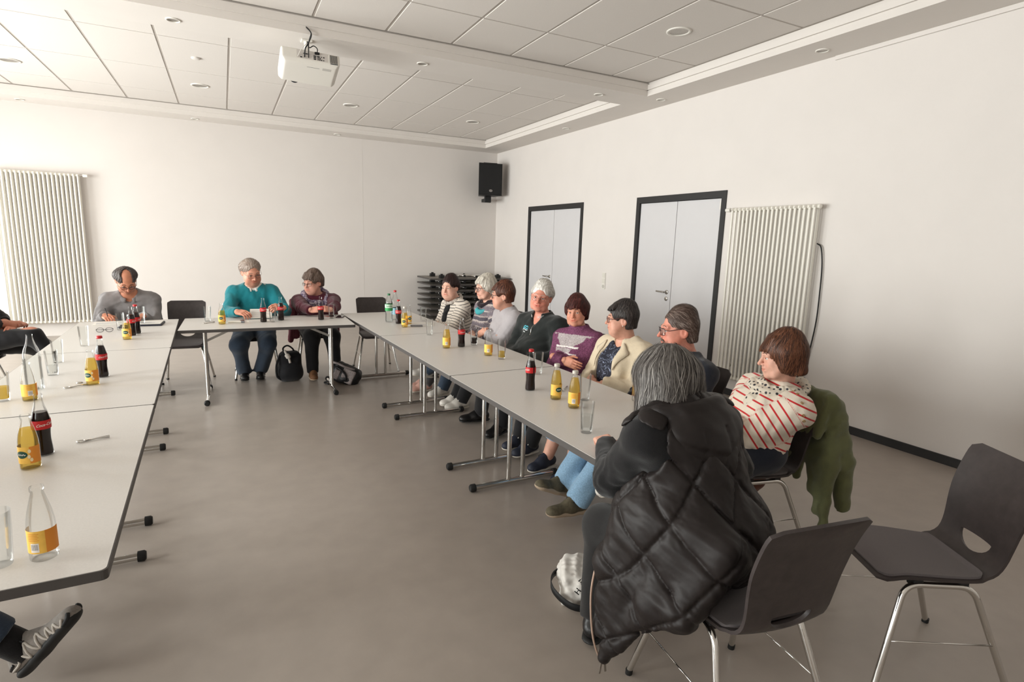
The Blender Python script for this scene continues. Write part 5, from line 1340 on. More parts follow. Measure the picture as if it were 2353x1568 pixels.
# ---- 6 woman in a cream blazer over a navy printed top, in profile
def dress6(S, b, r):
    top(S, b, r, 'blouse', line_print('navy_print', (24, 26, 42), (150, 160, 186), 22), inf=0.010, seed=61, hem=-0.1, neck=0.085, sleeves=False, vneck=0.05)
    top(S, b, r, 'blazer', cloth('cream', (208, 192, 166), noise=0.04), inf=0.022, seed=62, fold=0.007, hem=-0.13, neck=0.075, open_front=(0.075, 0.10, 0.02), sfold=0.008)
    trousers(S, b, r, LJEANS, seed=63, cut=0.13, flare=0.012)
    F = b.topF
    def on(x, z):
        p = b.hp + b.u * z + b.sr * x + b.sf * 0.32
        for _ in range(80):
            d = F.sample(p[None])[0]
            if d < 0.001: break
            p = p - b.sf * max(d * 0.5, 0.001)
        return p + b.sf * 0.005
    for sgn in (1, -1):      # lapels
        P = []
        for t in np.linspace(0, 1, 14):
            xi = 0.02 + sgn * (0.078 + 0.012 * t); z = b.L * (0.99 - 0.52 * t); w = 0.058 * math.sin(min(t * 2.5, 1) * PI / 2) * (1 - max(t - 0.45, 0) / 0.55) + 0.006
            if 0.30 < t < 0.42: w += 0.012
            a = on(xi + sgn * 0.010, z); c = on(xi + sgn * (0.010 + w), z + 0.012); P += [a + b.sf * 0.004, (a + c) / 2 + b.sf * 0.006, c + b.sf * 0.002]
        P = np.array(P); Q = np.array([(3 * i + k, 3 * i + k + 1, 3 * i + k + 4, 3 * i + k + 3) for i in range(13) for k in (0, 1)])
        o = np_obj('lapel', P - r, Q, MATS['cloth_cream'], S['root']); md = o.modifiers.new('thick', 'SOLIDIFY'); md.thickness = 0.004
person(dict(label='woman with short dark hair and glasses in a cream blazer over a navy top', hip=(2.50, 3.13, 0.555), face=92, sh=96, neck=('w', 2.53, 3.14, 0.905), head=('w', 2.478, 3.157, 1.075), look=(58, 1, 0), hs=0.97, fat=1.0, skin=SK_A, bust=1.2, g=1.16, s=0.95, sw=0.18, seed=6, hv=0.0036, ruddy=0.6, belly=0.3,
    arms=LAP(0.65, 0.22),
    legs=legs(1.97, 3.20, (-1, -0.25, 0), S_NAVY, SOLE_W, LACE_B, 0.05, x2=2.02, y2=3.02), dress=dress6, glasses=dict(rgb=(96, 46, 40), size=(0.024, 0.018)), earring=True,
    smile=0.0, hair=dict(style='short', cols=[(36, 32, 32), (58, 52, 50), (84, 76, 72)], vol=0.012, len=-0.07, line=0.066, n=900, crown=0.009, rough=0.0032, jit=0.35, fringe=(-0.01, 0.068), curl=1.2)))

# ---- 7 man with glasses and moustache in a dark navy sweater
def dress7(S, b, r):
    top(S, b, r, 'sweater', cloth('dark_navy', (26, 29, 38)), inf=0.015, seed=71, fold=0.006, hem=-0.1, neck=0.068, sfold=0.006)
    trousers(S, b, r, LJEANS, seed=72, cut=0.0, flare=0.016, fold=0.008)
person(dict(label='man with glasses and grey moustache in a dark navy sweater', hip=(2.43, 2.56, 0.575), face=84, neck=('w', 2.515, 2.545, 0.915), head=('w', 2.445, 2.56, 1.092), look=(64, 3, 0), hs=1.06, fat=0.9, skin=SK_D, g=1.12, s=1.04, sw=0.205, seed=7, hv=0.0036, ruddy=1.0, jaw=1.06, nose=1.1, belly=0.6, moustache=(132, 116, 106),
    arms=LAP(0.65, 0.22),
    legs=[dict(ankle=('w', 1.77, 2.72, 0.15), shoe=SH(S_OLIVE, SOLE_T, (-0.85, -0.15, 0.38), LACE_B, len=0.31, sole_t=0.022, h=0.10)), dict(ankle=('w', 1.76, 2.55, 0.105), shoe=SH(S_OLIVE, SOLE_T, (-0.95, -0.1, 0.12), LACE_B, len=0.31, sole_t=0.022, h=0.10))], dress=dress7, glasses=dict(rgb=(44, 32, 36), size=(0.0265, 0.019), sq=0.5, r=0.0019),
    hair=dict(style='crop', cols=[(60, 46, 40), (92, 74, 66), (136, 120, 110)], vol=0.003, len=-0.075, line=0.086, n=1100, crown=0.004, rough=0.0018, crownpt=(0.02, 0.085, 0.10), grav=0.35, step=0.008, w=0.0011, jit=0.15), brow=(110, 84, 72)))

# ---- 8 woman in a cream sweater with red stripes, arms folded
def dress8(S, b, r):
    top(S, b, r, 'sweater', striped('cream_red_stripe', (218, 206, 190), (186, 38, 42), 0.040, 0.0085, 0.01), inf=0.022, seed=81, fold=0.006, hem=-0.10, h=0.0075, sfold=0.008)
    trousers(S, b, r, NAVY, seed=82)
    pk = dotted('polka_scarf', (206, 196, 180), (30, 30, 40), 42, 0.30, 0.35)
    ring_scarf(S, b, r, pk, r=0.021, R1=0.082, drop=0.085, turns=1.7, z0=0.022, seed=8, h=0.0045, ends=[[b.nb + b.sf * 0.10 - b.u * 0.05, b.nb + b.sf * 0.145 - b.u * 0.105 - b.sr * 0.01]])
    for k in range(5):       # gold buttons on the left shoulder seam
        t = k / 4; p = b.sho[1] + b.sr * 0.03 * (1 - t) + b.u * (0.062 - 0.05 * t) + b.sf * (0.035 - 0.02 * t) - b.sr * 0.075 * t - b.u * 0.03 * t
        g = b.topF.grad(p[None])[0]
        for _ in range(20): p = p - g * b.topF.sample(p[None])[0]; g = b.topF.grad(p[None])[0]
        q = nrm(g); a = nrm(np.cross(q, (0, 0, 1))); c = np.cross(q, a)
        MB().tube([tuple(p + q * 0.003 + a * 0.006 * math.cos(t2) + c * 0.006 * math.sin(t2) - r) for t2 in np.linspace(0, 2 * PI, 13)[:-1]], 0.0018, 5, closed=True).build('button_ring', mat('brass', (176, 144, 90), 0.3, 0.9), S['root'], True)
person(dict(label='woman with a brown bob in a cream sweater with red stripes and dotted scarf', hip=(2.44, 1.955, 0.565), face=79, sh=77, neck=('w', 2.555, 1.90, 0.868), head=('w', 2.515, 1.885, 1.052), look=(52, 6, 0), hs=0.98, skin=SK_B, bust=0.7, g=1.03, s=0.95, seed=8, hv=0.0032, ruddy=0.6,
    arms=[dict(wrist=('l', -0.12, 0.22, 0.72), hint=(0.8, 0.0, -1)), dict(wrist=('l', 0.10, 0.25, 0.70), hint=(-0.85, -0.15, -1))],
    legs=[dict(ankle=('w', 1.86, 2.30, 0.37), hint=(0, 1, 1), shoe=SH(S_WHITE, SOLE_W, (-0.75, 0.35, -0.55), LACE_W, up=(-0.5, 0, 0.9))), dict(ankle=('w', 2.02, 1.84, 0.085), shoe=SH(S_WHITE, SOLE_W, (-1, 0.1, 0), LACE_W))], dress=dress8, earring=True,
    hair=dict(style='bob', cols=[(84, 50, 34), (126, 80, 56), (62, 38, 28)], vol=0.014, len=-0.09, line=0.062, n=1500, m=11, cover=True, coverlen=-0.055, fringe=(0.018, 0.036), crown=0.014, wide=0.05, rough=0.0026, front=-0.012), brow=(96, 66, 54)))

# ---- 10 writing man in a grey shirt at the left of the back
def collar(S, b, r, m, R1=0.072, w=0.035, gap=0.35, tilt=0.35):
    P = []; n = 26
    for k in range(n):
        a = -PI + gap + (2 * PI - 2 * gap) * k / (n - 1); c = b.nb + b.sr * math.sin(a) * R1 - b.sf * math.cos(a) * R1 + b.sf * 0.02 + b.u * (0.028 + 0.012 * math.cos(a))
        o = b.sr * math.sin(a) - b.sf * math.cos(a)
        P += [c, c + o * w * 0.75 - b.u * w * (0.75 + 0.3 * (abs(a) > 2.2))]
    P = np.array(P); Q = np.array([(2 * i, 2 * i + 1, 2 * i + 3, 2 * i + 2) for i in range(n - 1)])
    o = np_obj('collar', P - r, Q, m, S['root']); md = o.modifiers.new('thick', 'SOLIDIFY'); md.thickness = 0.004
def dress10(S, b, r):
    m = mat('cloth_grey_shirt', (132, 128, 128), 0.85, noise=0.12, nscale=12, bump=0.25, bscale=300)
    top(S, b, r, 'shirt', m, inf=0.016, seed=101, fold=0.009, hem=-0.1, vneck=0.06, sfold=0.008)
    collar(S, b, r, m); trousers(S, b, r, DJEANS, seed=102)
    MB().tube([tuple(b.wri[0] - r + A3(v)) for v in ((0.035, -0.09, -0.022), (0.02, -0.06, 0.03), (0.005, -0.03, 0.075))], 0.004, 6).build('pen', mat('pen_black', (24, 24, 30), 0.3), S['root'], True)
person(dict(label='balding man with dark hair and glasses in a grey shirt writing at the back left', hip=(-0.87, 6.93, 0.57), face=182, neck=('w', -0.862, 6.70, 0.955), head=('w', -0.862, 6.56, 1.105), look=(196, 40, 3), hs=1.02, skin=(190, 128, 100), g=1.06, s=1.0, sw=0.182, seed=10, hv=0.0043, ruddy=0.5, nose=1.2, stubble=0.25,
    arms=[dict(wrist=('w', -1.04, 6.49, 0.775), hint=(0.35, -0.6, -0.6), hand=dict(curl=0.85, dir=(-0.35, 0.9, -0.1), back=(0.3, 0.1, 1))), dict(wrist=('w', -0.74, 6.47, 0.765), hint=(-0.35, -0.6, -0.6), hand=dict(curl=0.3, dir=(0.3, 1, 0), back=(0, 0, 1)))],
    legs=legs(-0.87, 6.42, (0, -1, 0), S_BLACK, SOLE_B, None, 0.0) if False else [dict(ankle=('w', -0.99, 6.45, 0.085), shoe=SH(S_BLACK, SOLE_B, (0, -1, 0))), dict(ankle=('w', -0.75, 6.45, 0.085), shoe=SH(S_BLACK, SOLE_B, (0, -1, 0)))], dress=dress10, glasses=dict(rgb=(40, 32, 32), size=(0.024, 0.015), sq=0.55),
    hair=dict(style='balding', cols=[(44, 36, 34), (76, 66, 62), (120, 112, 108)], vol=0.005, len=-0.055, line=0.074, n=600, m=4, rough=0.003)))

# ---- 11 man in a teal sweater reading from a sheet
def dress11(S, b, r):
    top(S, b, r, 'shirt', mat('cloth_white_shirt', (222, 218, 210), 0.8), inf=0.008, seed=110, hem=0.1, neck=0.060, neck_h=0.03, sleeves=False)
    top(S, b, r, 'sweater', cloth('teal', (22, 118, 128), noise=0.06), inf=0.017, seed=111, fold=0.007, hem=-0.1, neck=0.076, sfold=0.007)
    collar(S, b, r, MATS['cloth_white_shirt'], R1=0.064, w=0.03, gap=0.25)
    trousers(S, b, r, DJEANS, seed=112, fold=0.007, cut=0.0, flare=0.014)
person(dict(label='man in a teal sweater over a white shirt reading a paper at the back table', hip=(0.27, 6.90, 0.575), face=181, neck=('w', 0.262, 6.80, 1.01), head=('w', 0.249, 6.72, 1.183), look=(196, 22, 6), hs=1.13, fat=0.6, skin=(206, 146, 122), g=1.25, s=1.04, sw=0.19, seed=11, hv=0.0043, belly=1.0, jaw=1.04,
    arms=[dict(wrist=('w', 0.09, 6.345, 0.80), hint=(0.6, -0.5, -0.8), hand=dict(curl=0.7, dir=(-0.6, 0.8, -0.05), back=(0.3, 0.2, 0.9), s=1.1)), dict(wrist=('w', 0.53, 6.36, 0.83), hint=(-0.4, -0.6, -0.8), hand=dict(curl=0.8, dir=(0.75, 0.5, 0.1), back=(-0.2, 0.6, 0.6), s=1.1))],
    legs=[dict(ankle=('w', 0.13, 6.72, 0.085), hint=(0.2, 1, 1), shoe=SH(S_BLACK, SOLE_B, (0.05, -1, 0), LACE_B, h=0.10)), dict(ankle=('w', 0.30, 6.72, 0.085), hint=(-0.2, 1, 1), shoe=SH(S_BLACK, SOLE_B, (-0.1, -1, 0), LACE_B, h=0.10))], dress=dress11, glasses=dict(rgb=(90, 66, 60), size=(0.024, 0.0165), r=0.0014),
    hair=dict(style='crop', cols=[(120, 100, 88), (158, 142, 130), (190, 180, 170)], vol=0.003, len=-0.06, line=0.088, n=500, crownpt=(0.03, 0.085, 0.09), grav=0.4, jit=0.15)))

# ---- 12 woman in a maroon sweater with a violet scarf
def dress12(S, b, r):
    top(S, b, r, 'sweater', cloth('maroon', (78, 26, 40), noise=0.08), inf=0.018, seed=121, fold=0.006, hem=-0.1, sfold=0.007)
    trousers(S, b, r, BLACKC, seed=122)
    ring_scarf(S, b, r, marbled('violet_scarf', (88, 74, 100), (172, 160, 172), 26), r=0.031, R1=0.100, drop=0.11, turns=2.0, seed=12, z0=0.01)
person(dict(label='woman with short hair and glasses in a maroon sweater with a violet scarf', hip=(0.93, 6.90, 0.56), face=178, neck=('w', 0.925, 6.83, 0.90), head=('w', 0.885, 6.77, 1.062), look=(132, 9, -2), hs=1.06, fat=0.4, skin=(204, 150, 130), bust=1.0, g=1.22, s=0.96, sw=0.19, seed=12, hv=0.0043, belly=0.5,
    arms=[dict(wrist=('w', 0.80, 6.33, 0.80), hint=(1, -0.2, -0.7), hand=dict(curl=0.9, dir=(-0.8, 0.5, 0.1), back=(0.2, 0.7, 0.6))), dict(wrist=('w', 1.00, 6.30, 0.80), hint=(-1, -0.2, -0.7), hand=dict(curl=0.9, dir=(0.8, 0.4, 0.1), back=(-0.2, 0.7, 0.6)))],
    legs=[dict(ankle=('w', 0.82, 6.50, 0.085), shoe=SH(S_BROWN, SOLE_T, (0.0, -1, 0), LACE_W, h=0.09)), dict(ankle=('w', 1.07, 6.52, 0.085), shoe=SH(S_BROWN, SOLE_T, (0.1, -1, 0), LACE_W, h=0.09))], dress=dress12, glasses=dict(rgb=(110, 76, 60), size=(0.024, 0.0165)),
    hair=dict(style='short', cols=[(74, 58, 50), (112, 92, 80), (140, 124, 114)], vol=0.010, len=-0.06, line=0.062, n=500, fringe=(0.01, 0.05), crown=0.008)))

# ---- 9 woman with grey hair in a long black quilted vest, back to the viewer
def dress9(S, b, r):
    top(S, b, r, 'pullover', cloth('black_knit', (17, 16, 18)), inf=0.016, seed=91, fold=0.005, hem=-0.05, h=0.0085, sfold=0.006)
    trousers(S, b, r, cloth('charcoal_leggings', (34, 33, 33)), seed=92, cut=0.01, inf=0.008, fold=0.003, h=0.0095)
    m = mat('quilted_nylon', (34, 29, 28), 0.5, noise=0.08, nscale=18, bump=0.10, bscale=60, spec=0.3)
    lo, hi = bounds(b, 0.26, legs=False, arms=False); lo = np.minimum(lo, A3((0.98, 0.98, 0.10))); hi = np.maximum(hi, A3((1.86, 1.75, 1.2)))
    F = Field(lo, hi, 0.0056); add_torso(F, b, 0.034, 0.08)
    Rp = np.stack([b.right, b.fwd, b.up])
    F.ell(b.hp + b.up * 0.02 - b.fwd * 0.005, (0.23, 0.175, 0.15), Rp, 0.08)
    F.ell(b.hp - b.right * 0.10 + b.up * 0.07 + b.fwd * 0.10, (0.20, 0.18, 0.15), Rp, 0.08)
    # long tail falling off the left side of the seat
    for a, c, d, r0, r1 in (((1.33, 1.12, 0.66), (1.22, 1.16, 0.47), (1.165, 1.26, 0.38), 0.07, 0.030), ((1.30, 1.22, 0.68), (1.19, 1.26, 0.46), (1.13, 1.345, 0.24), 0.07, 0.024), ((1.27, 1.32, 0.70), (1.17, 1.37, 0.46), (1.11, 1.39, 0.175), 0.07, 0.020), ((1.25, 1.42, 0.70), (1.16, 1.45, 0.5), (1.115, 1.43, 0.26), 0.07, 0.024)):
        F.cone(a, c, r0, (r0 + r1) * 0.52, 0.06); F.cone(c, d, (r0 + r1) * 0.52, r1, 0.05)
    F.box((1.60, 1.2, 0.25), (0.315, 0.6, 0.213), None, 0.02, 0.02, 's')      # nothing of it hangs below the seat on the right
    # arm holes
    for i in (0, 1):
        s = 1 if i == 0 else -1
        F.cone(b.sho[i] + b.sr * s * 0.015 - b.u * 0.02, b.sho[i] + b.sr * s * 0.30 - b.u * 0.10, 0.092, 0.12, 0.012, 's')
        F.cone(b.sho[i] + b.sr * s * 0.05 - b.u * 0.03 + b.sf * 0.05, b.elb[i] + b.sf * 0.02, 0.08, 0.085, 0.012, 's')
    F.cone(b.nb - b.u * 0.03, b.nb + b.u * 0.2 + b.sf * 0.05, 0.066, 0.09, 0.01, 's')
    F.cone(b.nb + b.sf * 0.20, b.hp + b.sf * 0.30 - b.u * 0.1, 0.06, 0.10, 0.01, 's')
    sr, u, hp = b.sr, b.u, b.hp
    lean = (b.nb - hp) / (b.nb[2] - hp[2])
    def quilt(X, Y, Z):
        t = np.clip(Z - hp[2], -0.1, 0.6); cx = hp[0] + lean[0] * t; cy = hp[1] + lean[1] * t + 0.05
        th = np.arctan2(X - cx, -(Y - cy)) * 0.235; v = (Z - hp[2]) * 0.80; pd = 0.185
        l1 = np.abs(((th + v + 0.03) / pd) % 1.0 - 0.5) * pd; l2 = np.abs(((th - v + 0.06) / pd) % 1.0 - 0.5) * pd
        e = np.minimum(l1, l2); puff = np.sqrt(np.clip(e / 0.06, 0, 1))
        wr = 0.0010 * np.exp(-(e / 0.03) ** 2) * np.sin(260 * th + 190 * Z + 3 * np.sin(60 * Z))
        return (0.008 * (1 - puff) - 0.004 + 0.007 * np.exp(-(e / 0.008) ** 2) + wr).astype(np.float32)
    F.disp(quilt); F.disp(wob(93, 30, 0.004)); F.disp(wob(95, 120, 0.0022))
    V, Q = F.mesh(); V = smoothV(V, Q, 1, 0.3); np_obj('quilted_vest', V - r, Q, m, S['root'])
    # hood lying on the back, and the stand-up collar edge at the left
    H = Field(b.nb - 0.30, b.nb + 0.24, 0.008)
    c0 = b.nb - b.sf * 0.075 - b.u * 0.03
    H.ell(c0 - b.u * 0.05, (0.185, 0.09, 0.125), np.stack([sr, b.sf, u]), 0.04)
    H.ell(c0 - b.u * 0.115 - b.sf * 0.012, (0.105, 0.060, 0.075), np.stack([sr, b.sf, u]), 0.05)
    H.ell(c0 + b.u * 0.075 + b.sf * 0.035, (0.125, 0.085, 0.085), np.stack([sr, b.sf, u]), 0.03, 's')
    pr = None
    for a in np.linspace(-1.55, 1.55, 25):      # rolled rim
        p = b.nb + sr * 0.165 * math.sin(a) - b.sf * (0.135 * math.cos(a) + 0.0) + u * (0.028 - 0.018 * math.cos(a)) + b.sf * 0.02
        rr = 0.026 - 0.008 * (abs(a) / 1.55) ** 3
        if pr is not None: H.cone(pr, p, rr, rr, 0.012)
        pr = p
    def seam(X, Y, Z):
        a = (X - c0[0]) * sr[0] + (Y - c0[1]) * sr[1] + (Z - c0[2]) * sr[2]; v = (Z - c0[2])
        return (0.006 * np.exp(-((a - 0.02) / 0.007) ** 2) * (v < 0.0) + 0.006 * np.exp(-((a + 0.085) / 0.007) ** 2) * (v < 0.0) + 0.005 * np.exp(-((v + 0.095 + 0.3 * a) / 0.007) ** 2)).astype(np.float32)
    H.disp(seam); H.disp(wob(94, 60, 0.005)); V, Q = H.mesh(); V = smoothV(V, Q, 1, 0.4); np_obj('hood', V - r, Q, m, S['root'])
    # zip along the edge of the tail with two pulls
    zp = [(1.125, 1.475, 0.52), (1.095, 1.465, 0.40), (1.085, 1.445, 0.30), (1.085, 1.42, 0.22), (1.10, 1.395, 0.155)]
    MB().tube([tuple(A3(p) - r) for p in spline(zp, 6)], 0.0042, 6).build('zip', mat('zip_pale', (176, 150, 134), 0.4, 0.4), S['root'], True)
    for k in (0, 1): MB().box((-0.004, -0.002, -0.042), (0.004, 0.002, 0.0), 0.001).xf(Matrix.Translation(tuple(A3((1.10 + 0.014 * k, 1.39, 0.155)) - r)) @ Matrix.Rotation(R(8 - 16 * k), 4, 'Y')).build('zip_pull', M_STEEL, S['root'])
person(dict(label='woman with shoulder length grey hair in a long black quilted vest, seen from behind', hip=(1.455, 1.29, 0.585), face=6, sh=8, neck=('w', 1.43, 1.45, 1.005), head=('w', 1.415, 1.535, 1.08), look=(16, 14, 4), hs=1.02, skin=SK_B, g=1.12, bust=0.5, s=0.98, sw=0.185, seed=9, hv=0.004,
    arms=[dict(wrist=('w', 1.56, 1.60, 0.70), hint=(1, -0.3, -0.6), hand=dict(curl=0.5, back=(0, 0, 1))), dict(wrist=('w', 1.375, 1.80, 0.775), hint=(-0.5, -0.3, -0.7), hand=dict(curl=0.6, dir=(0.5, 0.9, -0.02), back=(-0.3, 0, 1)))],
    legs=[dict(ankle=('w', 1.66, 1.72, 0.085), shoe=SH(S_BLACK, SOLE_B, (0.1, 1, 0))), dict(ankle=('w', 1.275, 1.68, 0.085), shoe=SH(S_BLACK, SOLE_B, (0.65, 0.75, 0)))], dress=dress9,
    hair=dict(style='long', cols=[(72, 67, 64), (110, 105, 101), (146, 141, 136)], mix=0.2, wave=0.4, vol=0.026, len=-0.15, line=0.06, tuck=0.03, free=0.05, n=2400, m=15, step=0.015, cover=True, coverlen=-0.13, wide=0.066, flare=0.026, crown=0.004, rough=0.0018, w=0.0011, lift=0.004, jit=0.22, tip=0.045, grav=1.1, fwdend=-0.005, hv=0.0045)))

# ---- 13 man at the left edge: only forearm, sleeve and crossed leg are in the picture
def dress13(S, b, r):
    top(S, b, r, 'jumper', BLACKC, inf=0.016, seed=131, hem=-0.1, cut=0.17)
    trousers(S, b, r, BLACKC, seed=132)
person(dict(label='person in black at the left picture edge with a bare forearm on a crossed leg', hip=(-1.99, 6.42, 0.57), face=-92, neck=('w', -2.06, 6.42, 1.02), head=('w', -2.02, 6.42, 1.20), look=(-92, 5, 0), skin=(190, 128, 104), g=1.05, s=1.02, sw=0.2, seed=13, hv=0.012, bv=0.009,
    arms=[dict(wrist=('l', -0.06, 0.30, 0.72), hint=(1, 0.1, -0.7), hand=dict(curl=0.6, dir=(-1, 0.1, 0), back=(0, 0.5, 1))), dict(wrist=('l', 0.0, 0.27, 0.70), hint=(-1, 0.1, -0.7), hand=dict(curl=0.6, dir=(1, 0.2, 0), back=(0, 0.5, 1)))],
    legs=[dict(ankle=('w', -1.33, 6.30, 0.30), hint=(0, 0.6, 1.4), shoe=SH(S_BLACK, SOLE_B, (0.8, 0, -0.6))), dict(ankle=('w', -1.50, 6.55, 0.085), shoe=SH(S_BLACK, SOLE_B, (1, 0, 0)))], dress=dress13,
    hair=dict(style='crop', cols=[(60, 52, 48), (100, 92, 86)], vol=0.004, len=-0.06, n=100, hv=0.012)))
chair(-2.05, 6.42, -92, 'dark plywood chair under the person at the left picture edge')

# ---- 14 foot in a grey trainer under the nearest left table; the rest of the person is outside the picture
def dress14(S, b, r):
    top(S, b, r, 'jumper', NAVY, inf=0.016, seed=141, hem=-0.1); trousers(S, b, r, DJEANS, seed=142, cut=0.075, flare=0.014)
    MB().tube([tuple(b.ank[0] + nrm(b.kne[0] - b.ank[0]) * t - r) for t in (-0.02, 0.06, 0.2)], 0.050, 14).build('sock', BLACKC, S['root'], True)
GREYUP = mat('shoe_grey', (132, 125, 118), 0.75, noise=0.15, nscale=80, bump=0.3, bscale=500); ZIG = mat('shoe_overlay', (184, 176, 166), 0.6)
zz = [(0, -0.06, 0.045), (0, -0.01, 0.05), (0, 0.0, 0.085), (0, 0.035, 0.034), (0, 0.05, 0.088), (0, 0.078, 0.032), (0, 0.093, 0.078), (0, 0.118, 0.031), (0, 0.132, 0.066), (0, 0.152, 0.030), (0, 0.168, 0.055), (0, 0.185, 0.030), (0, 0.203, 0.045)]
zig = [('overlay_stripe', zz, 0.0046, ZIG), ('heel_clip', [(0, -0.075, 0.052), (0, -0.03, 0.060)], 0.005, S_BLACK), ('toe_guard', [(0, 0.190, 0.026), (0, 0.215, 0.034), (0, 0.222, 0.045)], 0.007, SOLE_B)]
person(dict(label='person whose grey trainer and jeans cuff show under the nearest left table', hip=(-1.42, 2.48, 0.56), face=-102, neck=('w', -1.52, 2.50, 1.01), head=('w', -1.48, 2.49, 1.19), look=(-80, 5, 0), skin=SK_A, s=1.05, sw=0.2, seed=14, hv=0.012, bv=0.02,
    arms=[dict(wrist=('l', 0.1, 0.3, 0.70), hint=(1, 0, -0.7), hand=dict(curl=0.6)), dict(wrist=('l', -0.1, 0.3, 0.70), hint=(-1, 0, -0.7), hand=dict(curl=0.6))],
    legs=[dict(ankle=('w', -0.695, 2.315, 0.135), hint=(0, 0.3, 1), shoe=dict(mat=GREYUP, sole=SOLE_B, toe=(0.60, -0.22, 0.72), up=(-0.6, 0.25, 0.75), laces=LACE_B, len=0.335, trim=zig, sole_t=0.022, v=0.004, h=0.085)), dict(ankle=('w', -1.15, 2.75, 0.085), shoe=SH(S_BLACK, SOLE_B, (1, 0, 0)))], dress=dress14,
    hair=dict(style='crop', cols=[(60, 52, 48), (100, 92, 86)], vol=0.004, len=-0.06, n=100, hv=0.012)))
chair(-1.49, 2.49, -100, 'dark plywood chair under the person at the lower left picture edge')

for (x, y, f, t) in ((2.40, 5.86, 94, 'dark plywood chair under the woman in the black striped white sweater'), (2.51, 5.28, 92, 'dark plywood chair under the white haired woman in the patterned cardigan'), (2.50, 4.80, 88, 'dark plywood chair under the woman in the light grey cardigan'),
                     (2.47, 4.17, 96, 'dark plywood chair under the white haired man'), (2.51, 3.655, 98, 'dark plywood chair under the woman in the purple jumper'), (2.53, 3.12, 92, 'dark plywood chair under the woman in the cream blazer'),
                     (2.44, 2.58, 86, 'dark plywood chair under the man in the navy sweater'), (2.45, 1.985, 77, 'dark plywood chair under the woman in the red striped sweater')):
    chair(x, y, f, t)

# ================================================================= THINGS ON THE TABLES AND FLOOR
G_CLEAR = glass_mat('clear_glass', (0.99, 0.995, 0.992), clear=0.98); G_PET = glass_mat('clear_plastic', (0.98, 0.992, 0.988), clear=0.97)
def liquid(name, rgb, rough=0.08, spec=0.5, alpha=0.0):
    if name in MATS: return MATS[name]
    m = bpy.data.materials.new(name); m.use_nodes = True; nt = m.node_tree; N = nt.nodes; L = nt.links; b = N['Principled BSDF']
    b.inputs['Base Color'].default_value = (*lin(rgb), 1); b.inputs['Roughness'].default_value = rough; b.inputs['Specular IOR Level'].default_value = spec
    if alpha:
        tr = N.new('ShaderNodeBsdfTransparent'); tr.inputs[0].default_value = (*lin(rgb), 1)
        mx = N.new('ShaderNodeMixShader'); mx.inputs[0].default_value = 1 - alpha; L.new(tr.outputs[0], mx.inputs[1]); L.new(b.outputs[0], mx.inputs[2]); L.new(mx.outputs[0], N['Material Output'].inputs[0])
    MATS[name] = m; return m
COLA = liquid('cola', (34, 12, 8), alpha=0.25); APPLE = liquid('apple_spritzer', (246, 226, 156), alpha=0.88); WATER = glass_mat('water', (0.98, 0.99, 0.99), clear=0.97)
RED = mat('label_red', (196, 34, 38), 0.5); WHITE = mat('print_white', (236, 230, 224), 0.6); YEL = mat('label_yellow', (240, 190, 84), 0.55, noise=0.05, nscale=60); ORG = mat('label_orange', (226, 142, 48), 0.55); GRN = mat('label_dark_green', (28, 72, 58), 0.5)
CAPR = mat('cap_red', (186, 32, 36), 0.4); CAPG = mat('cap_green', (44, 108, 66), 0.45); LGRN = mat('label_green', (58, 158, 88), 0.5); BLUE = mat('label_pale_blue', (150, 190, 206), 0.5)
def rev(prof, n=28): return prof
def solid(prof, name, m, parent, n=28, capb=True, capt=True): return MB().lathe(prof, n, capb=capb, capt=capt).build(name, m, parent, True, auto=55)
def shrink(prof, d, z0, z1):
    """liquid body: the profile pulled in by d between two heights"""
    zs = [z0] + [z for r, z in prof if z0 < z < z1] + [z1]; R_ = [r for r, z in prof]; Z_ = [z for r, z in prof]
    return [(max(float(np.interp(z, Z_, R_)) - d, 0.002), z) for z in zs]
def band(prof, z0, z1, a0, a1, off, name, m, parent, n=18):
    """label wrapped on the bottle from angle a0 to a1"""
    R_ = [r for r, z in prof]; Z_ = [z for r, z in prof]; zs = np.linspace(z0, z1, 5); V = []; F = []
    for z in zs:
        rr = float(np.interp(z, Z_, R_)) + off
        for k in range(n + 1):
            a = a0 + (a1 - a0) * k / n; V.append((rr * math.cos(a), rr * math.sin(a), z))
    for j in range(4):
        for k in range(n): F.append((j * (n + 1) + k, j * (n + 1) + k + 1, (j + 1) * (n + 1) + k + 1, (j + 1) * (n + 1) + k))
    return MB().add(V, F).build(name, m, parent, True)
TXT = {}
def text_mesh(s, size, shear=0.0, sx=1.0):
    """outline of a word as flat mesh data (verts x,y / faces), centred"""
    key = (s, size, shear, sx)
    if key in TXT: return TXT[key]
    cu = bpy.data.curves.new('t', 'FONT'); cu.body = s; cu.size = size; cu.shear = shear; cu.align_x = 'CENTER'; cu.align_y = 'CENTER'; cu.resolution_u = 3; cu.offset = size * 0.012
    o = bpy.data.objects.new('t', cu); COL.objects.link(o); bpy.context.view_layer.update()
    me = bpy.data.meshes.new_from_object(o.evaluated_get(bpy.context.evaluated_depsgraph_get()))
    V = [(v.co.x * sx, v.co.y) for v in me.vertices]; F = [tuple(p.vertices) for p in me.polygons]
    bpy.data.objects.remove(o); bpy.data.curves.remove(cu); bpy.data.meshes.remove(me); TXT[key] = (V, F); return V, F
def wrap_text(s, size, prof, zc, ac, m, parent, name='lettering', shear=0.0, sx=1.0, off=0.0016, rise=0.0):
    V, F = text_mesh(s, size, shear, sx); R_ = [r for r, z in prof]; Z_ = [z for r, z in prof]; out = []
    for x, y in V:
        z = zc + y + rise * x; rr = float(np.interp(z, Z_, R_)) + off; a = ac + x / rr; out.append((rr * math.cos(a), rr * math.sin(a), z))
    return MB().add(out, F).build(name, m, parent)
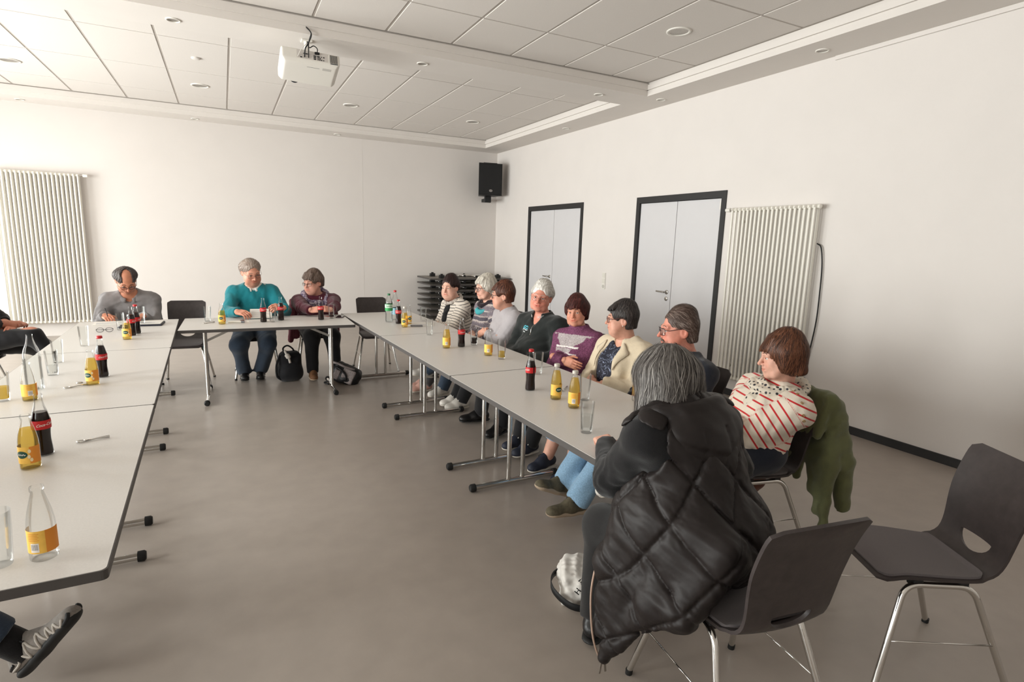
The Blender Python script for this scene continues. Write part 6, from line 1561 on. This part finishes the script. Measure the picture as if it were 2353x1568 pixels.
COKE_P = [(0.026, 0.0), (0.0300, 0.003), (0.0305, 0.016), (0.0292, 0.035), (0.0272, 0.060), (0.0278, 0.085), (0.0302, 0.110), (0.0305, 0.128), (0.0292, 0.145), (0.0245, 0.168), (0.0182, 0.190), (0.0142, 0.208), (0.0130, 0.226), (0.0142, 0.229), (0.0142, 0.236), (0.0128, 0.240)]
APP_P = [(0.0265, 0.0), (0.0305, 0.003), (0.0310, 0.012), (0.0310, 0.085), (0.0300, 0.105), (0.0265, 0.130), (0.0215, 0.152), (0.0165, 0.172), (0.0140, 0.182), (0.0140, 0.186), (0.0158, 0.188), (0.0158, 0.196), (0.0150, 0.200)]
WAT_P = [(0.034, 0.0), (0.0395, 0.004), (0.040, 0.02), (0.0395, 0.13), (0.040, 0.165), (0.0385, 0.195), (0.032, 0.222), (0.023, 0.245), (0.0165, 0.268), (0.0140, 0.285), (0.0140, 0.300)]
SPR_P = [(0.030, 0.0), (0.036, 0.006), (0.0375, 0.03), (0.0355, 0.07), (0.0375, 0.10), (0.039, 0.125), (0.039, 0.175), (0.0385, 0.195), (0.033, 0.225), (0.023, 0.252), (0.0150, 0.270), (0.0135, 0.280)]
cam_dir = lambda x, y: math.atan2(-y, -x)
def coke(x, y, turn, fill, cap, label, z=TT):
    e = empty('cola_bottle', (x, y, z), cam_dir(x, y) + R(turn)); tag(e, label, 'bottle', 'cola bottles on the tables')
    solid(COKE_P, 'glass', G_CLEAR, e, capt=False)
    solid(shrink(COKE_P, 0.0022, 0.005, fill), 'cola', COLA, e)
    band(COKE_P, 0.106, 0.140, R(-95), R(95), 0.0007, 'label', RED, e); band(COKE_P, 0.106, 0.140, R(110), R(250), 0.0007, 'label', RED, e, 12)
    wrap_text('Coca-Cola', 0.0145, COKE_P, 0.124, 0.0, WHITE, e, shear=0.45, rise=0.10, sx=0.9)
    if cap: solid([(0.0150, 0.230), (0.0158, 0.232), (0.0150, 0.244), (0.0120, 0.246)], 'cap', CAPR, e, 20)
    return e
def apple(x, y, turn, fill, label, z=TT, cap=False, back=False):
    e = empty('apple_spritzer_bottle', (x, y, z), cam_dir(x, y) + R(turn)); tag(e, label, 'bottle', 'apple spritzer bottles on the tables')
    solid(APP_P, 'glass', G_CLEAR, e, capt=False)
    if fill > 0.01: solid(shrink(APP_P, 0.002, 0.005, fill), 'juice', APPLE, e)
    lb = band(APP_P, 0.026, 0.088, R(-105), R(105), 0.0007, 'label', YEL, e)
    band(APP_P, 0.026, 0.088, R(35), R(104), 0.0010, 'label_orange', ORG, lb, 10)
    if not back:
        V = []; F = []
        for q in (0.02, 0.4, 0.75, 1.0):
            for k in range(18):
                t = 2 * PI * k / 18; rr = 0.0323; a = -0.15 + 0.60 * q * math.cos(t); V.append((rr * math.cos(a), rr * math.sin(a), 0.060 + 0.0135 * q * math.sin(t)))
        for j in range(3):
            for k in range(18): F.append((j * 18 + k, j * 18 + (k + 1) % 18, (j + 1) * 18 + (k + 1) % 18, (j + 1) * 18 + k))
        MB().add(V, F).build('emblem', GRN, lb)
        MB().tube([(0.0326 * math.cos(a), 0.0326 * math.sin(a), 0.060 + 0.0022 * math.sin(a * 26)) for a in np.linspace(-0.55, 0.25, 22)], 0.0011, 4).build('emblem_script', WHITE, lb)
        for k, (ax, az) in enumerate(((0.55, 0.052), (0.75, 0.040), (0.62, 0.072))):
            rr = 0.0322; MB().add([(rr * math.cos(ax + 0.14 * math.cos(t)), rr * math.sin(ax + 0.14 * math.cos(t)), az + 0.007 * math.sin(t)) for t in np.linspace(0, 2 * PI, 14)[:-1]], [tuple(range(13))]).build('apple_slice', mat('apple_cream', (240, 220, 176), 0.6), lb)
    else:
        rr = 0.0319
        MB().add([(rr * math.cos(a), rr * math.sin(a), z) for z in (0.030, 0.055) for a in np.linspace(-0.45, 0.15, 8)], [(i, i + 1, 9 + i, 8 + i) for i in range(7)]).build('barcode_patch', WHITE, lb)
        m = MB(); rr = 0.0323
        for k in range(12):
            a = -0.38 + k * 0.042; w = 0.008 + 0.008 * (k % 3 == 0); m.add([(rr * math.cos(a), rr * math.sin(a), 0.036), (rr * math.cos(a + w), rr * math.sin(a + w), 0.036), (rr * math.cos(a + w), rr * math.sin(a + w), 0.052), (rr * math.cos(a), rr * math.sin(a), 0.052)], [(0, 1, 2, 3)])
        m.build('barcode', mat('barcode_black', (60, 56, 58), 0.6), lb)
        m = MB()
        for k in range(5): 
            zz = 0.062 + k * 0.0045; m.add([(rr * math.cos(a), rr * math.sin(a), zz + d) for d in (0, 0.0012) for a in np.linspace(-0.6, 0.2 - 0.1 * (k % 2), 8)], [(i, i + 1, 9 + i, 8 + i) for i in range(7)])
        m.build('small_print', ORG, lb)
    if cap: solid([(0.0162, 0.186), (0.0168, 0.188), (0.0160, 0.201), (0.012, 0.203)], 'cap', mat('cap_pale', (206, 200, 190), 0.4, 0.3), e, 20)
    return e
def tumbler(x, y, label, fill=0.0, liq=None, tilt=0, z=TT, name='drinking_glass'):
    e = empty(name, (x, y, z)); tag(e, label, 'glass', 'tall ribbed drinking glasses')
    rb, rt, H = 0.0265, 0.0335, 0.147; n = 32
    V = []; F = []; prof = [(rb - 0.002, 0), (rb, 0.003), (rb + (rt - rb) * 0.3, 0.05), (rb + (rt - rb) * 0.62, 0.095), (rt, H), (rt - 0.0016, H), (rb + (rt - rb) * 0.62 - 0.002, 0.095), (rb - 0.0025 + 0.002, 0.05), (rb - 0.003, 0.014), (0.003, 0.012)]
    for j, (rr, z_) in enumerate(prof):
        for k in range(n):
            a = 2 * PI * k / n; q = rr + (0.0009 if (k % 2 == 0 and 0.02 < z_ < 0.12 and j < 5) else 0); V.append((q * math.cos(a), q * math.sin(a), z_))
    m_ = len(prof)
    for j in range(m_ - 1):
        for k in range(n): F.append((j * n + k, j * n + (k + 1) % n, (j + 1) * n + (k + 1) % n, (j + 1) * n + k))
    F.append(tuple(range(n - 1, -1, -1))); F.append(tuple((m_ - 1) * n + k for k in range(n)))
    MB().add(V, F).build('glass', G_CLEAR, e, True, auto=50)
    if fill:
        rf = lambda z_: rb + (rt - rb) * z_ / H - 0.0032
        solid([(rf(0.015), 0.015), (rf(fill), fill)], {'cola': 'cola', 'apple': 'juice', 'water': 'water'}[liq], {'cola': COLA, 'apple': APPLE, 'water': WATER}[liq], e, 24)
    return e
# ---- left row
apple(-0.465, 1.767, -25, 0.0, 'empty apple spritzer bottle nearest the viewer on the left table', back=True)
apple(-0.664, 2.495, -35, 0.150, 'apple spritzer bottle in front of the cola on the nearest left table')
coke(-0.656, 2.604 + 0.03, 20, 0.170, False, 'cola bottle without cap behind the spritzer on the nearest left table')
apple(-0.908, 3.523, 15, 0.026, 'nearly empty apple spritzer bottle in front of the tall water bottle', back=True)
coke(-0.676, 3.967, 25, 0.188, True, 'red capped cola bottle in the middle of the left row')
apple(-0.693, 3.778, -35, 0.150, 'full apple spritzer bottle before the red capped cola, middle of the left row')
apple(-0.723, 5.311, -10, 0.13, 'apple spritzer bottle on the far left table before two colas')
coke(-0.712, 5.50, 60, 0.175, False, 'cola bottle directly behind the spritzer on the far left table')
coke(-0.690, 5.60, 70, 0.178, True, 'red capped cola bottle rearmost of the trio on the far left table')
e = empty('water_bottle', (-0.942, 3.759, TT), cam_dir(-0.942, 3.759)); tag(e, 'tall clear glass water bottle in the left row', 'bottle')
solid(WAT_P, 'glass', G_CLEAR, e, capt=False); solid(shrink(WAT_P, 0.002, 0.006, 0.18), 'water', WATER, e)
tumbler(-0.555, 1.765, 'empty ribbed glass cut by the left edge on the nearest table')
tumbler(-1.019, 3.548, 'ribbed glass half full of apple spritzer at the left edge', 0.075, 'apple')
tumbler(-0.940, 4.107, 'ribbed glass with a little water right of the tall water bottle', 0.06, 'water'); tumbler(-0.993, 4.494, 'empty ribbed glass by the crossed black knee'); tumbler(-0.960, 5.091, 'empty ribbed glass standing alone on the far left table')
tumbler(-0.837, 5.847, 'ribbed glass left of the bottles before the writing man'); tumbler(-0.708, 6.075, 'ribbed glass with water on the dark notebook', 0.055, 'water', z=TT + 0.024)
# ---- back table
apple(-0.051, 5.985, -10, 0.13, 'apple spritzer bottle in front of the man in teal')
coke(0.315, 6.04, 20, 0.107, False, 'half empty cola bottle left of the glass before the man in teal'); coke(0.483, 6.125, 30, 0.178, False, 'full cola bottle right of the glass before the man in teal'); coke(0.864, 6.061, -15, 0.105, False, 'half empty cola bottle before the woman in maroon')
tumbler(0.398, 6.024, 'empty ribbed glass between two colas on the back table'); tumbler(-0.177, 6.22, 'empty ribbed glass at the left end of the back table'); tumbler(0.986, 6.167, 'ribbed glass with a sip of cola before the woman in maroon', 0.034, 'cola')
# ---- right row
def plastic_bottle(x, y, P_, turn, cap, lab, word, z0, z1, label, fillto):
    e = empty('plastic_bottle', (x, y, TT), cam_dir(x, y) + R(turn)); tag(e, label, 'bottle')
    solid(P_, 'bottle_wall', G_PET, e, capt=False); solid(shrink(P_, 0.0015, 0.006, fillto), 'drink', WATER, e)
    lb = MB().lathe([(r + 0.0008, z) for r, z in shrink(P_, 0, z0, z1)], 28, capb=False, capt=False).build('label', lab, e, True)
    h = P_[-1][1]; solid([(0.0155, h - 0.004), (0.0158, h + 0.012), (0.0140, h + 0.015)], 'cap', cap, e, 20)
    if word:
        MB().lathe([(r + 0.0010, z) for r, z in shrink(P_, 0, z1 - 0.040, z1 - 0.006)], 28, capb=False, capt=False).build('label_band', mat('label_white', (214, 226, 214), 0.5), lb, True)
        wrap_text(word, 0.030, P_, z1 - 0.022, 0.0, LGRN, lb, shear=0.15, off=0.0018)
    return e
plastic_bottle(1.492, 5.736, SPR_P, 0, CAPG, LGRN, 'Sprite', 0.118, 0.190, 'clear plastic lemonade bottle with green label and green cap', 0.215)
plastic_bottle(1.595, 5.877, WAT_P, 0, CAPR, BLUE, None, 0.06, 0.13, 'clear water bottle with red cap behind the green labelled one', 0.15)
coke(1.553, 5.593, 0, 0.180, True, 'red capped cola bottle beside the green labelled bottle'); apple(1.548, 5.353, -10, 0.14, 'full apple spritzer bottle at the front of the far right group', cap=True); apple(1.642, 5.538, 30, 0.012, 'empty apple spritzer bottle behind the full one of the far right group')
tumbler(1.854, 5.709, 'empty ribbed glass before the woman in thin black stripes'); tumbler(1.632, 4.845, 'empty ribbed glass on the joint of the two far right tables')
apple(1.560, 4.205, 8, 0.150, 'full apple spritzer bottle left of a cola, middle right table', back=True); coke(1.695, 4.222, 30, 0.112, False, 'half empty cola bottle on the middle right table'); tumbler(1.824, 4.264, 'ribbed glass with cola before the grey cardigan', 0.062, 'cola')
apple(1.759, 3.829, 8, 0.024, 'nearly empty apple spritzer bottle before the man in the dark jacket', back=True); tumbler(1.763 + 0.035, 3.676, 'ribbed glass a third full of apple spritzer', 0.058, 'apple')
coke(1.575, 2.825, -65, 0.178, True, 'full red capped cola bottle on the near right table'); tumbler(1.817, 3.16, 'empty ribbed glass behind the red capped cola, near right table')
apple(1.616, 2.60, 40, 0.162, 'capped apple spritzer bottle beside the cola, near right table', cap=True); apple(1.619, 2.42, 5, 0.162, 'capped apple spritzer bottle with barcode, near right table', cap=True, back=True)
tumbler(1.76, 2.527, 'empty ribbed glass right of the barcode bottle'); tumbler(1.455, 2.061, 'ribbed glass half full of water nearest the puffer vest', 0.085, 'water')
apple(2.03, 2.40, 160, 0.0, 'bottle with white label half hidden by the grey hair', back=True)
# ---- small things: openers, papers, pens, phone
def opener(x, y, rz, label):
    e = empty('bottle_opener', (x, y, TT), rz); tag(e, label, 'bottle opener', 'metal bottle openers on the tables')
    MB().tube([(0.012, 0, 0.005), (0.05, 0, 0.0065), (0.095, 0, 0.006)], [0.005, 0.004, 0.0055], 8).build('handle', M_CHROME, e, True)
    MB().tube([(0.0 + 0.014 * math.cos(a), 0.012 * math.sin(a), 0.005) for a in np.linspace(0, 2 * PI, 15)[:-1]], 0.0032, 6, closed=True).build('ring', M_CHROME, e, True)
opener(-0.56, 2.735, R(14), 'steel bottle opener beside the cola on the nearest left table'); opener(-0.80, 3.73, R(25), 'steel bottle opener by the tall water bottle'); opener(-0.20, 6.06, R(30), 'steel bottle opener by the glass at the left end of the back table'); opener(1.74, 2.73, R(40), 'steel bottle opener between the bottles on the near right table')
e = empty('crown_cork', (-0.765, 3.84, TT)); tag(e, 'loose silver bottle cap near the middle of the left row', 'bottle cap'); MB().lathe([(0.015, 0), (0.0155, 0.002), (0.013, 0.006)], 16).build('cork_shell', M_STEEL, e, True, auto=40)
def sheet(name, x, y, rz, w, l, label, cat, z=TT, n=1, m=None, lines=0, t=0.0012):
    e = empty(name, (x, y, z), rz); tag(e, label, cat)
    p = MB().box((-w / 2, -l / 2, 0.0004), (w / 2, l / 2, t * n + 0.0004)).build('page', m or mat('paper', (226, 222, 214), 0.8), e)
    k = MB()
    for i in range(lines): k.box((-w / 2 + 0.02, -l / 2 + 0.02 + i * 0.014, t * n + 0.0004), (w / 2 - 0.02 - 0.03 * (i % 3), -l / 2 + 0.0225 + i * 0.014, t * n + 0.0008))
    if lines: k.build('writing', mat('ink_grey', (150, 150, 156), 0.8), e)
    return e
sheet('writing_pad', -0.95, 6.28, R(6), 0.30, 0.21, 'open paper pad under the writing hand at the back left', 'notepad', n=5, lines=9)
nb = sheet('notebook', -0.70, 6.12, R(-3), 0.30, 0.20, 'dark covered notebook with white pages before the writing man', 'notebook', m=mat('paper_page', (222, 218, 210), 0.8), z=TT + 0.016, n=5, lines=8)
MB().box((-0.16, -0.108, -0.0155), (0.16, 0.108, 0.0), 0.003).build('cover', mat('notebook_navy', (28, 30, 44), 0.5), nb)
e = empty('folding_glasses', (-0.935, 5.74, TT), R(10)); tag(e, 'pair of dark glasses lying left of the bottles on the far left table', 'glasses')
for s in (-1, 1): MB().tube([(s * 0.032 + 0.026 * math.cos(a), 0.0, 0.02 + 0.018 * math.sin(a)) for a in np.linspace(0, 2 * PI, 17)[:-1]], 0.0018, 6, closed=True).build('rim', LACE_B, e, True); MB().tube([(s * 0.06, 0, 0.026), (s * 0.05, 0.09, 0.01), (-s * 0.02, 0.12, 0.004)], 0.002, 6).build('temple', LACE_B, e, True)
e = empty('marker_case', (-0.80, 5.93, TT), R(-4)); tag(e, 'flat dark case lying before the writing man', 'case'); MB().box((-0.07, -0.02, 0), (0.07, 0.02, 0.016), 0.004).build('lid', mat('case_dark', (46, 48, 56), 0.5), e)
e = empty('document', (0.30, 6.245, TT + 0.001), R(-6)); tag(e, 'printed sheet held up by the man in teal', 'paper')
MB().box((-0.105, -0.001, 0), (0.105, 0.001, 0.145)).xf(Matrix.Translation((0, 0.0, 0.012)) @ Matrix.Rotation(R(-58), 4, 'X')).build('page', mat('paper', (226, 222, 214), 0.8), e)
k = MB()
for i in range(8): k.box((-0.09, -0.0014, 0.015 + i * 0.015), (0.09 - 0.03 * (i % 3), -0.001, 0.019 + i * 0.015))
k.xf(Matrix.Translation((0, 0, 0.012)) @ Matrix.Rotation(R(-58), 4, 'X')).build('writing', mat('ink_grey', (150, 150, 156), 0.8), e)
sheet('document', 0.27, 6.12, R(3), 0.21, 0.15, 'white sheet lying under the cola bottle on the back table', 'paper', lines=6)
e = empty('marker_pen', (0.07, 6.04, TT), R(-12)); tag(e, 'white marker pen lying on the back table', 'pen'); MB().tube([(-0.07, 0, 0.010), (0.04, 0, 0.010), (0.055, 0, 0.010)], 0.010, 12).build('barrel', M_WHITEPL, e, True, auto=50); MB().tube([(0.045, 0, 0.010), (0.075, 0, 0.010)], 0.0108, 12).build('pen_cap', mat('pen_cap_grey', (120, 120, 126), 0.4), e, True, auto=50)
e = empty('wooden_clip', (0.125, 6.15, TT), R(35)); tag(e, 'small brown clip lying by the hand of the man in teal', 'clip'); MB().box((-0.022, -0.006, 0), (0.022, 0.006, 0.011), 0.003).build('clip_body', mat('clip_brown', (122, 78, 58), 0.6), e)
e = empty('smartphone', (1.085, 6.21, TT), R(-22)); tag(e, 'smartphone lying before the woman in maroon', 'phone'); MB().box((-0.036, -0.075, 0.001), (0.036, 0.075, 0.010), 0.004).build('phone_case', mat('phone_case', (60, 40, 42), 0.4), e); MB().box((-0.033, -0.071, 0.0098), (0.033, 0.071, 0.0106)).build('screen', mat('phone_screen', (28, 28, 32), 0.08), e)
sheet('document', 1.74, 5.50, R(-20), 0.30, 0.21, 'white sheets before the woman in thin black stripes', 'paper', n=2, lines=8)
e = empty('pencil_case', (1.67, 5.36, TT), R(-15)); tag(e, 'flat grey case lying beside the white sheets on the far right table', 'case'); MB().box((-0.06, -0.025, 0), (0.06, 0.025, 0.014), 0.005).build('lid', mat('case_grey', (106, 104, 106), 0.6), e)
sheet('document', 0.98, 6.29, R(30), 0.06, 0.11, 'small reddish card behind the smartphone', 'card', m=mat('card_red', (170, 110, 100), 0.6))

# ---- bags
def soft(name, fn, lo, hi, h, m, parent, off=(0, 0, 0), sm=1):
    F = Field(lo, hi, h); fn(F); V, Q = F.mesh(); V = smoothV(V, Q, sm, 0.4); return np_obj(name, V - A3(off), Q, m, parent)
e = empty('backpack', (0.585, 6.50, 0), R(8)); tag(e, 'black backpack on the floor beside the man in teal', 'bag')
bk = cloth('backpack_nylon', (20, 20, 24), rough=0.7)
def f(F):
    F.box((0, 0, 0.17), (0.115, 0.085, 0.165), None, 0.07, 0.02); F.ell((0, 0, 0.09), (0.13, 0.10, 0.09), None, 0.05); F.ell((0.0, -0.06, 0.12), (0.09, 0.05, 0.09), None, 0.04); F.plane((0, 0, 0.002), (0, 0, -1)); F.disp(wob(7, 30, 0.006))
soft('pack_body', f, (-0.18, -0.18, -0.01), (0.18, 0.18, 0.40), 0.008, bk, e)
MB().tube(spline([(-0.06, 0, 0.32), (-0.065, 0, 0.37), (-0.02, 0.0, 0.395), (0.03, 0, 0.36), (0.05, 0, 0.32)], 6), 0.009, 8).build('grab_handle', bk, e, True)
MB().tube(spline([(-0.06, -0.05, 0.35), (-0.055, -0.09, 0.32), (-0.035, -0.10, 0.28), (-0.02, -0.095, 0.22)], 5), [0.012] * 6 + [0.026] * 5 + [0.012] * 5, 10).build('white_cloth', mat('tissue', (216, 208, 198), 0.8), e, True)
MB().tube(spline([(-0.11, -0.04, 0.3), (-0.15, -0.05, 0.2), (-0.15, -0.05, 0.08), (-0.11, -0.04, 0.03)], 6), 0.012, 8).build('shoulder_strap', bk, e, True)
e = empty('handbag', (1.13, 6.16, 0), R(-28)); tag(e, 'grey tweed and black handbag slumped on the floor by the table leg', 'bag')
tweed = mat('tweed', (142, 132, 130), 0.9, noise=0.45, nscale=130, bump=0.5, bscale=200)
def f(F):
    Rm = np.array(Matrix.Rotation(R(24), 3, 'Y')).T
    F.box((0, 0, 0.115), (0.145, 0.07, 0.095), Rm, 0.045, 0.02); F.ell((0, 0, 0.075), (0.16, 0.09, 0.07), None, 0.05); F.plane((0, 0, 0.002), (0, 0, -1)); F.disp(wob(17, 34, 0.006))
soft('bag_body', f, (-0.22, -0.16, -0.01), (0.22, 0.16, 0.30), 0.008, mat('bag_black', (22, 21, 23), 0.5), e)
def f(F):
    Rm = np.array(Matrix.Rotation(R(24), 3, 'Y')).T
    F.box((0.035, -0.075, 0.10), (0.07, 0.016, 0.08), Rm, 0.015, 0.01); F.box((-0.085, -0.078, 0.12), (0.032, 0.016, 0.055), Rm, 0.012, 0.004)
soft('tweed_panel', f, (-0.22, -0.16, -0.01), (0.22, 0.06, 0.30), 0.006, tweed, e)
MB().tube(spline([(-0.13, -0.03, 0.24), (-0.06, -0.075, 0.235), (0.02, -0.075, 0.20), (0.10, -0.04, 0.165)], 6), 0.013, 8).build('top_band', tweed, e, True); MB().tube(spline([(-0.09, -0.09, 0.21), (-0.02, -0.105, 0.17), (0.02, -0.10, 0.12), (0.02, -0.09, 0.06)], 6), 0.011, 8).build('handle', mat('bag_black', (22, 21, 23), 0.5), e, True)
MB().tube(spline([(-0.10, -0.02, 0.05), (-0.19, -0.04, 0.03), (-0.23, -0.05, 0.014), (-0.17, -0.10, 0.012)], 6), 0.009, 8).build('strap', mat('bag_black', (22, 21, 23), 0.5), e, True)
# white shopping bag with black strap by the vest woman
e = empty('shopping_bag', (1.42, 1.93, 0), R(0)); tag(e, 'white shopping bag with red print and black handles on the floor', 'bag')
def bag_shape(F):
    F.box((0.0, 0.0, 0.07), (0.13, 0.11, 0.07), np.array(Matrix.Rotation(R(30), 3, 'Z')), 0.03, 0.02); F.ell((0.0, 0.0, 0.06), (0.13, 0.12, 0.06), None, 0.04); F.plane((0, 0, 0.002), (0, 0, -1)); F.disp(wob(27, 55, 0.014)); F.disp(wob(29, 110, 0.005))
soft('bag_body', bag_shape, (-0.2, -0.2, -0.01), (0.22, 0.2, 0.2), 0.007, mat('bag_white', (226, 222, 216), 0.6), e)
st = mat('strap_black', (24, 24, 26), 0.6)
def ribbon_strap(pts, w, name, par, m, up=(0, 0, 1)):
    P = np.array(spline(pts, 8)); T = np.gradient(P, axis=0); T /= np.linalg.norm(T, axis=1, keepdims=True); U = np.tile(A3(up), (len(P), 1)); 
    V = np.concatenate([P - U * w / 2, P + U * w / 2]); n = len(P); Q = np.array([(i, i + 1, n + i + 1, n + i) for i in range(n - 1)])
    o = np_obj(name, V, Q, m, par); md = o.modifiers.new('t', 'SOLIDIFY'); md.thickness = 0.003; return o
ribbon_strap([(-0.02, 0.10, 0.06), (-0.10, 0.11, 0.07), (-0.165, 0.06, 0.075), (-0.19, -0.01, 0.065), (-0.16, -0.09, 0.04), (-0.10, -0.13, 0.03), (-0.06, -0.12, 0.04)], 0.032, 'strap', e, st)
ribbon_strap([(-0.13, -0.04, 0.065), (-0.09, 0.02, 0.085), (-0.03, 0.08, 0.10), (0.05, 0.14, 0.10)], 0.03, 'top_band', e, st, up=(-0.5, 0.2, 0.8))
BAGF = Field((-0.2, -0.2, -0.01), (0.22, 0.2, 0.2), 0.007); bag_shape(BAGF)
def on_bag(pts, c, rot, off=0.0025):
    """print lying on the bag: plane points dropped onto its surface, seen from the aisle side"""
    d = nrm((0.5, 0.68, -0.53)); rt = nrm((0.89, -0.45, 0.0)); up = nrm(np.cross(rt, d)); ca, sa = math.cos(R(rot)), math.sin(R(rot))
    P = np.array([A3(c) + rt * (x * ca - y * sa) + up * (x * sa + y * ca) - d * 0.2 for x, y in pts])
    for _ in range(60):
        q = BAGF.sample(P); P = P + d * np.clip(q * 0.7, 0, 0.05)[:, None]
    return [tuple(p - d * off) for p in P]
def bag_text(s, size, c, rot): 
    V, F = text_mesh(s, size); MB().add(on_bag(V, c, rot), F).build('lettering', st, e)
def bag_patch(pts, c, rot, m):
    n = 8; a, b_, c_, d_ = [A3((*p, 0)) for p in pts]; G = [tuple((a * (1 - u) * (1 - v) + b_ * u * (1 - v) + c_ * u * v + d_ * (1 - u) * v)[:2]) for v in np.linspace(0, 1, n) for u in np.linspace(0, 1, n)]
    MB().add(on_bag(G, c, rot), [(j * n + i, j * n + i + 1, (j + 1) * n + i + 1, (j + 1) * n + i) for j in range(n - 1) for i in range(n - 1)]).build('red_print', m, e, True)
bag_text('H', 0.034, (-0.095, -0.06, 0.07), 55); bag_text('ESC', 0.034, (-0.045, -0.035, 0.10), 40)
bag_patch([(-0.02, -0.012), (0.035, -0.012), (0.05, 0.014), (0.0, 0.014)], (-0.03, -0.085, 0.06), 22, RED); bag_patch([(-0.015, -0.010), (0.03, -0.010), (0.035, 0.010), (-0.005, 0.010)], (-0.005, -0.115, 0.035), 22, RED)
# brown bag hanging under the chair of the striped-sweater woman
e = empty('brown_bag', (2.50, 2.07, 0), R(-13)); tag(e, 'brown leather bag under the chair of the woman in red stripes', 'bag')
def f(F): F.ell((0, 0, 0.30), (0.16, 0.08, 0.10), None, 0.02); F.box((0, 0, 0.34), (0.15, 0.07, 0.06), None, 0.03, 0.03); F.plane((0, 0, 0.395), (0, 0, 1))
soft('bag_body', f, (-0.22, -0.15, 0.15), (0.22, 0.15, 0.44), 0.008, mat('leather_brown', (92, 48, 30), 0.45, noise=0.1, nscale=30), e)
MB().tube(spline([(-0.13, 0, 0.37), (-0.10, -0.02, 0.405), (0.1, -0.02, 0.405), (0.13, 0, 0.37)], 5), 0.006, 6).build('handle', mat('leather_brown', (92, 48, 30), 0.45), e, True)

# ---- garments hung on chair backs
def hung(name, label, chair_pos, face, m, fn, h=0.010, fold=0.008, seed=3, lo=(-0.36, -0.55, 0.02), hi=(0.36, 0.1, 0.95)):
    e = empty(name, (chair_pos[0], chair_pos[1], 0), R(face)); tag(e, label, 'jacket'); o = soft('cloth_body', lambda F: (fn(F), F.disp(wob(seed, 28, fold)), F.disp(wob(seed + 3, 70, fold * 0.4))), lo, hi, h, m, e); return e
olive = mat('cloth_olive', (92, 94, 60), 0.9, noise=0.10, nscale=14, bump=0.3, bscale=350, sheen=0.2)
def f(F):
    # over the backrest (local y<0 is behind the sitter)
    for x in np.linspace(-0.20, 0.20, 9): F.cone((x, -0.325, 0.855), (x * 1.05, -0.345, 0.50), 0.03, 0.028, 0.04)
    for x in np.linspace(-0.20, 0.20, 9): F.cone((x, -0.300, 0.86), (x, -0.255, 0.66), 0.020, 0.018, 0.03)
    # panel hanging down at the sitter's left, and the sleeve
    for x, z1 in ((-0.10, 0.34), (-0.16, 0.24), (-0.215, 0.17)): F.cone((x, -0.345, 0.52), (x - 0.015, -0.33, z1), 0.035, 0.022, 0.05)
    for x in (0.0, 0.1, 0.18): F.cone((x, -0.345, 0.52), (x, -0.34, 0.36), 0.03, 0.026, 0.05)
    F.cone((-0.17, -0.36, 0.80), (-0.20, -0.43, 0.52), 0.06, 0.052, 0.03); F.cone((-0.20, -0.43, 0.52), (-0.20, -0.47, 0.24), 0.050, 0.042, 0.02, capb=True)
hung('olive_jacket', 'olive green jacket hung over the chair of the woman in red stripes', (2.45, 1.985), 77, olive, f)
mar = mat('cloth_maroon_coat', (92, 40, 48), 0.85, noise=0.1, nscale=20, bump=0.3, bscale=300)
def f(F):
    for x in np.linspace(-0.24, 0.24, 10): F.cone((x, -0.325, 0.80), (x * 1.08, -0.33, 0.36), 0.028, 0.026, 0.04)
    for x in (-0.27, 0.27): F.cone((x * 0.9, -0.25, 0.76), (x * 1.02, -0.18, 0.34), 0.035, 0.03, 0.04)
hung('maroon_coat', 'dark red coat hung over the chair of the woman in maroon', (0.93, 6.93), 178, mar, f, seed=9)
